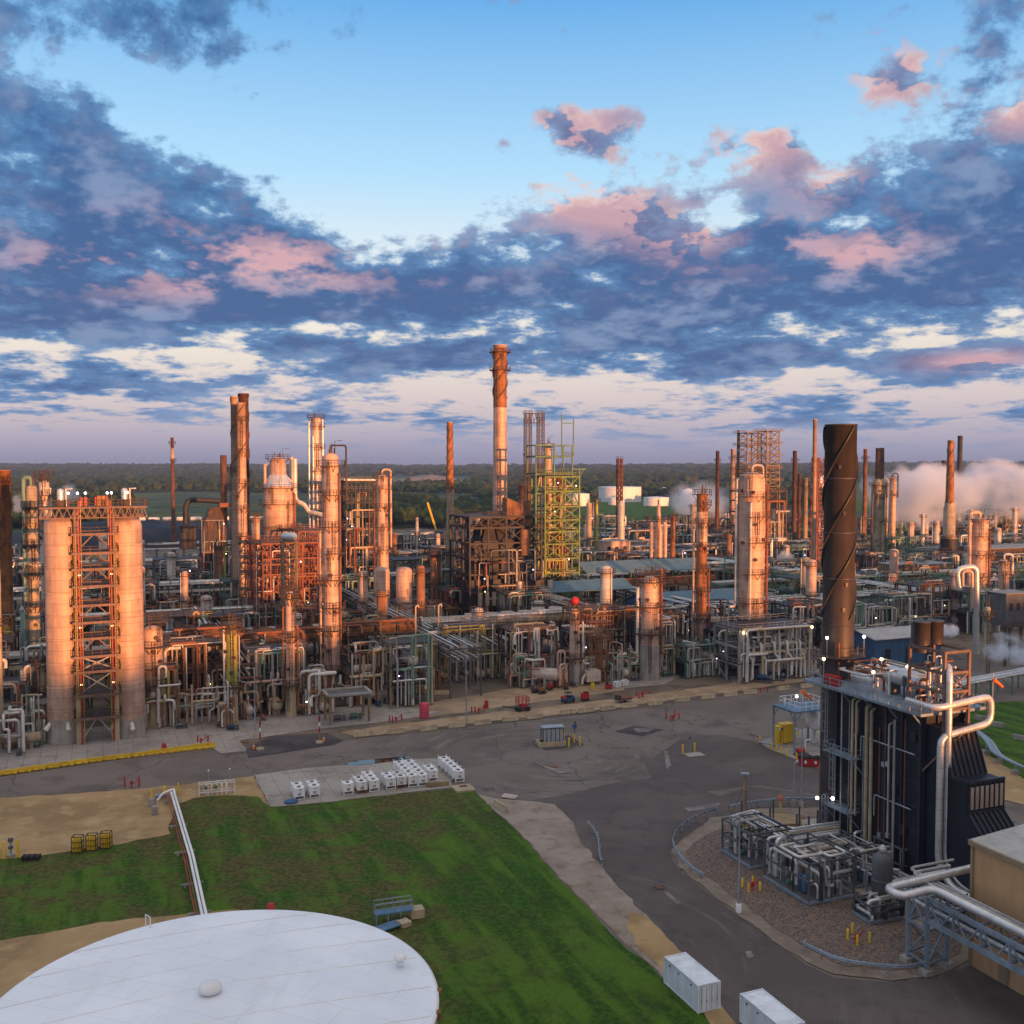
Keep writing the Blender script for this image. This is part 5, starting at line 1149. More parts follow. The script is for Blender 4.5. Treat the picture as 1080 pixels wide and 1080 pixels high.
def pipe_bridge():
    A = G(957,1015); B = G(977,1029); Cc = G(998,1021); D = A+(Cc-B); base = A
    t = thing('pipe_bridge', 'grey steel truss bridge carrying silver pipes past the beige hall', 'pipe bridge', (A.x,A.y,.2)); L = lambda p, z: (p.x-A.x, p.y-A.y, z)
    h = 7.6; m = MB()
    for p in (A,B,Cc,D): m.beam(L(p,0), L(p,h), .34)
    for p, q in ((A,B),(B,Cc),(Cc,D),(D,A)):
        for z in (.9,4.2,h-.2): m.beam(L(p,z), L(q,z), .2)
        m.beam(L(p,.9), L(q,4.2), .15).beam(L(q,4.2), L(p,h-.2), .15)
    m.obj('trestle', 'galv_blue', t)
    for p in (A,B,Cc,D): MB().box(L(p,.2), (1.1,1.1,.5), TH).obj('footing', 'concrete', t)
    S = -NV*26
    for nm, p in (('near_girder',B),('far_girder',Cc)):
        m = MB(); q = p+S
        m.beam(L(p,5.3), L(q,5.3), .3,.5).beam(L(p,7.5), L(q,7.5), .3,.34)
        for k in range(9):
            a = p+S*(k/8); b = p+S*((k+.5)/8); m.beam(L(a,5.3), L(a,7.5), .2)
            if k < 8: m.beam(L(a,7.5), L(b,5.3), .14).beam(L(b,5.3), L(p+S*((k+1)/8),7.5), .14)
        m.obj('girder', 'galv_blue', t)
    m = MB()
    for k in range(9): a = B+S*(k/8); b = Cc+S*(k/8); m.beam(L(a,5.5), L(b,5.5), .22).beam(L(a,7.6), L(b,7.6), .2)
    m.obj('cross_beam', 'galv_blue', t)
    MB().box(tuple((Vector(L(B,5.75))+Vector(L(Cc+S,5.75)))/2), (1.2,26,.08), math.atan2(NV.y,NV.x)-math.pi/2).obj('cable_tray', 'blue_grate', t)
    def P(x, y, z): g = G(x, y, z); return L(g, z)
    MB().tube([P(1040,914,8.6),P(934,939,8.6),P(950,948,8.6),P(984,939,8.6),L(Cc*.3+B*.7+S,8.4)], .40, 12, 1.2).obj('silver_pipe', 'pipe_silver', t)
    for k, (r, f, z, mt) in enumerate(((.24,.45,8.2,'pipe_silver'),(.2,.7,8.1,'pipe_grey'),(.16,.9,8.1,'pipe_grey'),(.22,.35,6.0,'pipe_silver'),(.2,.7,6.0,'pipe_grey'))):
        p = B.lerp(Cc, f); q = p+NV*(3.0+k); MB().tube([L(q+EV*(4+k),z),L(q,z),L(p+S,z)], r, 9, .8).obj('pipe', mt, t)
    LAND.append(('the pipe bridge', 1000, 980))
pipe_bridge()
# ---- pipe skids between drive and boiler
def skid(px, py, w, d, h, npipe, label, seed, green=False, rz=TH, vessel=True):
    g = G(px, py); t = thing('pipe_skid', label, 'pipe skid', (g.x,g.y,.24), rz); rg = random.Random(seed)
    m = MB()
    for y in (-d/2,d/2): m.beam((-w/2,y,.15), (w/2,y,.15), .25,.3)
    for x in (-w/2,0,w/2): m.beam((x,-d/2,.15), (x,d/2,.15), .25,.3)
    m.obj('skid_base', 'galv_blue', t); MB().box((0,0,.31), (w-.2,d-.2,.04)).obj('drip_plate', 'steel_grey', t)
    m = MB()
    for x in (-w/2+.1,0,w/2-.1):
        for y in (-d/2+.1,d/2-.1): m.box((x,y,h/2), (.2,.2,h))
    for z in (h*.55,h):
        for y in (-d/2+.1,d/2-.1): m.beam((-w/2,y,z), (w/2,y,z), .16,.2)
        for x in (-w/2+.1,0,w/2-.1): m.beam((x,-d/2,z), (x,d/2,z), .16,.2)
    m.obj('steel_frame', 'steel_grey', t)
    for k in range(npipe):
        route((-w/2,w/2,-d/2-.3,d/2+.3,.4,h+.5), rg.choice((.07,.1,.13,.18,.24)), rg).obj('pipe', rg.choice(('pipe_silver','pipe_silver','pipe_pale','pipe_grey','pipe_grey','steel_dark')), t)
    if vessel:
        for k in range(2):
            x, y = rg.uniform(-w/2+.6,w/2-.6), rg.uniform(-d/2+.5,d/2-.5); MB().lathe([(.1,.4),(.36,.5),(.36,2.2),(.3,2.4),(.1,2.5)], (x,y,0), 14).obj('filter_pot', 'blue_grate', t)
        pump(t, w*.2, -d*.2, 'steel_dark' if not green else 'steel_green', .8)
        pump(t, -w*.25, d*.1, 'steel_green', .7)
    for k in range(5): MB().lathe([(.12,0),(.2,.05),(.2,.25),(.12,.3),(.12,.5)], (rg.uniform(-w/2,w/2), rg.uniform(-d/2,d/2), rg.uniform(.5,1.4)), 8).obj('valve', rg.choice(('steel_grey','steel_red','galv')), t)
    return t
skid(797,905,6.0,6.5,4.2,20,'pipe skid nearest the island tip, beside the tall light pole',21)
skid(852,937,6.5,8.5,4.6,26,'wide pipe skid with large silver risers at the middle of the island',22,True)
skid(905,925,6.0,6.0,4.0,22,'pipe skid between the wide skid and the grey pot vessel',23,rz=TH)
skid(960,925,7.0,5.0,4.4,22,'dark pipe skid close under the boiler end wall',24)
skid(925,968,4.2,3.0,1.8,12,'low valve skid in front of the grey pot vessel',25,vessel=False)
def pot():
    g = G(930,962); t = thing('flash_vessel', 'upright grey pot vessel with domed top on the gravel island', 'vessel', (g.x,g.y,.24))
    MB().lathe([(.1,1.5),(.9,1.7),(1.15,2.2),(1.15,5.6),(1.0,6.1),(.6,6.5),(.1,6.65)], n=22).obj('shell', 'steel_grey', t); MB().lathe([(.3,0),(.42,.1),(.42,.5),(.2,.8)], (0,0,6.6), 14).obj('top_nozzle', 'pipe_silver', t)
    for a in (.6,2.2,3.8,5.4): MB().box((1.0*math.cos(a),1.0*math.sin(a),.9), (.2,.2,1.8)).obj('leg', 'steel_grey', t)
    MB().tube([(1.1,0,4.6),(1.9,0,4.6),(1.9,0,.8)], .16, 8, .4).obj('side_pipe', 'pipe_silver', t); MB().lathe([(1.17,3.4),(1.2,3.45),(1.2,3.6),(1.17,3.65)], n=22, cap=False).obj('band', 'steel_grey', t)
pot()
def pipe_way():
    """silver pipes from the boiler wall to the skids"""
    A = G(868,878); t = thing('pipe_way', 'bundle of parallel silver pipes from the boiler to the skids', 'pipeline', (A.x,A.y,.2))
    def P(x, y, z, o): g = G(x, y, z)+o; return (g.x-A.x, g.y-A.y, z)
    for k in range(5):
        o = EV*(.0)+Vector((.38*k,.95*k,0)); z = 4.0+.0*k
        MB().tube([P(884,880,z,o),P(830,888,z,o),P(790,867,z,o),P(776-2*k,873,z,o),P(776-2*k,873,z,o)-Vector((0,0,3.4)) if False else tuple(Vector(P(776-2*k,873,z,o))-Vector((0,0,3.4)))], .15 if k % 2 else .21, 9, .7).obj('pipe', ('pipe_silver','pipe_silver','jacket_tan')[k % 3], t)
    for k in range(4):
        o = Vector((-.25*k,-.62*k,0)); MB().tube([P(892,886,3.6,o),P(848,897,3.6,o),tuple(Vector(P(848,897,3.6,o))-Vector((0,0,3.0)))], .22, 9, .7).obj('pipe', ('pipe_silver','jacket_tan')[k % 2], t)
    m = MB()
    for x, y in ((782,873),(812,880),(840,888),(862,884),(850,900)):
        g = G(x, y, 0); 
        for dx in (0,3.0): m.box((g.x-A.x+dx*.4, g.y-A.y+dx, 1.8), (.2,.2,3.6))
    m.obj('support_post', 'steel_grey', t)
    B = OB+NV*13-EV*2.0; t = thing('pipe_way', 'long straight pipe run along the foot of the black boiler', 'pipeline', (B.x,B.y,.2), TH)
    for k in range(7): 
        z = 2.2+.55*(k % 2); MB().tube([(-.2-.5*k,2.0-k*.9,z-1.6),(-.2-.5*k,2.0-k*.9,z),(-.2-.5*k,-24+1.2*k,z),(2.5,-24+1.2*k,z)], (.14,.2,.1)[k % 3], 8, .5).obj('pipe', ('pipe_silver','pipe_grey','pipe_silver','steel_dark')[k % 4], t)
    m = MB()
    for k in range(7):
        y = .8-3.8*k
        for x in (.1,-3.6): m.box((x,y,1.5), (.2,.2,3.0))
        for z in (2.0,2.9): m.beam((.2,y,z), (-3.7,y,z), .16)
    m.obj('support_frame', 'galv_blue', t)
pipe_way()
# ---- pipes on sleepers across the side lawn and the overhead rack beyond
def lawn_pipes():
    pts = [(1012,766),(1030,770),(1046,782),(1056,798),(1085,812)]; A = G(1012,766); t = thing('pipe_run', 'blue grey pipes on posts snaking over the side lawn', 'pipeline', (A.x,A.y,.1)); z = 1.6
    for k in range(4):
        MB().tube([(G(x,y,z).x-A.x-.2*k, G(x,y,z).y-A.y+.55*k, z) for x, y in pts], .2, 8, 2.0).obj('pipe', ('galv','galv_blue')[k % 2], t)
    for x, y in ((1018,785),(1041,797),(1054,806),(1072,818)):
        g = G(x, y); m = MB().box((g.x-A.x,g.y-A.y+.4,.35), (1.0,1.0,.7)); o = m.obj('concrete_foot', 'concrete', t); MB().cyl((g.x-A.x,g.y-A.y+.4,.6), (g.x-A.x,g.y-A.y+.4,1.6+.0), .12, n=8).obj('post', 'galv', t)
    for x, y, lab in ((1052,767,'low grey concrete block on the side lawn, left one'),(1076,781,'low grey concrete block on the side lawn, right one'),(1035,760,'low grey concrete block beside the overhead rack')):
        g = G(x, y); o = MB().box((0,0,.4), (2.4,.6,.8)).box((0,0,.85),(2.2,.4,.1)).obj('concrete_block', 'concrete'); o.location = (g.x,g.y,.1); o.rotation_euler = (0,0,-.7); tag(o, lab, 'concrete block')
    A = G(1015,744); B = G(1100,726); d = (B-A); t = thing('pipe_rack', 'pale overhead pipe rack with green posts beside the side lawn', 'pipe rack', (A.x,A.y,.1), math.atan2(d.y,d.x)); L = d.length+14
    m = MB()
    for k in range(6):
        x = -6+k*(L-4)/5
        for y in (0,3.4): m.box((x,y,1.9), (.25,.25,3.8))
        m.beam((x,-.2,3.8), (x,3.6,3.8), .25).beam((x,0,1.2), (x,3.4,3.6), .12)
    m.obj('support_frame', 'steel_green', t)
    for k in range(6): MB().tube([(-8,.1+.62*k,4.15),(L,.1+.62*k,4.15)], .24 if k % 2 else .18, 8).obj('pipe', ('pipe_pale','galv','pipe_silver')[k % 3], t)
lawn_pipes()
# ------------------------------------------------------------------ the refinery: landmark towers, stacks, silos, structures
def base_at(px, pyb):
    return G(px, pyb)
def tower(px, pyb, prof, mat, label, name='column', cat='column', plats=(), skirt=None, skirtmat='fireproof', head='dome', pipes=(), ladder=True, lean_w=1.15, topgear=True, platmat='steel_brown', group=None, land=None, n=22, spiral=0, spiralmat='rust_dark', spiral_z=(.45,1.0), full=False, manways=3, segs=(), overhead=None):
    """prof: [(photo y, photo width)...] from the bottom up; plats: photo y of each platform"""
    g = G(px, pyb); Y = g.y; t = thing(name, label, cat, (g.x,g.y,.05), rnd.uniform(-.3,.3), group)
    def wr(w, z): return w/F*((Y*CP)+(H-z)*SP)/2
    pts = [(zat(y, Y), w) for y, w in prof]; pts = [(max(0, z), wr(w, z)) for z, w in pts]
    if pts[0][0] > .5 and skirt is None: pts = [(0, pts[0][1])]+pts
    ztop = pts[-1][0]; rt = pts[-1][1]; zs = 0
    if skirt:
        zs = zat(skirt, Y); r0 = pts[0][1]; MB().lathe([(r0*1.06,0),(r0*1.02,zs)], n=n).obj('skirt', skirtmat, t)
        pts = [p for p in pts if p[0] > zs]; pts = [(zs, pts[0][1])]+pts
    pr = [(r, z) for z, r in pts]
    if head == 'dome': pr = pr[:-1]+[(rt, ztop-rt*.55),(rt*.93, ztop-rt*.35),(rt*.7, ztop-rt*.13),(rt*.35, ztop-.02),(.05, ztop)]
    elif head == 'open': pr = pr+[(rt*1.06, ztop),(rt*1.06, ztop+.25),(rt*.86, ztop+.25),(rt*.86, ztop-1.5)]
    pr = sorted(pr[:-4], key=lambda q: q[1])+pr[-4:] if head == 'open' else pr
    MB().lathe(pr, n=n, cap=(head != 'open')).obj('shell', mat, t)
    for ya, yb, mt in segs:
        za, zb = zat(ya, Y), zat(yb, Y); ra = np.interp(za, [p[0] for p in pts], [p[1] for p in pts]); rb = np.interp(zb, [p[0] for p in pts], [p[1] for p in pts])
        MB().lathe([(ra+.05,za),(rb+.05,zb)], n=n, cap=False).obj('shell_section', mt, t)
    def rad(z): return float(np.interp(z, [p[0] for p in pts], [p[1] for p in pts]))
    for i, py in enumerate(plats):
        z = zat(py, Y); r = rad(z); w = max(1.1, min(1.5, r*.8))
        a0 = rnd.uniform(-2.9, -1.9); a1 = a0+(2*math.pi if full or i == 0 else rnd.uniform(2.6, 5.2))
        d = MB().ringdeck(r+.03, r+w, z, a0, a1).obj('platform', platmat, t)
        MB().ringrail(r+w-.06, z+.14, a0, a1, h=1.15, w=.09).obj('handrail', platmat, d)
        m = MB()
        for k in range(6):
            a = a0+(a1-a0)*(k+.5)/6; m.beam(((r+w)*math.cos(a),(r+w)*math.sin(a),z), (r*math.cos(a),r*math.sin(a),z-1.3), .12)
        m.obj('platform_bracket', platmat, d)
    if ladder and plats:
        zz = sorted([zat(p, Y) for p in plats]); prev = max(zs*.2, .5)
        m = MB()
        for i, z in enumerate(zz):
            a = -1.9+.5*(i % 3); r = max(rad(prev), rad(z))+.35; m.ladder((r*math.cos(a), r*math.sin(a), 0), prev, z+1.1, (math.cos(a), math.sin(a), 0), t=.08); prev = z
        m.obj('ladder', platmat, t)
    for a, za, zb, r, mt in pipes:          # side pipes: angle, photo y from/to, radius
        z0, z1 = zat(za, Y), zat(zb, Y); q = max(rad(z0), rad(z1))+r+.3; c, s = math.cos(a), math.sin(a)
        MB().tube([((q+.0)*c*.8,(q)*s*.8,z1),(q*c,q*s,z1-.2),(q*c,q*s,z0+.2),((q+1.5)*c,(q+1.5)*s,z0)], r, 9, r*2).obj('riser_pipe', mt, t)
    for k in range(manways):
        a = rnd.uniform(-2.6,-.5); z = zs+(ztop-zs)*rnd.uniform(.08,.9); r = rad(z)
        MB().cyl((r*.9*math.cos(a),r*.9*math.sin(a),z), ((r+.45)*math.cos(a),(r+.45)*math.sin(a),z), min(.42, r*.35), n=12).obj('manway', platmat, t)
    if overhead:
        dx, zdrop, r, mt = overhead
        MB().tube([(0,0,ztop-.3),(0,0,ztop+1.6),(dx,-.3,ztop+1.6),(dx,-.3,ztop-zdrop)], r, 10, r*2.6).obj('overhead_pipe', mt, t)
    if topgear and head == 'dome':
        m = MB()
        for k in range(3): x, y = rnd.uniform(-.5,.5)*rt, rnd.uniform(-.5,.5)*rt; m = MB().tube([(x,y,ztop-.4),(x,y,ztop+rnd.uniform(.8,2.2))], .12, 7); m.obj('vent_nozzle', platmat, t)
        MB().tube([(rt*.6,0,ztop-.5),(rt*.6,0,ztop+2.6),(rt*1.5,0,ztop+2.6)], .07, 6).obj('davit', platmat, t)
    if spiral:
        z0, z1 = ztop*spiral_z[0], ztop*spiral_z[1]; m = MB(); N = 48
        for k in range(spiral):
            p2 = []
            for i in range(N+1):
                f = i/N; z = z0+(z1-z0)*f; a = 2*math.pi*(k/spiral+f*(z1-z0)/(rad(z0)*2*4.2)); r = rad(z)
                for rr in (r-.02, r+max(.15, r*.16)):
                    for da in (0,.22): p2.append((rr*math.cos(a+da), rr*math.sin(a+da), z))
            m.add(p2, [(i*4+a, i*4+4+a, i*4+4+b, i*4+b) for i in range(N) for a, b in ((0,2),(2,3),(3,1),(1,0))])
        m.obj('spiral_strake', spiralmat, t)
    if land: LAND.append((land, px, (prof[0][0]+prof[-1][0])/2))
    return t
def lamps_on(t, pts, mats=('lamp_white','lamp_violet','lamp_warm'), r=.16):
    for p in pts[::3]: MB().sphere(p, r, 6).obj('lamp', rnd.choice(mats), t)
# ---- left edge
tower(9, 697, [(697,12),(497,12)], 'rust_orange', 'rusty orange stack with a spiral fin at the left edge', 'stack', 'stack', head='open', spiral=2, spiral_z=(.55,1.0), manways=0, topgear=False, land='the left edge stack', segs=[(668,660,'yellow_dirty')])
tower(38, 735, [(735,11),(512,11)], 'jacket_tan', 'pale green column with a curved top pipe behind the silos, left of a pair', plats=(535,552,575,605,640), pipes=((3.3,700,512,.35,'pipe_green'),), skirt=702, overhead=(-1.6,8,.45,'pipe_green'))
tower(51, 725, [(725,10),(507,10)], 'jacket_pale', 'pale column with topmost platform behind the silos, right of a pair', plats=(503,523,560,600,650), skirt=690, pipes=((-.4,690,515,.22,'pipe_pale'),))
tower(45, 776, [(776,7.5),(700,7.5)], 'fireproof', 'short tan column standing left of the silos', plats=(702,730), head='dome', manways=1)
tower(1, 790, [(790,7),(600,7)], 'jacket_tan', 'slim grey green column cut by the left frame edge', plats=(660,), manways=0)
# ---- twin silos with the steel tower between
def silo(px, pyb, lab):
    g = G(px, pyb); r = 34/F*(g.y)/2*1.02; t = thing('silo', lab, 'silo', (g.x,g.y,.05)); zt = zat(546, g.y); zb = zat(756, g.y)
    MB().lathe([(r*1.03,0),(r*1.03,.5),(r,.6),(r,zb)], n=40).obj('concrete_base', 'concrete', t)
    MB().lathe([(r*.985,zb),(r*.985,zt-1.6),(r*.93,zt-.8),(r*.7,zt-.2),(.1,zt+.3)], n=40).obj('shell', 'silo_shell', t)
    for k in range(8):
        z = zb+(zt-2-zb)*(k+.3)/8; m = MB().lathe([(r*.985,z),(r*1.0,z+.03),(r*1.0,z+.2),(r*.985,z+.23)], n=40, cap=False); m.obj('stiffener_ring', 'silo_shell', t)
    for a in (-1.0,-2.2):
        MB().tube([(r*math.cos(a)*.9,r*math.sin(a)*.9,zb-.6),((r+.8)*math.cos(a),(r+.8)*math.sin(a),zb-1.8)], [.35,.5], 10).obj('discharge_spout', 'pipe_pale', t)
    return g, r, zt
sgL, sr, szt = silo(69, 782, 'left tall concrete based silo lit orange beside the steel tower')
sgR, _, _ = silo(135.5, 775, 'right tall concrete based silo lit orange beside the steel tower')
LAND.append(('the tall silos', 100, 650))
def silo_tower():
    c = (sgL+sgR)/2; ang = math.atan2((sgR-sgL).y, (sgR-sgL).x); t = thing('access_tower', 'steel access tower with yellow ladders standing between two silos', 'tower', (c.x,c.y,.05), ang)
    half = (sgR-sgL).length/2; w = 3.2; y0, y1 = -sr*1.15, 1.5; zt = szt
    for x in (-w,w):
        for y in (y0,y1):
            MB().box((x,y,(zt+1.5)/2), (.42,.42,zt+1.5)).obj('column', 'steel_rose' if y == y0 else 'steel_brown', t)
            if y == y0: MB().box((x,y-.02,4.5), (.75,.75,9)).obj('column_encasement', 'fireproof', t)
    xs = half*.62; zl = [zat(p, c.y-4) for p in (757,733,708,692,673,656,638,618,600,583,563)]
    dk = []
    for i, z in enumerate(zl):
        d = MB().box((0,(y0+y1)/2-.6,z), (2*xs+1.2,y1-y0+.5,.16)).obj('floor_deck', 'steel_brown', t)
        MB().rail([(-xs-.6,y0-.9,z),(xs+.6,y0-.9,z)], 1.1, .09, 1.5).rail([(-xs-.6,y0-.9,z),(-xs-.6,y1,z)], 1.1, .09, 1.5).rail([(xs+.6,y0-.9,z),(xs+.6,y1,z)], 1.1, .09, 1.5).obj('handrail', 'steel_brown', d)
        MB().beam((-xs-.6,y0-.9,z-.15), (xs+.6,y0-.9,z-.15), .25,.45).beam((-w,y1,z), (w,y1,z), .25,.4).obj('floor_beam', 'steel_rose', t)
        zb = 0 if i == 0 else zl[i-1]
        if i in (2,3): MB().beam((-w,y0,zb), (w,y0,z), .2).beam((w,y0,zb), (-w,y0,z), .2).obj('cross_brace', 'steel_pale', t)
        elif i % 2 == 0 or i > 8: MB().beam((-w,y0,zb), (0,y0,z), .22).beam((w,y0,zb), (0,y0,z), .22).obj('chevron_brace', 'steel_pale' if i < 4 else 'steel_rose', t)
        else: MB().beam((-w,y1,zb), (0,y1,z), .2).beam((w,y1,zb), (0,y1,z), .2).obj('chevron_brace', 'steel_brown', t)
    for x in (-w+.55,w-.55):
        MB().box((x,y0-.5,(zt+3)/2), (.2,.16,zt+3)).obj('standpipe', 'red', t); MB().box((x*.86,y0-.55,(zt+3)/2), (.10,.10,zt+3)).obj('ladder', 'yellow_dirty', t)
    for s in (-1,1):
        for k in range(5): MB().ladder((s*xs,y0-1.0,0), zl[0]+.1 if k == 0 else zl[2*k], zl[min(10,2*k+2)], (0,-1,0), w=.3, t=.05, cage=False).obj('ladder', 'yellow_dirty', t)
    # manways with gear that show between the floors
    for i, z in enumerate(zl[:-1]):
        for s in (-1,1):
            MB().cyl((s*(half-sr*.55),y0+1.4,z+1.1), (s*(half-sr*.75),y0+.4,z+1.1), .55, n=12).obj('manway', 'steel_brown', t)
            if i % 3 == 1: MB().sphere((s*xs*.8,y0-.4,z+1.9), .17, 6).obj('lamp', 'lamp_warm', t)
    # conveyor gallery on top
    z = zt+.9; L = half+sr+.6
    m = MB()
    for y in (y0-.6,y1+1.0):
        m.beam((-L,y,z+.9), (L,y,z+.9), .22,.3).beam((-L,y,z-.9), (L,y,z-.9), .2)
        for k in range(14): x = -L+2*L*k/14; m.beam((x,y,z-.9), (x+L/14,y,z+.9), .14).beam((x+L/14,y,z+.9), (x+L/7,y,z-.9), .14)
    m.obj('truss', 'steel_rose', t)
    d = MB().box((0,(y0+y1)/2+.2,z+1.0), (2*L,y1-y0+1.8,.16)).obj('top_deck', 'steel_brown', t); MB().rail([(-L,y0-.7,z+1.1),(L,y0-.7,z+1.1),(L,y1+1.1,z+1.1),(-L,y1+1.1,z+1.1),(-L,y0-.7,z+1.1)], 1.2, .09, 1.6).obj('handrail', 'steel_brown', d)
    for s in (-1,1):
        MB().lathe([(.9,0),(.95,1.0),(.6,1.1)], (s*half,-.8,z+1.1), 16).obj('filter_base', 'steel_brown', t)
        MB().lathe([(.6,1.1),(.6,2.6),(.5,3.0),(.1,3.2)], (s*half,-.8,z+1.1), 16).obj('dust_filter', 'pipe_silver', t)
        MB().tube([(s*half+.9,-.8,z+1.1),(s*half+.9,-.8,z+4.2),(s*half+2.0,-.8,z+4.2)], .16, 7).obj('vent_pipe', 'pipe_pale', t)
    MB().box((1.5,0,z+2.0), (1.6,1.2,1.8)).obj('control_cabinet', 'rust_orange', t)
    for x in (-1.4,2.2,-4.2,5.6,-w+.5,w-.3): MB().cyl((x,y0-.6,z+1.1), (x,y0-.6,z+3.4), .06, n=6).obj('lamp_post', 'steel_rose', t); MB().sphere((x,y0-.6,z+3.5), .2).obj('lamp', 'lamp_white', t)
    for x, y in ((-1.2,.5),(.6,.2),(-2.0,-.4),(2.4,1.0)): MB().box((x,y,z+1.9), (.5,.5,1.5)).obj('drive_motor', 'red', t)
silo_tower()
# ---- front row columns
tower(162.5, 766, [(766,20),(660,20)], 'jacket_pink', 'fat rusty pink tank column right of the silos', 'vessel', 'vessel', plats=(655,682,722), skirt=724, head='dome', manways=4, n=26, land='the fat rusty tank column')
tower(245.5, 763, [(763,11),(656,11)], 'jacket_tan', 'yellow green column with dark platforms in the front row', plats=(658,725,663), skirt=728, pipes=((3.2,745,660,.18,'pipe_pale'),(-.2,720,670,.14,'pipe_grey')), land='the yellow green column', segs=[(724,668,'pipe_yellow')])
tower(307, 756, [(756,11),(724,9.5),(624,9.5)], 'jacket_pink', 'slim pink column with two platforms in the front row', plats=(626,632,672,723), skirt=724, pipes=((3.1,740,640,.2,'pipe_rust'),(-.1,745,660,.25,'pipe_rust')), land='the slim pink column')
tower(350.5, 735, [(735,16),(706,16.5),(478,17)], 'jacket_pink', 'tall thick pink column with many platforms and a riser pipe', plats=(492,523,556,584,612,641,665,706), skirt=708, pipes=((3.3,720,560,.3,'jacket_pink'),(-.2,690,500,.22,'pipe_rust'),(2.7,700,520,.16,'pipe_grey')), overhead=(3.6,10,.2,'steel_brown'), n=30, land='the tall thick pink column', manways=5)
tower(606, 722, [(722,12),(692,12),(642,9.5)], 'jacket_pink', 'grey pink column with a red ball on its top', plats=(644,653,694), skirt=700, skirtmat='concrete', pipes=((-.1,700,655,.25,'pipe_pale'),), land='the red topped column')
g = G(606,722); o = MB().sphere((0,0,0), 1.0, 14).obj('relief_ball', 'red'); o.location = (g.x, g.y, zat(635, g.y)+.3); tag(o, 'bright red ball on top of the grey pink column', 'ball')
tower(685, 716, [(716,20),(690,19),(608,19.5)], 'jacket_pink', 'broad pink column with a wide railed crown platform', plats=(606,614,640,668), skirt=680, skirtmat='concrete', pipes=((2.9,700,620,.4,'pipe_pale'),(-.1,690,600,.3,'pipe_rust')), full=True, n=26, land='the broad pink column')
tower(739, 701, [(701,11.5),(640,11.5),(520,11)], 'rust_orange', 'tall rusty orange column with a pipe along its left side', plats=(522,533,552,577,600,624,652), skirt=684, skirtmat='rust_dark', pipes=((3.25,680,540,.3,'jacket_pink'),(-.1,690,600,.2,'pipe_rust')), land='the rusty orange column', segs=[(575,540,'jacket_pink'),(680,650,'jacket_pink')])
tower(791, 703, [(703,26),(650,26),(560,29),(498,27)], 'jacket_pink', 'thickest pale pink column with platforms in the right half', plats=(500,524,545,572,605,635,655), skirt=652, skirtmat='steel_dark', pipes=((3.2,640,505,.35,'pipe_pale'),(3.0,660,520,.25,'pipe_grey'),(-.15,660,510,.3,'pipe_rust'),(4.4,650,530,.35,'jacket_pale')), overhead=(2.6,3,.35,'jacket_pale'), n=32, land='the thickest pale column', manways=6)
# pair and triple stacks at left centre
tower(250, 665, [(665,10),(560,9),(419,7.5)], 'jacket_pink', 'tall pink stack left of three bundled together', 'stack', 'stack', head='open', plats=(497,), manways=0, spiral=1, spiral_z=(.62,1), topgear=False)
tower(259.5, 650, [(650,11),(560,10),(416,10.5)], 'rust_dark', 'tall dark rusty stack behind two pink ones, the highest', 'stack', 'stack', head='open', plats=(500,), manways=0, spiral=2, spiral_z=(.55,1), topgear=False)
tower(257, 668, [(668,11),(620,11),(534,10),(426,9)], 'jacket_pink', 'pale front stack of three bundled together with black spiral', 'stack', 'stack', head='open', plats=(444,478,510,537,566), manways=2, spiral=1, spiral_z=(.50,1), topgear=False, land='the three bundled stacks', skirt=620, skirtmat='jacket_tan')
tower(271, 668, [(668,9),(545,8.5)], 'jacket_pink', 'plain pink column just right of three bundled stacks', plats=(547,590,), manways=1)
# reactor with cone
tower(295, 660, [(660,20),(575,22),(562,31),(515,31),(500,17),(482,16)], 'jacket_pink', 'bulky pink reactor with conical shoulder and top pipe', 'reactor', 'reactor', plats=(484,515,532,556,575), full=True, pipes=((3.3,575,490,.45,'jacket_pink'),(-.3,560,520,.35,'pipe_rust')), n=30, land='the bulky pink reactor', segs=[(513,501,'pipe_silver')])
tower(309, 652, [(652,5),(482,5)], 'jacket_pale', 'slender pale standpipe right of the bulky reactor', 'standpipe', 'pipe', plats=(), head='dome', manways=0, topgear=False)
def overhead_line(px, pyb, pts, r, mat, label):
    g = G(px, pyb); t = thing('overhead_line', label, 'pipe', (g.x,g.y,0))
    MB().tube([(xat(x, g.y, zat(y, g.y))-g.x, dy, zat(y, g.y)) for x, y, dy in pts], r, 10, r*2.4).obj('pipe', mat, t); return t
overhead_line(312, 654, [(311,484,0),(311,528,0),(322,532,-1),(326,540,-1),(336,541,-3),(344,543,-4)], .75, 'pipe_pale', 'bent pale overhead pipe from the reactor to the right')
overhead_line(310, 654, [(291,492,0),(300,488,-1),(300,500,-1),(308,508,-1)], .4, 'pipe_pale', 'small pale loop pipe at the reactor crown')
tower(335, 640, [(640,11),(440,10.5)], 'jacket_pale', 'tall silvery column wrapped with pipes and small platforms', plats=(441,450,472,497,512,540,575), pipes=((3.2,600,445,.35,'pipe_silver'),(3.0,610,470,.25,'pipe_grey'),(-.4,600,442,.3,'pipe_silver'),(4.2,620,460,.3,'pipe_silver')), land='the tall silvery column')
tower(404, 662, [(662,13),(600,13),(545,12),(501,12)], 'jacket_pink', 'pink column with hooked top pipe behind two grey tanks', plats=(503,516,535,556,580), overhead=(2.6,22,.35,'jacket_pink'), pipes=((3.2,600,510,.25,'pipe_rust'),), land='the hooked top column')
for x, lab in ((403,'left'),(426.5,'right')):
    tower(x, 678, [(678,17),(598,17)], 'silo_shell', f'grey upright tank with domed top, {lab} of two', 'tank', 'tank', head='dome', manways=0, topgear=False, ladder=False, n=28)
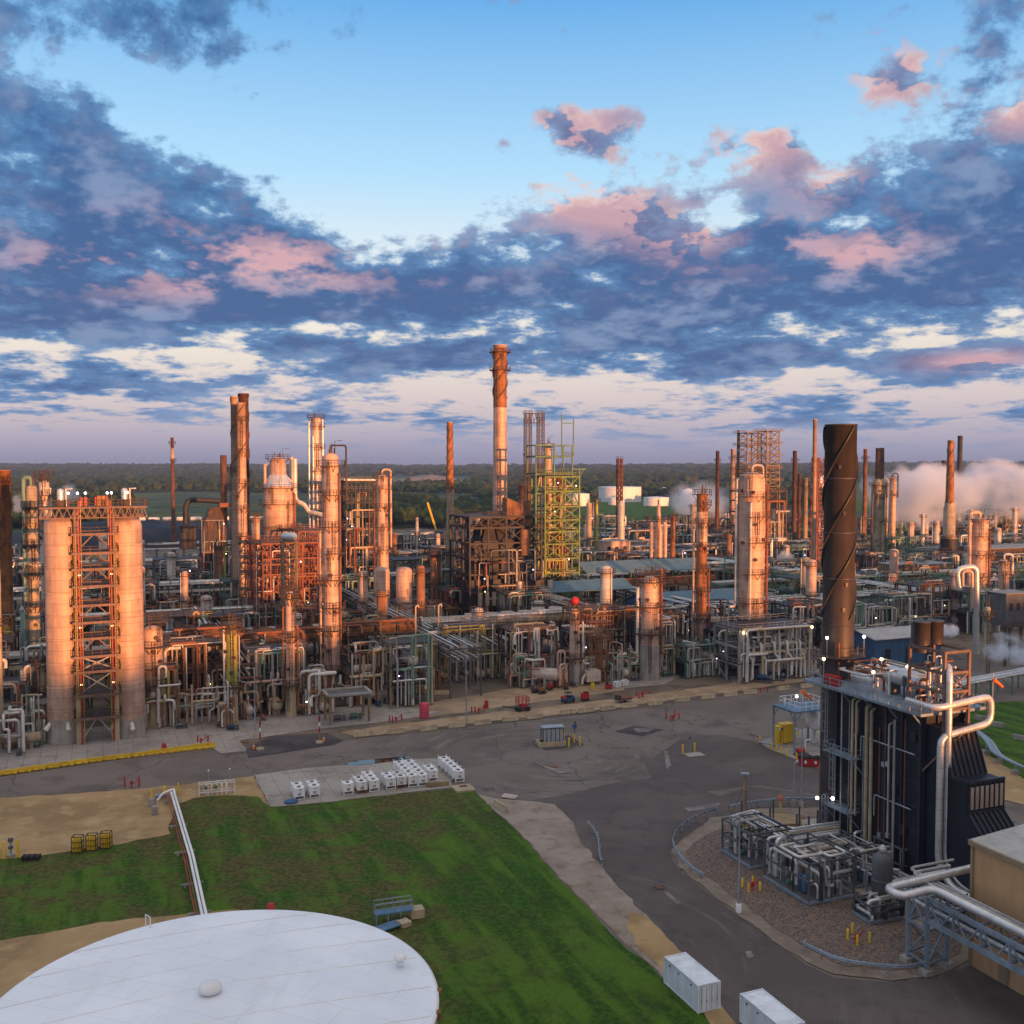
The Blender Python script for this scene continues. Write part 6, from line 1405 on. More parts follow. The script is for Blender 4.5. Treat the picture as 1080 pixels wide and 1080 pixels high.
LAND.append(('the two grey tanks', 415, 625))
tower(475, 640, [(640,11),(595,11.5),(576,10),(560,8),(517,7.5),(446,6)], 'jacket_tan', 'slender stack with tan foot and rust orange scaly upper half', 'stack', 'stack', head='open', plats=(582,), manways=1, spiral=3, spiral_z=(.62,1.0), topgear=False, segs=[(517,447,'rust_orange')], land='the slender scaly stack')
tower(527.5, 640, [(640,17),(560,16),(470,14.5),(430,14),(372,14),(365,14)], 'jacket_pink', 'tallest chimney with spiral rust top above the dark furnace', 'chimney', 'chimney', head='open', plats=(372,391), full=True, manways=1, spiral=3, spiral_z=(.80,.985), topgear=False, segs=[(430,367,'rust_orange')], n=30, land='the tallest chimney', platmat='rust_dark')
# ---- framed structures
def frame(t, x0, x1, y0, y1, levels, nx, ny, bw=.35, mat='steel_grey', brace=.4, deckp=.7, deckmat='steel_dark', rail=True, rng=rnd, railmat=None):
    m = MB(); xs = [x0+(x1-x0)*i/nx for i in range(nx+1)]; ys = [y0+(y1-y0)*i/ny for i in range(ny+1)]; top = levels[-1]
    for x in xs:
        for y in ys: m.box((x,y,top/2), (bw,bw,top))
    for z in levels:
        for y in ys: m.beam((x0,y,z), (x1,y,z), bw*.8, bw)
        for x in xs: m.beam((x,y0,z), (x,y1,z), bw*.8, bw)
    zb = 0
    for z in levels:
        for i in range(nx):
            if rng.random() < brace: m.beam((xs[i],y0,zb), (xs[i+1],y0,z), bw*.55).beam((xs[i+1],y0,zb), (xs[i],y0,z), bw*.55)
        for i in range(ny):
            if rng.random() < brace: m.beam((x0,ys[i],zb), (x0,ys[i+1],z), bw*.55)
            if rng.random() < brace: m.beam((x1,ys[i],zb), (x1,ys[i+1],z), bw*.55)
        zb = z
    m.obj('steel_frame', mat, t)
    for z in levels:
        if rng.random() < deckp:
            d = MB().box(((x0+x1)/2,(y0+y1)/2,z+bw*.5+.06), (x1-x0+.8,y1-y0+.8,.1)).obj('floor_deck', deckmat, t)
            if rail: MB().rail([(x0-.4,y0-.4,z+.3),(x1+.4,y0-.4,z+.3),(x1+.4,y1+.4,z+.3),(x0-.4,y1+.4,z+.3),(x0-.4,y0-.4,z+.3)], 1.15, .09, 2.0).obj('handrail', railmat or mat, d)
def struct_at(px, pyb, label, name='process_structure', cat='structure', rz=TH):
    g = G(px, pyb); return g, thing(name, label, cat, (g.x,g.y,.05), rz)
def pipes_in(t, box, n, mats, rs=(.12,.16,.22,.3), seed=0, name='pipe'):
    rg = random.Random(seed)
    for k in range(n): route(box, rg.choice(rs), rg).obj(name, rg.choice(mats), t)
# furnace below the chimney
g, t = struct_at(527, 664, 'dark steel furnace house at the foot of the tallest chimney', 'furnace', 'furnace'); Yf = g.y
Z = lambda py: zat(py, Yf)
frame(t, -11,12,-4,14, [Z(640),Z(622),Z(604),Z(588),Z(572),Z(556),Z(545)], 4, 3, .5, 'steel_dark', .5, .8, 'steel_dark')
MB().box((0,5,(Z(610)+Z(645))/2), (20,15,Z(610)-Z(645))).obj('firebox', 'steel_dark', t); MB().box((-1,5,(Z(610)+Z(570))/2), (15,12,Z(570)-Z(610))).obj('convection_box', 'steel_dark', t)
MB().add([(-5.5,0,Z(570)),(3.5,0,Z(570)),(3.5,10,Z(570)),(-5.5,10,Z(570)),(-2.5,3,Z(540)),(2.0,3,Z(540)),(2.0,7,Z(540)),(-2.5,7,Z(540))], [(0,1,5,4),(1,2,6,5),(2,3,7,6),(3,0,4,7),(4,5,6,7)]).obj('flue_hood', 'steel_dark', t)
MB().box((7.4,-1.5,(Z(528)+Z(575))/2), (3.2,3.2,Z(528)-Z(575))).obj('flue_duct', 'rust_shell', t)
MB().add([(2,-1,Z(548)),(6,-3,Z(548)),(6,1,Z(548)),(2,3,Z(548)),(2,-1,Z(525)),(6,-3,Z(532)),(6,1,Z(532)),(2,3,Z(525))], [(0,1,5,4),(1,2,6,5),(2,3,7,6),(3,0,4,7),(4,5,6,7),(3,2,1,0)]).obj('flue_duct', 'rust_shell', t)
MB().box((9.2,-4.6,(Z(612)+Z(640))/2), (9.0,.4,Z(612)-Z(640))).obj('side_panel', 'steel_dark', t)
m = MB()
for k in range(2): x = 5.0+4.2*k; m.beam((x,-4.9,Z(640)), (x+4.2,-4.9,Z(612)), .3).beam((x+4.2,-4.9,Z(640)), (x,-4.9,Z(612)), .3)
m.obj('cross_brace', 'black', t)
for k in range(6): MB().lathe([(.7,0),(.7,4)], (-8+2.2*k,-4.6,Z(636)), 12).obj('burner_drum', 'jacket_tan', t)
for x in (4.2,14.2): MB().lathe([(.8,0),(.8,Z(612)-Z(640))], (x,-5.6,Z(640)), 12).obj('air_duct', 'jacket_pale', t)
MB().lathe([(1.5,0),(1.5,Z(560)-Z(585)),(1.3,Z(560)-Z(585)+.5)], (6.5,-4.0,Z(585)), 16).obj('air_preheater', 'rust_shell', t)
pipes_in(t, (-9,10,-5.4,-3.6,2,Z(575)), 24, ('pipe_grey','steel_dark','pipe_rust','pipe_tan','steel_grey'), seed=31)
lamps_on(t, [(rnd.uniform(-9,10),-5.2,rnd.uniform(3,Z(580))) for _ in range(9)])
LAND.append(('the dark furnace house', 527, 600))
# yellow green structure with its column
g, t = struct_at(596, 650, 'bright yellow and green steel tower around a copper column', 'reactor_tower', 'structure'); Yf = g.y; Z = lambda py: zat(py, Yf)
frame(t, -8.6,3.6,-3,8, [Z(p) for p in (632,618,603,588,573,560,548,534,518,503)], 2, 2, .42, 'steel_lime', .8, 1.0, 'steel_brown', railmat='steel_lime')
frame_t = t
m = MB()
for x in (-11,-4.5,2.0):
    for y in (-1,6): m.box((x-.0,y,(Z(470)+Z(553))/2), (.4,.4,Z(470)-Z(553)))
for py in (540,520,500,482,470):
    for y in (-1,6): m.beam((-11,y,Z(py)), (2.0,y,Z(py)), .35,.4)
    for x in (-11,-4.5,2.0): m.beam((x,-1,Z(py)), (x,6,Z(py)), .3)
m.obj('upper_frame', 'steel_green', t)
for py in (553,540,520,500,482):
    d = MB().box((-4.5,2.5,Z(py)+.3), (13.6,7.6,.12)).obj('floor_deck', 'steel_brown', t); MB().rail([(-11.2,-1.3,Z(py)+.4),(2.2,-1.3,Z(py)+.4),(2.2,6.2,Z(py)+.4)], 1.15, .1, 1.8).obj('handrail', 'steel_green', d)
m = MB()
m.beam((4,-2,Z(495)), (4,-2,Z(640)), .45).beam((1,-2,Z(495)), (6.5,-2,Z(495)), .4).beam((4,-2,Z(505)), (5.6,-2,Z(495)), .25); m.obj('hoist_gantry', 'steel_green', t)
MB().box((-2,-1.4,Z(460)), (.3,.3,14)).box((2.4,-1.0,Z(462)), (.3,.3,12)).beam((-2,-1.4,Z(463)+5), (2.4,-1,Z(463)+5), .3).obj('hoist_frame', 'steel_green', t)
pipes_in(t, (-10,3,-3.5,6,2,Z(560)), 34, ('pipe_rust','pipe_yellow','rust_orange','pipe_green','pipe_grey'), seed=32)
pipes_in(t, (-11,2,-1.6,0,Z(555),Z(490)), 14, ('pipe_rust','jacket_pink','pipe_green','pipe_pale'), seed=33)
lamps_on(t, [(rnd.uniform(-9,3),-3.4,rnd.uniform(3,Z(500))) for _ in range(10)])
LAND.append(('the yellow green steel tower', 590, 570))
tower(578, 646, [(646,13),(553,12),(535,12),(480,7.5),(468,6)], 'jacket_pink', 'copper pink column inside the yellow green steel tower', plats=(472,), manways=2, ladder=False)
tower(590, 645, [(645,9),(500,8)], 'rust_shell', 'rust red column at the right inside the yellow green tower', plats=(), manways=2)
tower(568, 642, [(642,8),(520,8)], 'jacket_tan', 'tan column at the left inside the yellow green tower', plats=(), manways=2)
tower(553.5, 620, [(620,13),(510,13)], 'rust_dark', 'dark rusty drum column behind the chimney furnace', 'drum', 'drum', plats=(512,530), manways=1)
def lattice(px, pyb, pyt, wpx, label, mat='steel_brown', name='derrick', cat='derrick', nlev=None, taper=1.0, depth=None, start=None, gear=0, bw=.22):
    g = G(px, pyb); Y = g.y; t = thing(name, label, cat, (g.x,g.y,.05), TH); zt = zat(pyt, Y); zb = 0 if start is None else zat(start, Y); w = wpx*mpp(Y)/2; d = (depth or wpx)*mpp(Y)/2
    nlev = nlev or max(3, int((zt-zb)/max(2.4, w*2))); m = MB()
    def c(i, k): f = i/nlev; s = 1+(taper-1)*f; sx, sy = ((-1,-1),(1,-1),(1,1),(-1,1))[k % 4]; return (sx*w*s, sy*d*s, zb+(zt-zb)*f)
    for k in range(4): m.beam((c(0,k)[0],c(0,k)[1],0), c(nlev,k), bw*1.2)
    for i in range(nlev):
        for k in range(4):
            m.beam(c(i,k), c(i+1,k+1), bw*.6).beam(c(i,k+1), c(i+1,k), bw*.6).beam(c(i+1,k), c(i+1,k+1), bw*.8)
    m.obj('lattice', mat, t)
    for i in range(gear):
        z = zb+(zt-zb)*(i+1)/gear; dk = MB().box((0,0,z), (w*2.5,d*2.5,.12)).obj('platform', mat, t); MB().rail([(-w*1.25,-d*1.25,z),(w*1.25,-d*1.25,z),(w*1.25,d*1.25,z),(-w*1.25,d*1.25,z),(-w*1.25,-d*1.25,z)], 1.1, .1, 1.5).obj('handrail', mat, dk)
    return t
lattice(556.5, 615, 436, 6, 'left lattice leg of the dark twin legged gantry', 'steel_brown', gear=4)
lattice(570, 612, 436, 6, 'right lattice leg of the dark twin legged gantry', 'steel_brown', gear=4)
g = G(563,613); t = thing('gantry_bridge', 'dark lattice cross bridge atop the twin legged gantry', 'gantry', (g.x,g.y,0), 0); m = MB(); za, zb_ = zat(436,g.y), zat(446,g.y); w = 10*mpp(g.y)
for y in (-1.2,1.2):
    for z in (za,zb_): m.beam((-w,y,z), (w,y,z), .25)
    for k in range(6): x = -w+2*w*k/6; m.beam((x,y,zb_), (x+w/6,y,za), .14).beam((x+w/6,y,za), (x+w/3,y,zb_), .14)
m.obj('truss', 'steel_brown', t); LAND.append(('the twin legged gantry', 563, 460))
# dark grid structure at left centre
g, t = struct_at(380, 648, 'dark multi storey steel rack full of pipes behind the pink column', 'process_structure'); Yf = g.y; Z = lambda py: zat(py, Yf)
frame(t, -6.5,7,-3,9, [Z(p) for p in (630,612,594,576,560,545,530,518,508)], 3, 2, .45, 'steel_dark', .4, .9, 'steel_dark', railmat='steel_grey')
MB().tube([(-6.8,-2,Z(506)),(6.5,-2,Z(507))], .5, 10).obj('header_pipe', 'pipe_pale', t)
pipes_in(t, (-6.5,7,-3.8,-2.4,2,Z(512)), 30, ('pipe_grey','steel_dark','pipe_pale','pipe_rust','pipe_tan'), seed=41); lamps_on(t, [(rnd.uniform(-6,7),-3.6,rnd.uniform(3,Z(515))) for _ in range(12)])
LAND.append(('the dark multi storey rack', 380, 575))
# red steel in front of the reactor
g, t = struct_at(300, 672, 'rust red steel structure wrapping the lower reactor', 'process_structure'); Yf = g.y; Z = lambda py: zat(py, Yf)
frame(t, -9,9,-5,8, [Z(p) for p in (655,640,622,604,588,572)], 4, 2, .42, 'steel_red', .55, .8, 'steel_brown', railmat='steel_red')
pipes_in(t, (-9,10,-5.8,-4,2,Z(575)), 26, ('pipe_rust','rust_orange','steel_red','pipe_pale','pipe_grey'), seed=42); lamps_on(t, [(rnd.uniform(-8,9),-5.6,rnd.uniform(3,Z(590))) for _ in range(8)])
g, t = struct_at(332, 668, 'rust red steel structure between reactor and tall thick column', 'process_structure'); Yf = g.y; Z = lambda py: zat(py, Yf)
frame(t, -5,6,-3,7, [Z(p) for p in (650,632,614,596,578,560)], 2, 2, .42, 'steel_red', .6, .7, 'steel_brown', railmat='steel_red'); pipes_in(t, (-5,6,-3.8,-2,2,Z(560)), 18, ('pipe_rust','rust_orange','steel_red','pipe_grey'), seed=43)
lattice(306, 690, 571, 14, 'tan lattice tower with a silver vessel on top in front of the reactor', 'steel_tan', nlev=7, bw=.35)
g = G(306,690); o = MB().hdrum((0,0,0), (.8,-.6,0), 4.0, 1.1, 14).obj('surge_drum', 'pipe_silver'); o.location = (g.x,g.y,zat(566,g.y)); tag(o, 'silver drum resting on the tan lattice tower', 'drum')
# left furnace unit with the dark duct
g, t = struct_at(228, 625, 'dark coker furnace with a long bent flue duct, left of the stacks', 'furnace', 'furnace'); Yf = g.y; Z = lambda py: zat(py, Yf); k_ = mpp(Yf)
MB().box((0,8,Z(560)/2), (26*k_,14,Z(560))).obj('firebox', 'steel_dark', t)
MB().add([(-13*k_,1,Z(560)),(13*k_,1,Z(560)),(13*k_,15,Z(560)),(-13*k_,15,Z(560)),(-4*k_,5,Z(536)),(7*k_,5,Z(536)),(7*k_,11,Z(536)),(-4*k_,11,Z(536))], [(0,1,5,4),(1,2,6,5),(2,3,7,6),(3,0,4,7),(4,5,6,7)]).obj('flue_hood', 'steel_brown', t)
MB().tube([(6*k_,4,Z(529)),(-25*k_,4,Z(527)),(-29*k_,4,Z(534)),(-29*k_,4,Z(556))], 3.0*k_, 14, 5*k_).obj('flue_duct', 'steel_dark', t)
MB().box((-27*k_,4,Z(566)), (16*k_,9,Z(553)-Z(578))).obj('duct_casing', 'steel_dark', t)
MB().lathe([(3.4*k_,0),(3.4*k_,Z(480)-Z(560))], (11*k_,6,Z(560)), 16).obj('stub_stack', 'rust_dark', t)
MB().box((11*k_,2,Z(533)), (13*k_,6,1.6)).obj('platform', 'steel_red', t)
pipes_in(t, (-14*k_,18*k_,-1,1,2,Z(545)), 18, ('pipe_rust','pipe_grey','steel_red','pipe_tan'), seed=44); lamps_on(t, [(rnd.uniform(-14,16)*k_,-1.2,rnd.uniform(3,Z(545))) for _ in range(9)])
LAND.append(('the coker furnace', 225, 550))
tower(183.5, 590, [(590,4.5),(520,4),(480,3.6),(462,3.2)], 'rust_dark', 'thin dark flare stack standing alone before the coal pile', 'flare_stack', 'flare stack', head='open', plats=(468,486), manways=0, topgear=False, ladder=False, land='the thin dark flare stack', segs=[(484,473,'jacket_tan')])
tower(231, 643, [(643,9),(575,9)], 'rust_shell', 'short rusty vessel with a yellow green pipe beside it', 'vessel', 'vessel', plats=(576,), pipes=((-.2,640,572,.4,'pipe_yellow'),))
# orange scaffold
g, t = struct_at(631, 719, 'orange tube scaffold around a small vessel', 'scaffold', 'scaffold'); m = MB()
for i in range(5):
    for j in range(3): m.cyl((-3+1.5*i,-1.5+1.5*j,0), (-3+1.5*i,-1.5+1.5*j,15.5), .09, n=6)
for k in range(8):
    z = 1.6+2*k-.2
    for j in range(3): m.cyl((-3.2,-1.5+1.5*j,z), (3.2,-1.5+1.5*j,z), .07, n=6)
    for i in range(5): m.cyl((-3+1.5*i,-1.7,z), (-3+1.5*i,1.7,z), .07, n=6)
m.obj('scaffold_tube', 'orange' if False else 'rust_orange', t)
for k in range(4): MB().box((0,0,3.2+3.6*k), (6.2,3.0,.1)).obj('plank_deck', 'steel_red', t)
MB().lathe([(1.0,0),(1.0,11),(.6,11.6)], n=16).obj('vessel', 'rust_shell', t)
# big horizontal drum in front
g, t = struct_at(574, 726, 'horizontal grey drum with white dished end near the road', 'drum', 'drum')
MB().hdrum((0,1.5,3.0), (.72,-.7,0), 7.0, 1.4, 22).obj('shell', 'jacket_pale', t); MB().box((-1.5,2.6,.9), (.6,2.2,1.6), -.7).box((1.6,-.2,.9), (.6,2.2,1.6), -.7).obj('saddle', 'concrete', t)
MB().tube([(3.2,-1.4,.5),(3.2,-1.4,5.2),(5.0,-.5,5.2),(5.0,-.5,.3)], .28, 9, .7).obj('loop_pipe', 'jacket_pink', t); MB().tube([(3.8,-1.0,.5),(3.8,-1.0,4.4),(5.6,-.1,4.4),(5.6,-.1,.3)], .2, 9, .6).obj('loop_pipe', 'jacket_pink', t)
# flare with derrick on the right
tower(857, 640, [(640,5),(443,4.2)], 'jacket_pink', 'very thin pale flare pipe held by a lattice derrick', 'flare_stack', 'flare stack', head='open', plats=(), manways=0, topgear=False, n=12, land='the thin pale flare')
lattice(861, 636, 483, 11, 'rust coloured lattice derrick beside the thin pale flare', 'steel_red', taper=.8, bw=.3)
# coker derricks
for i, (x, w) in enumerate(((789,20),(809,18))):
    lattice(x, 598, 457 if i == 0 else 455, w, f'{("left","right")[i]} openwork coke drum derrick against the sky', 'steel_tan', 'coke_derrick', 'derrick', nlev=9, taper=.86, start=520, gear=5, bw=.38)
lattice(777.5, 598, 454, 1.6, 'thin mast at the left of the coke drum derricks', 'steel_brown', 'mast', 'mast', nlev=14, bw=.2)
g, t = struct_at(812, 600, 'dark support structure below the coke drum derricks', 'process_structure'); Yf = g.y; Z = lambda py: zat(py, Yf)
frame(t, -16,6,-4,10, [Z(p) for p in (585,570,555,540,528,518)], 4, 2, .6, 'steel_brown', .5, .8, 'steel_dark'); pipes_in(t, (-16,8,-5,-3,2,Z(525)), 26, ('pipe_rust','pipe_tan','steel_brown','pipe_grey'), (.25,.35,.5), 51); lamps_on(t, [(rnd.uniform(-15,6),-5,rnd.uniform(4,Z(525))) for _ in range(10)], r=.35)
LAND.append(('the coke drum derricks', 800, 520))
for x, yb, yt, w, mt, lab in ((756,575,476,3.8,'rust_dark','thin dark stack in the steam left of the coke derricks'),(772,580,474,4.6,'jacket_pink','pink stack with lamp ring left of the coke derricks'),(837,585,476,4.2,'rust_dark','dark stack with collar right of the coke derricks'),(842,590,500,3.2,'rust_dark','short dark tan stack right of the collar stack'),(848.5,590,505,5,'jacket_tan','tan stub column near the derricks'),(911,590,474,4,'rust_shell','thin rusty stack right of the huge dark stack'),
        (1010.5,570,460,5,'steel_grey','tall plain grey stack behind the steam'),(993.5,575,486,4,'rust_dark','short dark stack beside the spiral stack in steam')):
    tower(x, yb, [(yb,w*1.15),(yt,w)], mt, lab, 'stack', 'stack', head='open', plats=(yt+10,) if x != 1010.5 else (), manways=0, topgear=False, ladder=False, n=14)
tower(926, 605, [(605,14),(570,12),(522,11),(520,14),(508,14),(505,9),(473,8.5)], 'jacket_tan', 'tan column with dark top and collar platform in the steam', plats=(512,524,550), segs=[(505,474,'rust_dark')], pipes=((-.1,600,505,.5,'jacket_tan'),(3.2,590,510,.4,'steel_brown')), head='open', topgear=False, land='the collared column')
tower(940, 600, [(600,7),(521,7),(503,6)], 'jacket_pink', 'small pink column with a hooked pipe in the steam', plats=(505,522), overhead=(2.4,10,.4,'steel_grey'))
tower(1000, 612, [(612,18),(604,17),(568,17),(566,12.5),(536,12),(528,7.5),(465,6.2)], 'jacket_tan', 'orange stack with spiral fins over a round dark heater', 'stack', 'heater', head='open', plats=(566,), full=True, spiral=3, spiral_z=(.55,1.0), manways=0, topgear=False, segs=[(604,568,'steel_dark'),(530,466,'rust_orange')], land='the spiral heater stack')
tower(942, 640, [(640,8.5),(579,8.5)], 'jacket_pink', 'plain pink and grey cylinder standing behind the huge stack', plats=(), manways=0, topgear=False, segs=[(615,580,'jacket_pink')])
tower(1031, 662, [(662,12),(610,17),(546,17.5)], 'jacket_pink', 'broad pink column with curled crown pipes at the right', plats=(548,566,585,608), full=False, pipes=((3.2,640,552,.5,'jacket_pink'),(-.2,650,560,.35,'pipe_rust')), overhead=(-3.6,9,.55,'jacket_pink'), n=28, land='the curled crown column')
tower(1057.5, 655, [(655,11),(590,11)], 'jacket_pink', 'short pink column at the right edge with pipe arch', plats=(592,606), overhead=(2.6,5,.4,'pipe_pale'))
overhead_line(1020, 690, [(1012,622,0),(1009,600,0),(1030,597,0),(1030,690,0)], .75, 'pipe_silver', 'large silver square loop pipe by the curled crown column')
overhead_line(1018, 690, [(1014,618,-.8),(1014,602,-.8),(1024,602,-.8),(1024,640,-.8)], .4, 'jacket_pink', 'small inner loop pipe by the curled crown column')
tower(694, 632, [(632,9),(560,9),(550,5),(532,4)], 'jacket_pink', 'pink forked column pair on the rusty cooler bank, left', plats=(548,600), pipes=((3.3,620,552,.7,'jacket_pink'),(-.1,620,552,.7,'jacket_pink')))
tower(709, 632, [(632,5.5),(544,5)], 'rust_orange', 'slim orange column on the rusty cooler bank, right', plats=(546,568), manways=0)
lattice(653, 600, 484, 4.5, 'dark derrick with red landings in front of white tanks', 'rust_dark', gear=8, bw=.35)
tower(655, 603, [(603,7),(532,7),(528,4)], 'jacket_pale', 'pale column foot under the dark red derrick', plats=(), manways=1)
tower(628.5, 610, [(610,4),(527,4)], 'pipe_yellow', 'slim pale yellow green pipe column near white tanks', plats=(529,), manways=0)
tower(263.5, 0+690, [(690,4.5),(660,4.5)], 'jacket_tan', 'small tan pot column near the yellow green one', plats=(), manways=0)
tower(621, 600, [(600,6),(530,6)], 'jacket_tan', 'plain tan column left of the pale yellow green one', plats=(), manways=0)
tower(0+1040, 720, [(720,6),(640,6)], 'jacket_tan', 'slim tan column behind the boiler roof steel', plats=(650,), manways=0)
# ------------------------------------------------------------------ sheds, coolers, pipe racks and the units that fill the plant
RG = random.Random(77)
def gable(px, pyb, L, W, h, hr, roof, wall, label, rz=TH, walls=True, name='shed', legs='steel_green'):
    g = G(px, pyb); t = thing(name, label, 'shed', (g.x,g.y,.05), rz)
    if walls: MB().box((0,0,h/2), (L-.4,W-.4,h)).obj('wall', wall, t)
    else:
        m = MB()
        for i in range(5):
            for y in (-W/2+.4,W/2-.4): m.box((-L/2+.5+(L-1)*i/4,y,h/2), (.35,.35,h))
        for x in (-L/2+.3,L/2-.3):
            m.beam((x,-W/2,h), (x,W/2,h), .3); m.beam((x,-W/2,h), (x,0,h+hr), .3).beam((x,W/2,h), (x,0,h+hr), .3)
            for k in range(-3,4): m.beam((x,k*W/8,h), (x,k*W/8,h+hr*(1-abs(k)/4)), .2)
        m.obj('frame', legs, t)
    if walls:
        MB().add([(-L/2+.2,-W/2+.2,h),(-L/2+.2,W/2-.2,h),(-L/2+.2,0,h+hr-.15),(L/2-.2,-W/2+.2,h),(L/2-.2,W/2-.2,h),(L/2-.2,0,h+hr-.15)], [(0,2,1),(3,4,5)]).obj('gable', wall, t)
        m = MB()
        for k in range(3): m.box((-L*.3+L*.3*k,-W/2+.18,h*.45), (1.6,.1,h*.5))
        m.obj('doorway', 'black', t)
    vs = [(-L/2-.4,-W/2-.5,h),(L/2+.4,-W/2-.5,h),(L/2+.4,0,h+hr),(-L/2-.4,0,h+hr),(-L/2-.4,W/2+.5,h),(L/2+.4,W/2+.5,h)]
    up = [(x,y,z+.2) for x,y,z in vs]
    MB().add(vs+up, [(6,7,8,9),(9,8,11,10),(0,3,2,1),(3,4,5,2),(0,1,7,6),(4,10,11,5),(0,6,9,3),(3,9,10,4),(1,2,8,7),(2,5,11,8)]).obj('roof', roof, t)
    return t
gable(612, 660, 30, 12, 11.5, 2.6, 'teal_roof', 'steel_dark', 'long blue roofed compressor shed in front of the yellow green tower', walls=False)
gable(655, 640, 34, 15, 13, 3.2, 'slate_roof', 'steel_dark', 'slate blue roofed open shed behind the compressor shed', walls=False)
gable(705, 636, 26, 14, 12.5, 3.4, 'teal_roof', 'steel_dark', 'teal roofed open shed with green trusses left of the orange column', walls=False)
gable(724, 666, 34, 13, 9.5, 2.6, 'teal_roof', 'blue_wall', 'low bright blue roofed shed behind the rusty orange column')
gable(735, 650, 30, 10, 5, 2.0, 'teal_roof', 'blue_wall', 'second low blue roofed shed nearer the thickest column')
gable(467, 662, 13, 8, 7.5, 1.2, 'rust_roof', 'tan_wall', 'tan house with rust red roof on the deck behind parallel pipes', name='deck_house')
gable(443, 668, 12, 7, 4, 1.2, 'rust_roof', 'grey_roof', 'low lean shed with rust red roof beside the tan house', name='deck_house')
gable(527, 676, 16, 8, 6.5, 1.6, 'grey_roof', 'steel_dark', 'grey open roofed pump shelter before the dark furnace house', walls=False, legs='steel_tan')
gable(938, 702, 21, 13, 8, 1.4, 'beige_roof', 'blue_wall', 'blue walled workshop with pale roof behind the black boiler', name='workshop')
gable(23, 778, 8, 6, 6.5, .8, 'grey_roof', 'teal_wall', 'pale teal metal hut with dark doorway at the left edge', name='hut')
gable(826, 603, 30, 14, 7, .6, 'grey_roof', 'tan_wall', 'long tan flat building below the coke derricks', name='building')
gable(1060, 610, 40, 16, 14, .6, 'grey_roof', 'steel_brown', 'brown process building at the far right', name='building')
gable(455, 596, 32, 12, 6, 1.0, 'grey_roof', 'teal_wall', 'long pale blue warehouse in front of the tan round tank', name='warehouse')
gable(640, 581, 22, 14, 9, .5, 'grey_roof', 'tan_wall', 'tan block building before the white tanks', name='building')
gable(662, 597, 13, 10, 12, .4, 'grey_roof', 'teal_wall', 'pale grey green block beside the dark red derrick', name='building')
def boxhouse(px, pyb, L, W, z0, h, mat, label, rz=TH, legs='steel_brown'):
    g = G(px, pyb); t = thing('equipment_house', label, 'building', (g.x,g.y,.05), rz); m = MB()
    for x in (-L/2+.4,L/2-.4):
        for y in (-W/2+.4,W/2-.4): m.box((x,y,z0/2), (.5,.5,z0))
    if z0 > .5: m.obj('leg', legs, t)
    MB().box((0,0,z0+h/2), (L,W,h)).obj('wall', mat, t); MB().box((0,0,z0+h+.1), (L+.5,W+.5,.2)).obj('roof', 'grey_roof', t)
    m = MB()
    for k in range(3): m.box((-L*.3+L*.3*k,-W/2-.05,z0+h*.6), (L*.12,.12,h*.22))
    m.obj('window', 'black', t); MB().rail([(-L/2,-W/2-.6,z0),(L/2,-W/2-.6,z0)], 1.1, .1, 1.6).box((0,-W/2-.4,z0-.1),(L,.9,.14)).obj('walkway', legs, t); return t
boxhouse(646, 610, 13, 8, 9, 7.5, 'jacket_pink', 'pink sunlit equipment house on dark legs before the derrick')
boxhouse(1062, 700, 8, 6, 10, 8, 'steel_grey', 'grey equipment box raised on legs at the right')
boxhouse(1076, 690, 7, 6, 8, 5, 'jacket_tan', 'tan equipment box raised on legs at the right edge')
boxhouse(38, 706, 6, 7, 0, 15, 'teal_wall', 'tall pale teal windowless house left of the silos')
boxhouse(965, 627, 26, 12, 2, 10, 'steel_tan', 'long tan furnace box below the collared column')
boxhouse(780, 592, 16, 9, 6, 6, 'jacket_tan', 'tan switch house at the edge of the steam')
boxhouse(192, 700, 16, 5, 0, 4.5, 'steel_grey', 'grey block plinth under the white cylinders')
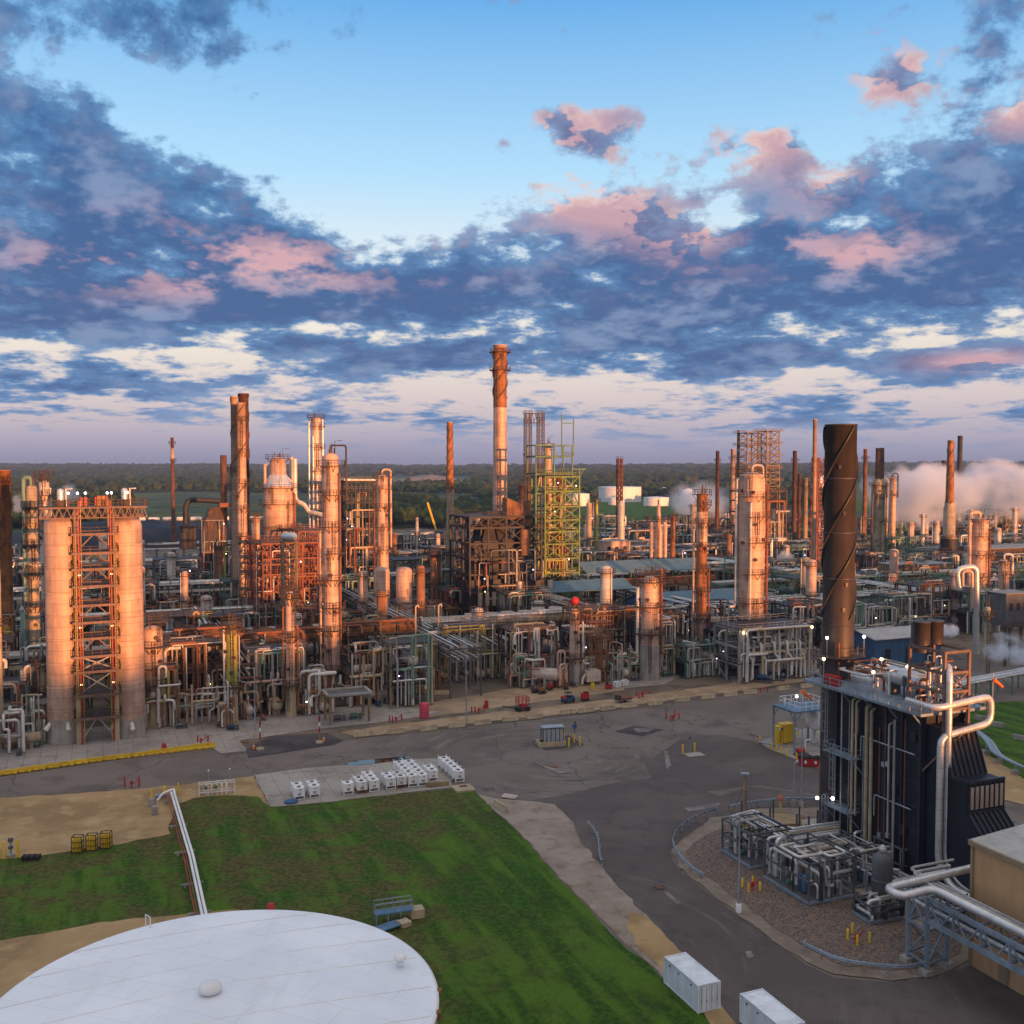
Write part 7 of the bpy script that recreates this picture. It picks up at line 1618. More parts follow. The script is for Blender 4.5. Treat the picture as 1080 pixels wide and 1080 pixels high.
def cooler_bank(px, pyb, n, z0, W, matw, label, bay=5.0, rz=TH, cols='steel_brown', fans=True):
    g = G(px, pyb); t = thing('air_cooler', label, 'air cooler', (g.x,g.y,.05), rz); L = n*bay; m = MB()
    for i in range(n+1):
        for y in (-W/2,W/2): m.box((-L/2+i*bay,y,z0/2), (.4,.4,z0))
    for z in (z0*.55,z0):
        for y in (-W/2,W/2): m.beam((-L/2,y,z), (L/2,y,z), .35,.45)
        for i in range(n+1): m.beam((-L/2+i*bay,-W/2,z), (-L/2+i*bay,W/2,z), .3,.4)
    m.obj('steel_frame', cols, t)
    for i in range(n):
        x = -L/2+(i+.5)*bay; b = MB().box((x,0,z0+1.2), (bay-.4,W-.2,1.9)).obj('bundle_box', matw, t)
        if fans:
            for y in (-W*.25,W*.25): MB().lathe([(bay*.36,0),(bay*.36,.7),(bay*.33,.7),(bay*.33,.15)], (x,y,z0+2.15), 18).obj('fan_ring', matw, b)
        MB().box((x,-W/2-.3,z0+1.3), (bay-1.0,.5,1.0)).obj('header_box', 'rust_orange' if matw.startswith('rust') else 'pipe_tan', b)
    MB().box((0,-W/2-.7,z0+.1), (L+.5,1.2,.12)).obj('walkway', cols, t); MB().rail([(-L/2,-W/2-1.2,z0+.2),(L/2,-W/2-1.2,z0+.2)], 1.1, .09, 2).obj('handrail', cols, t)
    MB().tube([(-L/2,-W/2-.4,z0+3.0),(L/2-1,-W/2-.4,z0+3.0),(L/2-1,-W/2-1.4,z0+1.2)], .3, 9, .7).obj('header_pipe', 'pipe_rust' if matw.startswith('rust') else 'pipe_pale', t)
    for i in range(0, n, 2): MB().tube([(-L/2+i*bay+1,-W/2-.5,z0+3),(-L/2+i*bay+1,-W/2-.6,z0*.5),(-L/2+i*bay+2.5,-W/2-.6,z0*.5)], .18, 8, .5).obj('riser_pipe', 'pipe_tan', t)
    return t
cooler_bank(392, 716, 4, 11, 8, 'rust_shell', 'rusty orange fin fan cooler bank right of the tall pink column')
cooler_bank(324, 722, 5, 10.5, 8, 'rust_dark', 'dark rusty fin fan cooler bank behind the slim pink column')
cooler_bank(272, 732, 4, 11, 8, 'rust_shell', 'rust coloured fin fan cooler bank right of the yellow green column')
cooler_bank(222, 735, 3, 12.5, 8, 'rust_dark', 'dark brown fin fan cooler bank left of the yellow green column')
cooler_bank(676, 642, 10, 8, 9, 'rust_orange', 'long rusty orange cooler bank behind the blue roofed sheds', bay=5.5, cols='steel_tan')
cooler_bank(548, 694, 6, 9, 8, 'jacket_pale', 'pale silver topped cooler bank in front of the furnace house')
cooler_bank(598, 690, 4, 9.5, 8, 'jacket_pale', 'pale cooler bank left of the red topped column')
cooler_bank(650, 700, 3, 11, 7, 'rust_shell', 'rusty cooler bank left of the broad pink column')
cooler_bank(185, 741, 3, 10, 7, 'steel_grey', 'grey louvred cooler bank right of the fat rusty tank')
# row of white cylinders on the plinth
for i, (x, mt) in enumerate(((182.5,'white'),(197.5,'white'),(209,'white'),(217,'teal_wall'))):
    g = G(x, 698); t = thing('additive_cylinder', ['first white cylinder with yellow rim on the grey plinth','second white cylinder with yellow rim on the grey plinth','third white cylinder with yellow rim on the grey plinth','taller pale teal cylinder on the grey plinth'][i], 'cylinder', (g.x,g.y,4.6)); hh = 5.6+(1.2 if i == 3 else 0)
    MB().lathe([(1.6,0),(1.6,hh),(1.3,hh+.4)], n=20).obj('shell', mt, t)
    MB().ringdeck(1.65, 2.0, hh-.1).ringrail(1.95, hh, n=10, w=.12).obj('rim_rail', 'yellow', t)
# bank of parallel pipes in the centre front
def pipe_bank():
    g = G(488,714); t = thing('exchanger_bank', 'bank of parallel bent pipes running down to pumps beside the road', 'exchanger bank', (g.x,g.y,.05), TH); rg = random.Random(8); k = 0
    W = 29
    for i in range(22):
        x = -W/2+W*i/21+rg.uniform(-.3,.3); mt = rg.choice(('pipe_pale','pipe_grey','pipe_silver','pipe_green','pipe_pale','pipe_tan')); z = 7.6+rg.uniform(-.6,.5); y = -2.2-rg.uniform(0,1.6)
        MB().tube([(x,9,z+.4),(x,y,z),(x,y,rg.choice((.6,2.2,3.2)))], rg.choice((.16,.2,.26)), 8, .6).obj('pipe', mt, t)
    m = MB()
    for i in range(5):
        x = -W/2+W*i/4
        for y in (-1.0,4,9): m.box((x,y,3.7), (.35,.35,7.4))
    for z in (3.6,7.2):
        for y in (-1.0,4,9): m.beam((-W/2,y,z), (W/2,y,z), .3,.4)
    m.obj('steel_frame', 'steel_tan', t)
    for i in range(5): MB().hdrum((-W/2+3+5.6*i,-2.6,1.5), (.1,-1,0), 2.6, .75, 14).obj('exchanger_shell', rg.choice(('jacket_tan','jacket_pale','jacket_pink')), t)
    for i in range(6): pump(t, -W/2+2.5+4.8*i, -5.0, rg.choice(('steel_green','steel_grey','steel_dark')), .8, 1.57)
    MB().tube([(-9,-1.4,11.0),(8,-1.4,11.6)], .5, 10).obj('header_pipe', 'pipe_pale', t)
    for x in (-12,-6.5): MB().tube([(x,-1.8,7.6),(x,-1.8,17.5),(x+.7,-1.8,17.8),(x+.7,-1.8,17.2)], .18, 8, .5).obj('tall_vent_pipe', 'pipe_tan', t)
    lamps_on(t, [(rg.uniform(-W/2,W/2),-3.4,rg.uniform(2,7)) for _ in range(4)])
pipe_bank(); LAND.append(('the parallel pipe bank', 490, 700))
# tan exchanger tower at 430
def exch_tower(px, pyb, w, d, h, mat, label, seed, drums=2):
    g = G(px, pyb); t = thing('exchanger_tower', label, 'structure', (g.x,g.y,.05), TH); rg = random.Random(seed)
    frame(t, -w/2,w/2,-d/2,d/2, [h*.33,h*.62,h], 2, 1, .4, mat, .15, 1.0, 'steel_dark', rng=rg)
    for k in range(drums): MB().hdrum((0,-.5,h*(.62,.33)[k % 2]+1.6), (.15,-1,0), d*.9, 1.15, 16).obj('exchanger_shell', 'steel_grey' if k % 2 else 'jacket_pale', t)
    pipes_in(t, (-w/2,w/2,-d/2-.9,-d/2,.4,h+2.5), 14, ('pipe_pale','pipe_green','pipe_grey','pipe_silver','pipe_tan'), seed=seed+1); return t
exch_tower(430, 742, 9, 6, 13, 'steel_tan', 'tan exchanger tower with grey drums and pale green pipes', 61)
def table(px, pyb):
    g = G(px, pyb); t = thing('pump_canopy', 'small pale topped canopy at the foot of the tall column', 'canopy', (g.x,g.y,.05), TH); frame(t, -3.8,3.8,-2.4,2.4, [5.4], 1, 1, .4, 'steel_tan', 0, 0)
    m = MB().beam((-4.2,-2.8,5.7), (4.2,-2.8,5.7), .5,.4).beam((-4.2,2.8,5.7), (4.2,2.8,5.7), .5,.4).beam((-4.2,-2.8,5.7), (-4.2,2.8,5.7), .5,.4).beam((4.2,-2.8,5.7), (4.2,2.8,5.7), .5,.4); m.obj('edge_beam', 'steel_pale', t)
    MB().box((0,0,5.45), (7.8,5,.1)).obj('roof_deck', 'steel_grey', t); pump(t, -1.5, 0, 'steel_grey', 1.0); pump(t, 1.8, .3, 'steel_green', 1.0)
table(366, 760)
# pipe and pump block on the right with white steel
def pump_block():
    g = G(815,717); t = thing('pump_structure', 'white steel pipe structure over a row of blue pumps', 'structure', (g.x,g.y,.05), TH)
    frame(t, -10,10,-1,9, [4.2,8.2,12.2], 3, 2, .45, 'steel_pale', .1, .6, 'steel_dark', rng=random.Random(3))
    pipes_in(t, (-10,10,-2.0,1.0,.5,13), 34, ('pipe_pale','pipe_pale','pipe_silver','pipe_grey','pipe_tan'), (.16,.22,.3,.36), 71)
    for i in range(5): MB().tube([(-8+3.6*i,2,9),(-8+3.6*i,-1.6,9),(-8+3.6*i,-1.6,6.4),(-6.8+3.6*i,-1.6,5.4),(-6.8+3.6*i,-1.6,1.2)], .32, 9, .8).obj('suction_pipe', 'pipe_pale', t)
    lamps_on(t, [(-9.4,-1.8,11.8),(-3,-1.8,8.4),(4,-1.8,8.4),(9.6,-1.8,12),(0,-1.8,4)], ('lamp_warm',), .3)
pump_block(); LAND.append(('the blue pumps', 815, 710))
for i, (x, y) in enumerate(((806,720.5),(819,718),(832,715.2),(845,712.5))):
    g = G(x, y); t = thing('pump', f'{["first","second","third","fourth"][i]} large blue motor pump of the row on the pale apron, from left', 'pump', (g.x,g.y,.1), -.35, 'blue pumps on the apron'); pump(t, 0, 0, 'blue_pump', 1.55)
overhead_line(812, 672, [(800,632,0),(822,634,0),(831,640,0),(831,665,0)], .8, 'pipe_silver', 'large bent silver pipe at the right of the thickest column')
overhead_line(840, 690, [(850,700,0),(850,664,0),(858,660,0),(858,680,0)], .45, 'pipe_silver', 'bent silver pipe in the white steel right of the pumps')
# ---- racks: long steel lines with many parallel pipes
def pipe_rack(a0, a1, b, W, z, label, mat, npipe, pmats, seed, levels=2, step=7.0, along='a'):
    rg = random.Random(seed); p = AB(a0, b) if along == 'a' else AB(b, a0); L = a1-a0
    t = thing('pipe_rack', label, 'pipe rack', (p.x,p.y,.05), TH if along == 'a' else TH+math.pi/2); n = max(2, int(L/step)); m = MB()
    for i in range(n+1):
        x = L*i/n
        for y in (0,W): m.box((x,y,z/2), (.35,.35,z))
        for k in range(levels): m.beam((x,-.3,z-2.6*k), (x,W+.3,z-2.6*k), .35,.4)
        if i < n and i % 3 == 0: m.beam((x,0,.2), (x+L/n,0,z), .2)
    for y in (0,W): m.beam((0,y,z-.9), (L,y,z-.9), .25,.3)
    m.obj('steel_frame', mat, t)
    for k in range(levels):
        for i in range(npipe):
            y = .3+(W-.6)*(i+.5)/npipe+rg.uniform(-.1,.1); r = rg.choice((.12,.16,.22,.28,.36)); x0, x1 = (0,L) if rg.random() < .7 else sorted((rg.uniform(0,L*.4), rg.uniform(L*.5,L)))
            pts = [(x0,y,z-2.6*k+.25+r),(x1,y,z-2.6*k+.25+r)]
            if rg.random() < .3: pts.append((x1,y,max(.5, z-2.6*k-rg.uniform(2,6))))
            if rg.random() < .25: xm = rg.uniform(x0+2, x1-2) if x1-x0 > 8 else x0; w_ = rg.uniform(1.5,3); pts[1:1] = [(xm,y,pts[0][2]),(xm,y,pts[0][2]+1.8),(xm+w_,y,pts[0][2]+1.8),(xm+w_,y,pts[0][2])] if x1-x0 > 8 else []
            MB().tube(pts, r, 7, r*2.2).obj('pipe', rg.choice(pmats), t)
    return t
PP = ('pipe_pale','pipe_silver','pipe_grey','pipe_tan','pipe_pale','pipe_grey'); PR = ('pipe_rust','pipe_tan','pipe_grey','pipe_pale'); PG = ('pipe_green','pipe_grey','pipe_pale','pipe_silver','pipe_pale')
pipe_rack(26, 150, 246, 8, 9.5, 'long tan pipe rack crossing behind the front row of columns', 'steel_tan', 9, PP, 1)
pipe_rack(-40, 24, 236, 8, 9, 'brown pipe rack running left behind the silos', 'steel_brown', 8, PP, 2)
pipe_rack(150, 260, 250, 9, 9, 'green steel pipe rack behind the huge dark stack', 'steel_green', 9, PG, 3, levels=3)
pipe_rack(-60, 60, 292, 8, 9, 'pale green pipe rack in the second row at left', 'steel_green', 8, PG, 4)
pipe_rack(190, 330, 285, 9, 10, 'green pipe rack carrying silver lines right of the flare', 'steel_green', 9, PG, 5, levels=3)
pipe_rack(60, 180, 306, 6, 4.5, 'grey pipe rack in front of the blue roofed sheds', 'steel_grey', 8, PP, 6)
pipe_rack(-80, 100, 352, 9, 10, 'long grey pipe rack in the third row at left', 'steel_grey', 8, PP, 7)
pipe_rack(140, 380, 345, 9, 10, 'long pale pipe rack in the third row at right', 'steel_pale', 9, PG, 8, step=10)
pipe_rack(-90, 160, 430, 10, 11, 'far grey pipe rack before the coal pile', 'steel_grey', 7, PP, 9, step=10)
pipe_rack(180, 480, 420, 10, 11, 'far pale pipe rack in front of the steam at right', 'steel_pale', 8, PP, 10, step=12)
pipe_rack(195, 340, 235, 6, 6, 'white topped pipe rack leading right behind the boiler', 'steel_pale', 7, ('pipe_silver','pipe_pale'), 12)
pipe_rack(0, 90, 520, 10, 11, 'distant pipe rack left of the chimney', 'steel_brown', 6, PP, 13, step=12)
for i, (a, b0, b1) in enumerate(((68,206,330),(150,215,380),(20,206,290),(232,240,400),(118,240,330))):
    pipe_rack(b0, b1, a+8, 7, 10.5, ['grey cross rack running away between parallel pipes and drum','dark cross rack running away left of the thickest column','brown cross rack running away beside the yellow green column','green cross rack running away right of the flare','grey cross rack running away left of the broad pink column'][i], ('steel_grey','steel_dark','steel_brown','steel_green','steel_grey')[i], 6, PP, 20+i, along='b')
# ---- process units filling the rows
KINDS = {'rust':('steel_brown','rust_dark',('pipe_rust','pipe_tan','pipe_grey','pipe_pale','rust_orange'),'rust brown'),
         'grey':('steel_grey','steel_dark',('pipe_grey','pipe_pale','pipe_silver','pipe_green','pipe_tan'),'grey'),
         'green':('steel_green','steel_dark',('pipe_green','pipe_pale','pipe_grey','pipe_silver'),'green'),
         'tan':('steel_tan','steel_dark',('pipe_tan','pipe_pale','pipe_grey','pipe_rust','pipe_yellow'),'tan'),
         'dark':('steel_dark','steel_dark',('pipe_grey','steel_grey','pipe_pale','pipe_rust'),'dark'),
         'red':('steel_red','steel_brown',('pipe_rust','rust_orange','pipe_grey','pipe_pale'),'red brown')}
TALL = [(35,8),(51,8),(100,55),(162,14),(245,10),(307,10),(350,14)]
def unit(a, b, w, d, h, kind, seed, npipe=10, nlev=None, far=False):
    st, dk, pm, word = KINDS[kind]; p = AB(a, b); rg = random.Random(seed); x, y = proj((p.x,p.y,h*.5))
    t = thing('process_unit', f'{word} steel pipe structure', 'structure', (p.x,p.y,.05), TH, 'steel pipe structures')
    nlev = nlev or max(2, int(h/4.2)); lv = [h*(i+1)/nlev*(.94+.1*rg.random()) for i in range(nlev)]; lv[-1] = h
    frame(t, -w/2,w/2,-d/2,d/2, lv, max(1, int(w/5.5)), max(1, int(d/6)), .34 if not far else .45, st, .22, .85, dk, rail=not far or rg.random() < .5, rng=rg)
    bx = (-w/2-.5,w/2+.5,-d/2-1.0,-d/2+.6,.3,h+1.6)
    for k in range(npipe): route(bx, rg.choice((.12,.16,.2,.26,.34) if not far else (.2,.28,.4)), rg, lv+[z+.7 for z in lv]).obj('pipe', rg.choice(pm), t)
    for k in range(max(2, npipe//4)): route((-w/2,w/2,-d/2,d/2,.3,h+2.2), rg.choice((.16,.22,.3)), rg, lv+[h+1.2]).obj('pipe', rg.choice(pm), t)
    for k in range(max(2, int(w/5))):
        bw_, bh = rg.uniform(2,4), h*rg.uniform(.3,.85); MB().box((-w/2+w*(k+.5)/max(2, int(w/5)),rg.uniform(0,d*.25),bh/2), (bw_,d*.45,bh)).obj('dark_gap_box', rg.choice(('steel_dark','steel_dark','steel_brown','rust_dark','steel_grey')), t)  # added dark boxes standing in for the shade between the steel
    r_ = rg.random()
    for k in range(rg.randint(1, 3)):
        z = rg.choice([0]+lv[:-1]); rr = rg.uniform(.7,1.2); MB().hdrum((rg.uniform(-w*.3,w*.3),-d*.25,z+rr+.5), (1,0,0) if rg.random() < .5 else (0,1,0), rg.uniform(3,5), rr, 12).obj('exchanger_shell', rg.choice(('jacket','jacket_pale','jacket_tan','steel_grey','jacket_pink')), t)
    if r_ < .6:
        rr = rg.uniform(.8,1.5); MB().lathe([(rr,0),(rr,h*.9),(rr*.7,h*.9+.6),(.1,h*.9+.9)], (rg.uniform(-w*.3,w*.3),-d*.1,0), 14).obj('upright_drum', rg.choice(('jacket','jacket_pink','jacket_tan')), t)
    lamps_on(t, [(rg.uniform(-w/2,w/2),-d/2-1.1,rg.uniform(1.5,h)) for _ in range(rg.randint(1,3))], r=.13 if not far else .2)
    return t
def small_column(a, b, h, r, mat, seed):
    p = AB(a, b); rg = random.Random(seed); word = {'jacket':'grey','jacket_pale':'pale','jacket_pink':'pink','jacket_tan':'tan','rust_shell':'rusty','pipe_green':'green'}[mat]
    t = thing('column', f'small {word} column', 'column', (p.x,p.y,.05), rg.uniform(0,6), 'small process columns')
    MB().lathe([(r,0),(r,h-r*.5),(r*.75,h-.15*r),(.1,h)], n=14).obj('shell', mat, t)
    for f in (.55,.92): d = MB().ringdeck(r, r+1.0, h*f).obj('platform', 'steel_brown', t); MB().ringrail(r+.95, h*f+.1, w=.09, n=10).obj('handrail', 'steel_brown', d)
    MB().tube([(r+.3,0,h-.5),(r+.3,0,1)], .16, 7).obj('riser_pipe', 'pipe_pale', t)
def drum(a, b, z, L, r, mat, seed):
    p = AB(a, b); rg = random.Random(seed); word = {'jacket':'grey','jacket_pale':'pale','jacket_pink':'pink','jacket_tan':'tan','white':'white','rust_shell':'rusty'}[mat]
    t = thing('drum', f'{word} horizontal drum', 'drum', (p.x,p.y,.05), TH+rg.choice((0,1.57)), 'horizontal drums')
    MB().hdrum((0,0,z+r), (1,0,0), L, r, 16).obj('shell', mat, t)
    for x in (-L*.3,L*.3): MB().box((x,0,z/2+.1), (.5,r*1.3,z+.4)).obj('saddle', 'concrete', t)
    MB().tube([(0,0,z+2*r),(0,0,z+2*r+1.5),(2,0,z+2*r+1.5),(2,0,.5)], .16, 7, .4).obj('pipe', 'pipe_pale', t)
def free(x, y, b): 
    return True
FRONT = [(8,208,10,9,11,'tan'),(17,214,11,8,14,'rust'),(33,213,11,9,12,'grey'),(40,206,6,6,8,'rust'),(53,211,10,9,11,'rust'),(62,217,12,9,10,'tan'),(80,226,14,8,12,'tan'),(92,218,11,9,12,'rust'),(104,214,7,8,11,'grey'),(111,222,12,9,15,'rust'),(123,214,7,7,12,'grey'),
         (128,222,10,9,12,'rust'),(131,208,9,6,7,'green'),(143,213,8,7,9,'grey'),(146,222,10,9,14,'dark'),(172,222,11,9,13,'dark'),(176,215,8,6,9,'grey'),(186,226,13,9,12,'green'),(200,228,12,9,10,'grey'),(-9,212,9,9,12,'dark'),(-17,207,8,8,10,'dark'),(-8,224,12,9,14,'grey'),(12,226,12,9,13,'rust'),(-22,216,10,9,13,'grey'),(215,232,13,9,12,'grey'),(229,238,12,9,14,'dark'),(243,232,12,9,12,'green'),(206,216,9,6,6,'grey')]
for i, (a, b, w, d, h, k) in enumerate(FRONT): unit(a, b, w, d, h, k, 100+i, 24)
s_ = 300
for b, kinds, hh, far, w0 in ((246,('rust','dark','tan','grey'),(5,9),False,12),(268,('grey','rust','tan','green','dark'),(8,15),False,13),(294,('dark','grey','rust'),(7,13),False,14),(318,('grey','dark','green','rust','grey'),(8,16),False,15),(345,('dark','grey','tan'),(8,14),False,17),(375,('grey','dark','tan','rust'),(9,18),True,18),(400,('grey','green','dark'),(7,13),True,20),(432,('dark','grey','rust'),(8,15),True,22),(465,('grey','dark','rust','tan'),(9,19),True,22),(500,('grey','dark','green'),(8,16),True,24),(560,('grey','dark','rust'),(9,20),True,26),(620,('grey','dark','tan'),(9,18),True,30)):
    L_ = (-.5*b*.93+.375*b*.93)  # visible span in a
    a = -(.5*b*.93-.375*b)/(.927+.19)-12; a_end = (.5*b*.93+.375*b)/(.927-.19)+6
    while a < a_end:
        w = w0*RG.uniform(.75,1.25); s_ += 1; p = AB(a+w/2, b); x, y = proj(p)
        skip = (b < 360 and 572 < x < 778 and y < 668) or b in (620,) and x < 470 or (b == 560 and x < 250) or (b >= 465 and 90 < x < 235) 
        if not skip and RG.random() < .88:
            kd = RG.choice(kinds); kd = 'red' if 235 < x < 350 and RG.random() < .5 else kd; kd = 'green' if x > 760 and RG.random() < .45 else kd
            unit(a+w/2, b+RG.uniform(-4,4), w*.9, RG.uniform(8,13), RG.uniform(*hh), kd, s_, 14 if not far else 8, far=far)
            if RG.random() < .55: small_column(a+w*RG.uniform(.2,.8), b-8-RG.uniform(0,3), RG.uniform(11,24)*(1 if not far else 1.15), RG.uniform(.8,1.7), RG.choice(('jacket','jacket_pale','jacket_pink','jacket_tan','rust_shell','jacket')), s_+1000)
            if RG.random() < .6: drum(a+w*RG.uniform(.1,.9), b-11-RG.uniform(0,5), RG.uniform(.8,3), RG.uniform(4,8), RG.uniform(.9,1.6), RG.choice(('jacket','jacket_pale','jacket_pink','jacket_tan','white','rust_shell')), s_+2000)
        a += w+RG.uniform(1,5)
for i, (x, y, mt) in enumerate(((196,757,'jacket_tan'),(262,757,'jacket_pale'),(290,752,'jacket_tan'),(396,742,'jacket'),(540,714,'jacket_pale'),(655,716,'jacket'),(712,704,'jacket_pale'),(757,700,'jacket_tan'),(868,704,'jacket'),(22,790,'jacket_tan'),(925,715,'jacket_pale'),(985,712,'jacket'))):
    g = G(x, y); a, b = toAB(g); drum(a, b, 1.0, RG.uniform(4,6), RG.uniform(.8,1.2), mt, 900+i)
# plumbing clusters at the front edge, each a small set of vertical pipes feeding the racks
for i, (x, y, w) in enumerate(((186,766,7),(226,764,8),(240,768,3),(275,757,8),(322,752,7),(382,744,9),(402,739,6),(560,726,7),(652,720,5),(668,716,6),(696,712,7),(728,706,6),(748,703,6),(770,708,8),(862,712,6),(28,786,6),(10,794,6),(45,784,3),(600,722,5),(545,724,4))):
    g = G(x, y); rg = random.Random(500+i); t = thing('piping_cluster', 'knot of bent pipes and pumps', 'pipes', (g.x,g.y,.05), TH, 'pipe knots along the apron')
    for k in range(11): route((-w/2,w/2,-1.5,3,.2,rg.uniform(6,9.5)), rg.choice((.12,.16,.22,.28)), rg).obj('pipe', rg.choice(('pipe_pale','pipe_tan','pipe_grey','pipe_silver','pipe_green','pipe_rust','jacket_pink')), t)
    pump(t, rg.uniform(-w/3,w/3), -2.2, rg.choice(('steel_grey','steel_green','blue_pump','steel_red')), .9, rg.choice((0,1.57)))
# ------------------------------------------------------------------ far things: tanks, domes, coal, trains, cooling towers, woods, steam, haze
def round_tank(px, pyb, pyt, wpx, label, mat='white', roof='white', dome=0.0, band=None):
    g = G(px, pyb); Y = g.y; r = wpx*mpp(Y)/2; h = max(4, zat(pyt, Y+r*.0)); t = thing('storage_tank', label, 'tank', (g.x,g.y+r,.0))
    MB().lathe([(r,0),(r,h)], n=40, cap=False).obj('shell', mat, t)
    prof = [(r*1.01,h),(r*.7,h+.5),(.1,h+1.2)] if not dome else [(r*math.cos(a), h+dome*r*math.sin(a)) for a in [i*math.pi/2/8 for i in range(8)]]+[(.1,h+dome*r)]
    MB().lathe(prof, n=40).obj('roof', roof, t)
    MB().lathe([(r*1.015,h*.9),(r*1.015,h*.93)], n=40, cap=False).obj('wind_girder', mat, t)
    MB().ladder((0,-r-.2,0), .2, h, (0,-1,0), t=.12, cage=False).obj('ladder', 'galv', t); return t
round_tank(656, 530, 514, 46, 'largest white tank behind the dark red derrick')
round_tank(611, 534, 521, 23, 'small white tank right of the yellow green tower')
round_tank(694, 534, 525, 27, 'low white tank right of the largest white tank')
round_tank(651, 533, 525, 17, 'low white tank in front of the largest white tank')
round_tank(701, 524, 519, 11, 'white domed tank behind the low white tank', dome=.9)
round_tank(727, 527, 522, 15, 'larger white dome in the steam', dome=.9); round_tank(718, 525, 521, 9, 'smaller white dome left of the larger dome', dome=.9)
round_tank(868, 526, 505, 14, 'white tank behind the thin pale flare', dome=.5)
round_tank(485, 556, 543, 52, 'broad tan walled round tank with pale roof left of the chimney', 'tan_wall', 'galv'); round_tank(500, 560, 546, 16, 'grey walled tank beside the broad tan tank', 'jacket', 'galv')
round_tank(150, 0+529, 526, 14, 'low white tank among far trees at left') if False else None
def sphere_tank(px, pyb, wpx, label):
    g = G(px, pyb); r = wpx*mpp(g.y)/2; t = thing('gas_sphere', label, 'tank', (g.x,g.y,0)); MB().sphere((0,0,r*1.25), r, 24).obj('shell', 'white', t); m = MB()
    for k in range(8): a = k*math.pi/4; m.beam((r*.9*math.cos(a),r*.9*math.sin(a),0), (r*.9*math.cos(a),r*.9*math.sin(a),r*1.25), .6)
    m.obj('leg', 'white', t)
# coal heap, stuff nobody could count
def heap():
    vs = []; nx, ny = 60, 14; c = AB(0, 0); A = G(-20,585); B = G(330,576)
    for j in range(ny+1):
        for i in range(nx+1):
            f = i/nx; k = j/ny; p = A.lerp(B, f)+NV*(k*120); e = math.sin(math.pi*min(1, max(0, f)))**.35*math.sin(math.pi*k)**.7
            vs.append((p.x, p.y, .05+e*(13+5*noise.noise(Vector((p.x*.02,p.y*.02,0)))+2*noise.noise(Vector((p.x*.1,p.y*.1,0))))))
    o = MB().add(vs, [(j*(nx+1)+i, j*(nx+1)+i+1, (j+1)*(nx+1)+i+1, (j+1)*(nx+1)+i) for j in range(ny) for i in range(nx)], True).obj('coal', 'coke'); setting(o, 'stuff')
heap()
def train():
    A = G(140,551.5); B = G(300,549.5); d = (B-A); n = 11
    for i in range(n):
        p = A.lerp(B, (i+.5)/n); t = thing('tank_wagon', f'pale tank wagon of the train beyond the coal, {ORD[i]} from left', 'wagon', (p.x,p.y,0), math.atan2(d.y,d.x), 'tank wagons beyond the coal heap'); L = d.length/n*.86
        MB().hdrum((0,0,3.0), (1,0,0), L*.8, 1.7, 12).obj('tank_shell', 'white_worn', t); MB().box((0,0,1.0), (L,2.2,.5)).obj('underframe', 'steel_dark', t)
        for x in (-L*.35,L*.35): MB().box((x,0,.5), (2.4,1.8,.8)).obj('bogie', 'steel_dark', t)
train()
def cooling_tower(px, pyb, n):
    g = G(px, pyb); t = thing('cooling_tower', 'long grey cooling tower with a row of fan rings under steam', 'cooling tower', (g.x,g.y,0), TH); bay = 15
    MB().box((0,0,5), (n*bay,16,9.6)).obj('casing', 'jacket', t); MB().box((0,-8.2,4.6), (n*bay,.4,3.0)).obj('louvre_band', 'steel_brown', t); MB().box((0,0,10), (n*bay+.6,16.6,.4)).obj('deck', 'steel_grey', t)
    for i in range(n): MB().lathe([(6.4,0),(5.6,1.6),(5.6,3.2),(6.0,4.2),(5.7,4.2),(5.2,2)], (-n*bay/2+bay*(i+.5),0,10.2), 24, cap=False).obj('fan_ring', 'jacket_tan', t)
cooling_tower(752, 566, 6)
# yellow mobile cranes
def crane(px, pyb, x2, y2, label):
    g = G(px, pyb); t = thing('mobile_crane', label, 'crane', (g.x,g.y,0)); z = zat(y2, g.y)
    MB().box((0,0,1.6), (7,2.6,1.4)).obj('carrier', 'yellow', t); MB().box((-.5,0,3.0), (3,2.4,1.8)).obj('cab', 'yellow', t); MB().beam((-.5,0,3.2), (xat(x2,g.y,z)-g.x,0,z), 1.1).obj('boom', 'yellow', t)
    for x in (-2.6,-.9,.9,2.6): MB().cyl((x,-1.4,.7), (x,1.4,.7), .7, n=12).obj('wheel', 'rubber', t)
crane(463, 571, 451, 530, 'yellow crane with raised boom left of the slender scaly stack'); crane(672, 562, 667, 546, 'yellow crane with raised boom in front of the low white tank'); crane(849, 575, 841, 559, 'yellow crane with raised boom near the tan flat building')
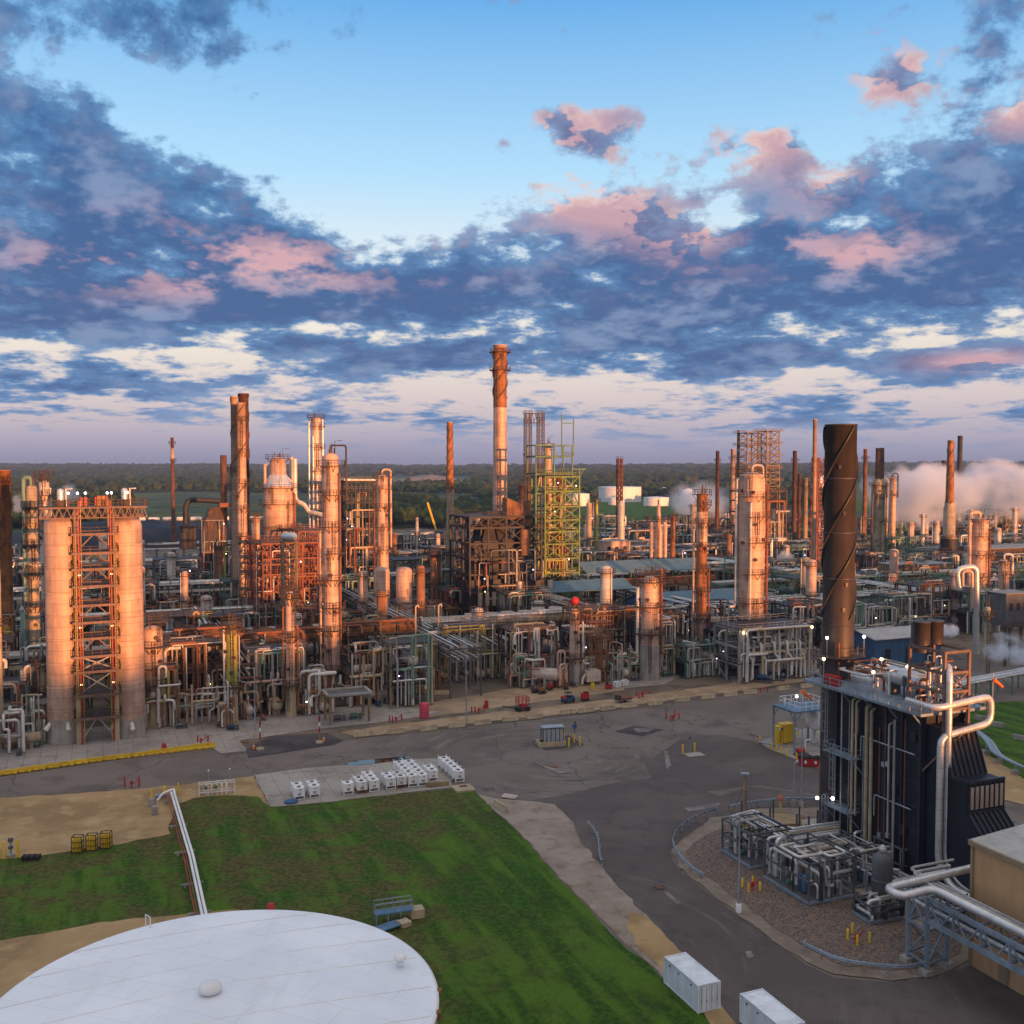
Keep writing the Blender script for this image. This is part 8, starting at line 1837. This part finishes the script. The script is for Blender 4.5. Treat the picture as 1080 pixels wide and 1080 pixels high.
# ---- far woods: rows of single crowns built as one mass
def woods():
    rg = np.random.default_rng(4); r = random.Random(9)
    ico = [(0,0,1)]+[(.894*math.cos(a),.894*math.sin(a),.447) for a in [i*2*math.pi/5 for i in range(5)]]+[(.894*math.cos(a),.894*math.sin(a),-.447) for a in [(i+.5)*2*math.pi/5 for i in range(5)]]
    fc = [(0,i+1,(i+1)%5+1) for i in range(5)]+[(i+1,i+6,(i+1)%5+1) for i in range(5)]+[((i+1)%5+1,i+6,(i+1)%5+6) for i in range(5)]
    V = {0:[],1:[],2:[]}; Fc = {0:[],1:[],2:[]}
    def wood(x, y):
        if y < 780: return False
        n = noise.noise(Vector((x*.0021, y*.0016, 2)))+.4*noise.noise(Vector((x*.008, y*.006, 5)))
        return n > -.18+(.34 if y < 1150 else 0)-(.25 if y > 2200 else 0)
    n = 0; tries = 0
    while n < 15000 and tries < 200000:
        tries += 1
        Y = 800*math.exp(r.random()*math.log(6500/800)); X = r.uniform(-.56,.56)*Y
        if not wood(X, Y): continue
        px, py = proj((X,Y,0))
        if 590 < px < 770 and Y < 1500 or 140 < px < 335 and 527 < py < 560 or 880 < px and py > 515 or 330 < px < 600 and 528 < py < 540 and noise.noise(Vector((X*.01,Y*.004,9))) > -.1 or (395 < px < 500 and 505 < py < 515): continue
        n += 1; far = min(3.0, max(1, Y/1600)); h = r.uniform(8,15)*(.9+.2*far); w = r.uniform(4.5,8.5)*far; k = r.choices((0,1,2),(5,4,1))[0]
        zb = 0.0
        if Y > 1500:
            kk = min(1, (math.hypot(X,Y)-1500)/3000) if math.hypot(X,Y) > 1500 else 0
            zb = kk*(16+26*noise.noise(Vector((X*.0004, Y*.0004, 3)))+9*noise.noise(Vector((X*.0015, Y*.0015, 8)))); k2 = max(0, min(1, (math.hypot(X,Y)-4600)/3000)); zb += k2*(26+24*noise.noise(Vector((X*.0003,5,3))))
        zb = max(0, zb); lumps = 5 if Y < 1300 else 3 if Y < 2400 else 2
        for l in range(lumps):
            ox, oy = r.uniform(-.55,.55)*w*(l > 0), r.uniform(-.55,.55)*w*(l > 0); s = w*(1 if l == 0 else r.uniform(.45,.75)); zc = zb+h*(.55 if l == 0 else r.uniform(.5,.85)); o = len(V[k])
            for vx, vy, vz in ico:
                q = s*(1+r.uniform(-.28,.28)); V[k].append((X+ox+vx*q, Y+oy+vy*q, zc+vz*h*.5*(1 if l == 0 else .6)*(1+r.uniform(-.2,.2))))
            Fc[k] += [tuple(i+o for i in f) for f in fc]
    for k, mt in ((0,'leaf_dark'),(1,'leaf_mid'),(2,'leaf_olive')):
        o = MB().add(V[k], Fc[k]).obj('distant_woods', mt); setting(o, 'stuff', ('dark green far woods','mid green far woods','olive tinged far woods')[k])
leafmat('leaf_mid', (.036,.066,.021), (.056,.074,.025)); leafmat('leaf_olive', (.040,.046,.018), (.058,.054,.022))
woods()
# fields between the woods, bare bank
for pts, mt in (([(150,548),(330,546),(330,541),(165,540)],'leaf_field'),([(160,536),(300,534),(300,529),(180,530)],'leaf_field'),([(600,560),(760,556),(760,530),(620,524)],'turf'),([(370,505),(470,504),(500,500),(380,498)],'sand'),([(900,540),(1100,540),(1100,520),(900,520)],'turf')):
    poly_sheet('field', PX(pts), .3 if mt != 'sand' else 1.2, mt)
def bank():
    A = Vector((xat(404, 2300), 2300, 0)); B = Vector((xat(492, 2300), 2300, 0)); vs = []; nx, ny = 50, 8
    for j in range(ny+1):
        for i in range(nx+1):
            p = A.lerp(B, i/nx); f = math.sin(math.pi*i/nx)**.6; vs.append((p.x, p.y+j*28, 2+f*(23*math.sin(math.pi*min(1, j/ny*1.0))**.7+5*noise.noise(Vector((p.x*.03, j*.8, 2))))))
    o = MB().add(vs, [(j*(nx+1)+i, j*(nx+1)+i+1, (j+1)*(nx+1)+i+1, (j+1)*(nx+1)+i) for j in range(ny) for i in range(nx)], True).obj('bare_hill', 'verge'); setting(o)
bank()
def town():
    r = random.Random(6); n = 0
    for i in range(26):
        x, y = r.uniform(52,105), r.uniform(492.6,495.2)
        g = G(x, y); t = thing('distant_house', 'tiny pale house in the far town among trees', 'house', (g.x,g.y,12), r.uniform(0,3), 'houses of the far town'); w = r.uniform(12,26)
        MB().box((0,0,6), (w,11,12)).obj('wall', 'white', t); MB().add([(-w/2,-6,12),(w/2,-6,12),(w/2,6,12),(-w/2,6,12),(-w/2,0,17),(w/2,0,17)], [(0,1,5,4),(2,3,4,5),(0,4,3),(1,2,5)]).obj('roof', r.choice(('rust_roof','grey_roof')), t)
    for x, y in ((85,483.5),(116,483.2),(196,483.8)):
        Y = 7000; g = Vector((xat(x, Y, 90), Y, 0)); t = thing('distant_tower_block', 'pale block standing on the far horizon', 'building', g, 0, 'blocks on the horizon'); MB().box((0,0,12), (40,30,50)).obj('wall', 'white', t); MB().box((0,0,40), (20,14,6)).obj('roof_plant', 'jacket', t)
town()
# ---- steam
def steam(px, pyb, boxpx, depth, dens, label, seed=0, scale=None, rise=0.0, thr=.42):
    g = G(px, pyb); Y = g.y; x0, y0, x1, y1 = boxpx; zt, zb = zat(y0, Y), max(.6, zat(y1, Y)); w = (x1-x0)*mpp(Y); xc = xat((x0+x1)/2, Y, zb); d = depth
    name = f'steam_vapour_{len(MATS)}'; m = bpy.data.materials.new(name); m.use_nodes = True; nt = m.node_tree; nt.nodes.clear(); MATS[name] = m
    out = nn(nt, 'ShaderNodeOutputMaterial'); pv = nn(nt, 'ShaderNodeVolumePrincipled'); nt.links.new(pv.outputs[0], out.inputs['Volume'])
    pv.inputs['Color'].default_value = (.86,.92,1,1); pv.inputs['Anisotropy'].default_value = 0.0
    tc = nn(nt, 'ShaderNodeTexCoord'); v = tc.outputs['Object']
    nv = nn(nt, 'ShaderNodeVectorMath', operation='DIVIDE'); nv.inputs[1].default_value = (w/2, d/2, (zt-zb)/2); nt.links.new(v, nv.inputs[0])
    l = nn(nt, 'ShaderNodeVectorMath', operation='LENGTH'); nt.links.new(nv.outputs[0], l.inputs[0])
    fall = smooth(nt, l.outputs['Value'], 1.0, .35)
    ad = nn(nt, 'ShaderNodeVectorMath', operation='ADD'); ad.inputs[1].default_value = (seed*31.7, 0, 0); nt.links.new(v, ad.inputs[0])
    nz = ntex(nt, ad.outputs[0], scale or 4.6/max(w, zt-zb), 7, .60)
    q = smooth(nt, mth(nt, 'ADD', nz, mth(nt, 'MULTIPLY', mth(nt, 'SUBTRACT', fall, 1.0), .46)), thr-.04, thr+.16)
    nt.links.new(mth(nt, 'MULTIPLY', q, dens*2.2), pv.inputs['Density'])
    b = MB().lathe([(max(.02, math.cos(a)), math.sin(a)) for a in [-math.pi/2+math.pi*i/10 for i in range(11)]], n=20)
    b.v = [(x*w/2, y*d/2, z*(zt-zb)/2) for x, y, z in b.v]; o = b.obj('steam', name); o.location = (xc, Y, (zt+zb)/2); setting(o, 'stuff', label); return o
def clouds_of_steam():
    SC.cycles.volume_bounces = 3
    steam(955, 585, (872,462,1060,606), 110, .05, 'large drifting steam bank right of the huge dark stack', 1)
    steam(1050, 580, (955,462,1170,606), 100, .05, 'large drifting steam bank at the right edge', 2)
    steam(740, 572, (672,488,800,562), 80, .035, 'steam drifting over the cooling tower', 3)
    steam(28, 600, (8,510,42,552), 26, .06, 'steam behind the left edge stack', 4); steam(75, 600, (56,502,92,540), 26, .05, 'steam above the silos', 5)
    steam(1000, 735, (978,652,1022,678), 7, .35, 'white steam puff from the boiler roof vent', 6, thr=.40); steam(1062, 728, (1015,655,1110,715), 14, .16, 'steam cloud right of the boiler', 7)
    steam(533, 690, (520,655,545,672), 6, .16, 'faint steam over the pale cooler bank', 8); steam(826, 620, (810,575,845,600), 18, .06, 'faint steam below the coke derricks', 9)
clouds_of_steam()
# ---- the air itself
def air():
    m = bpy.data.materials.new('evening_haze'); m.use_nodes = True; nt = m.node_tree; nt.nodes.clear(); MATS['evening_haze'] = m
    out = nn(nt, 'ShaderNodeOutputMaterial'); pv = nn(nt, 'ShaderNodeVolumePrincipled'); nt.links.new(pv.outputs[0], out.inputs['Volume'])
    pv.inputs['Color'].default_value = (.32,.48,.85,1); pv.inputs['Density'].default_value = HAZE
    b = MB().box((0,3500,60), (29500,25500,122.2)); o = b.obj('haze', 'evening_haze'); setting(o, 'stuff', 'thin blue evening haze over the far land')
HAZE = .00007
air()
# ------------------------------------------------------------------ labels: tie unnamed repeats to the landmark they stand by
def finish_labels():
    bpy.context.view_layer.update()
    items = {}
    for o, lab, _ in THINGS:
        items.setdefault(o['label'], []).append(o)
    for lab, obs in items.items():
        if len(obs) == 1 and lab not in ('knot of bent pipes and pumps',) and not lab.endswith('steel pipe structure') and not lab.endswith('horizontal drum') and obs[0].get('group') != 'small process columns': continue
        if lab.startswith(('tiny pale house','pale block')): continue
        near = {}
        for o in obs:
            p = o.matrix_world.translation; x, y = proj((p.x,p.y,p.z+4)); far = 'far ' if p.y > 330 else ''
            best = min(LAND, key=lambda l: math.hypot((l[1]-x)*1.0, (l[2]-y)*.6)); side = 'left of' if x < best[1]-14 else 'right of' if x > best[1]+14 else 'by'
            near.setdefault(f'{far}{lab} {side} {best[0]}', []).append((x, y, o))
        for k, l in near.items():
            l.sort(key=lambda q: q[0])
            for i, (x, y, o) in enumerate(l):
                o['label'] = k if len(l) == 1 else f'{k}, {ORD[i]} from left'
finish_labels()
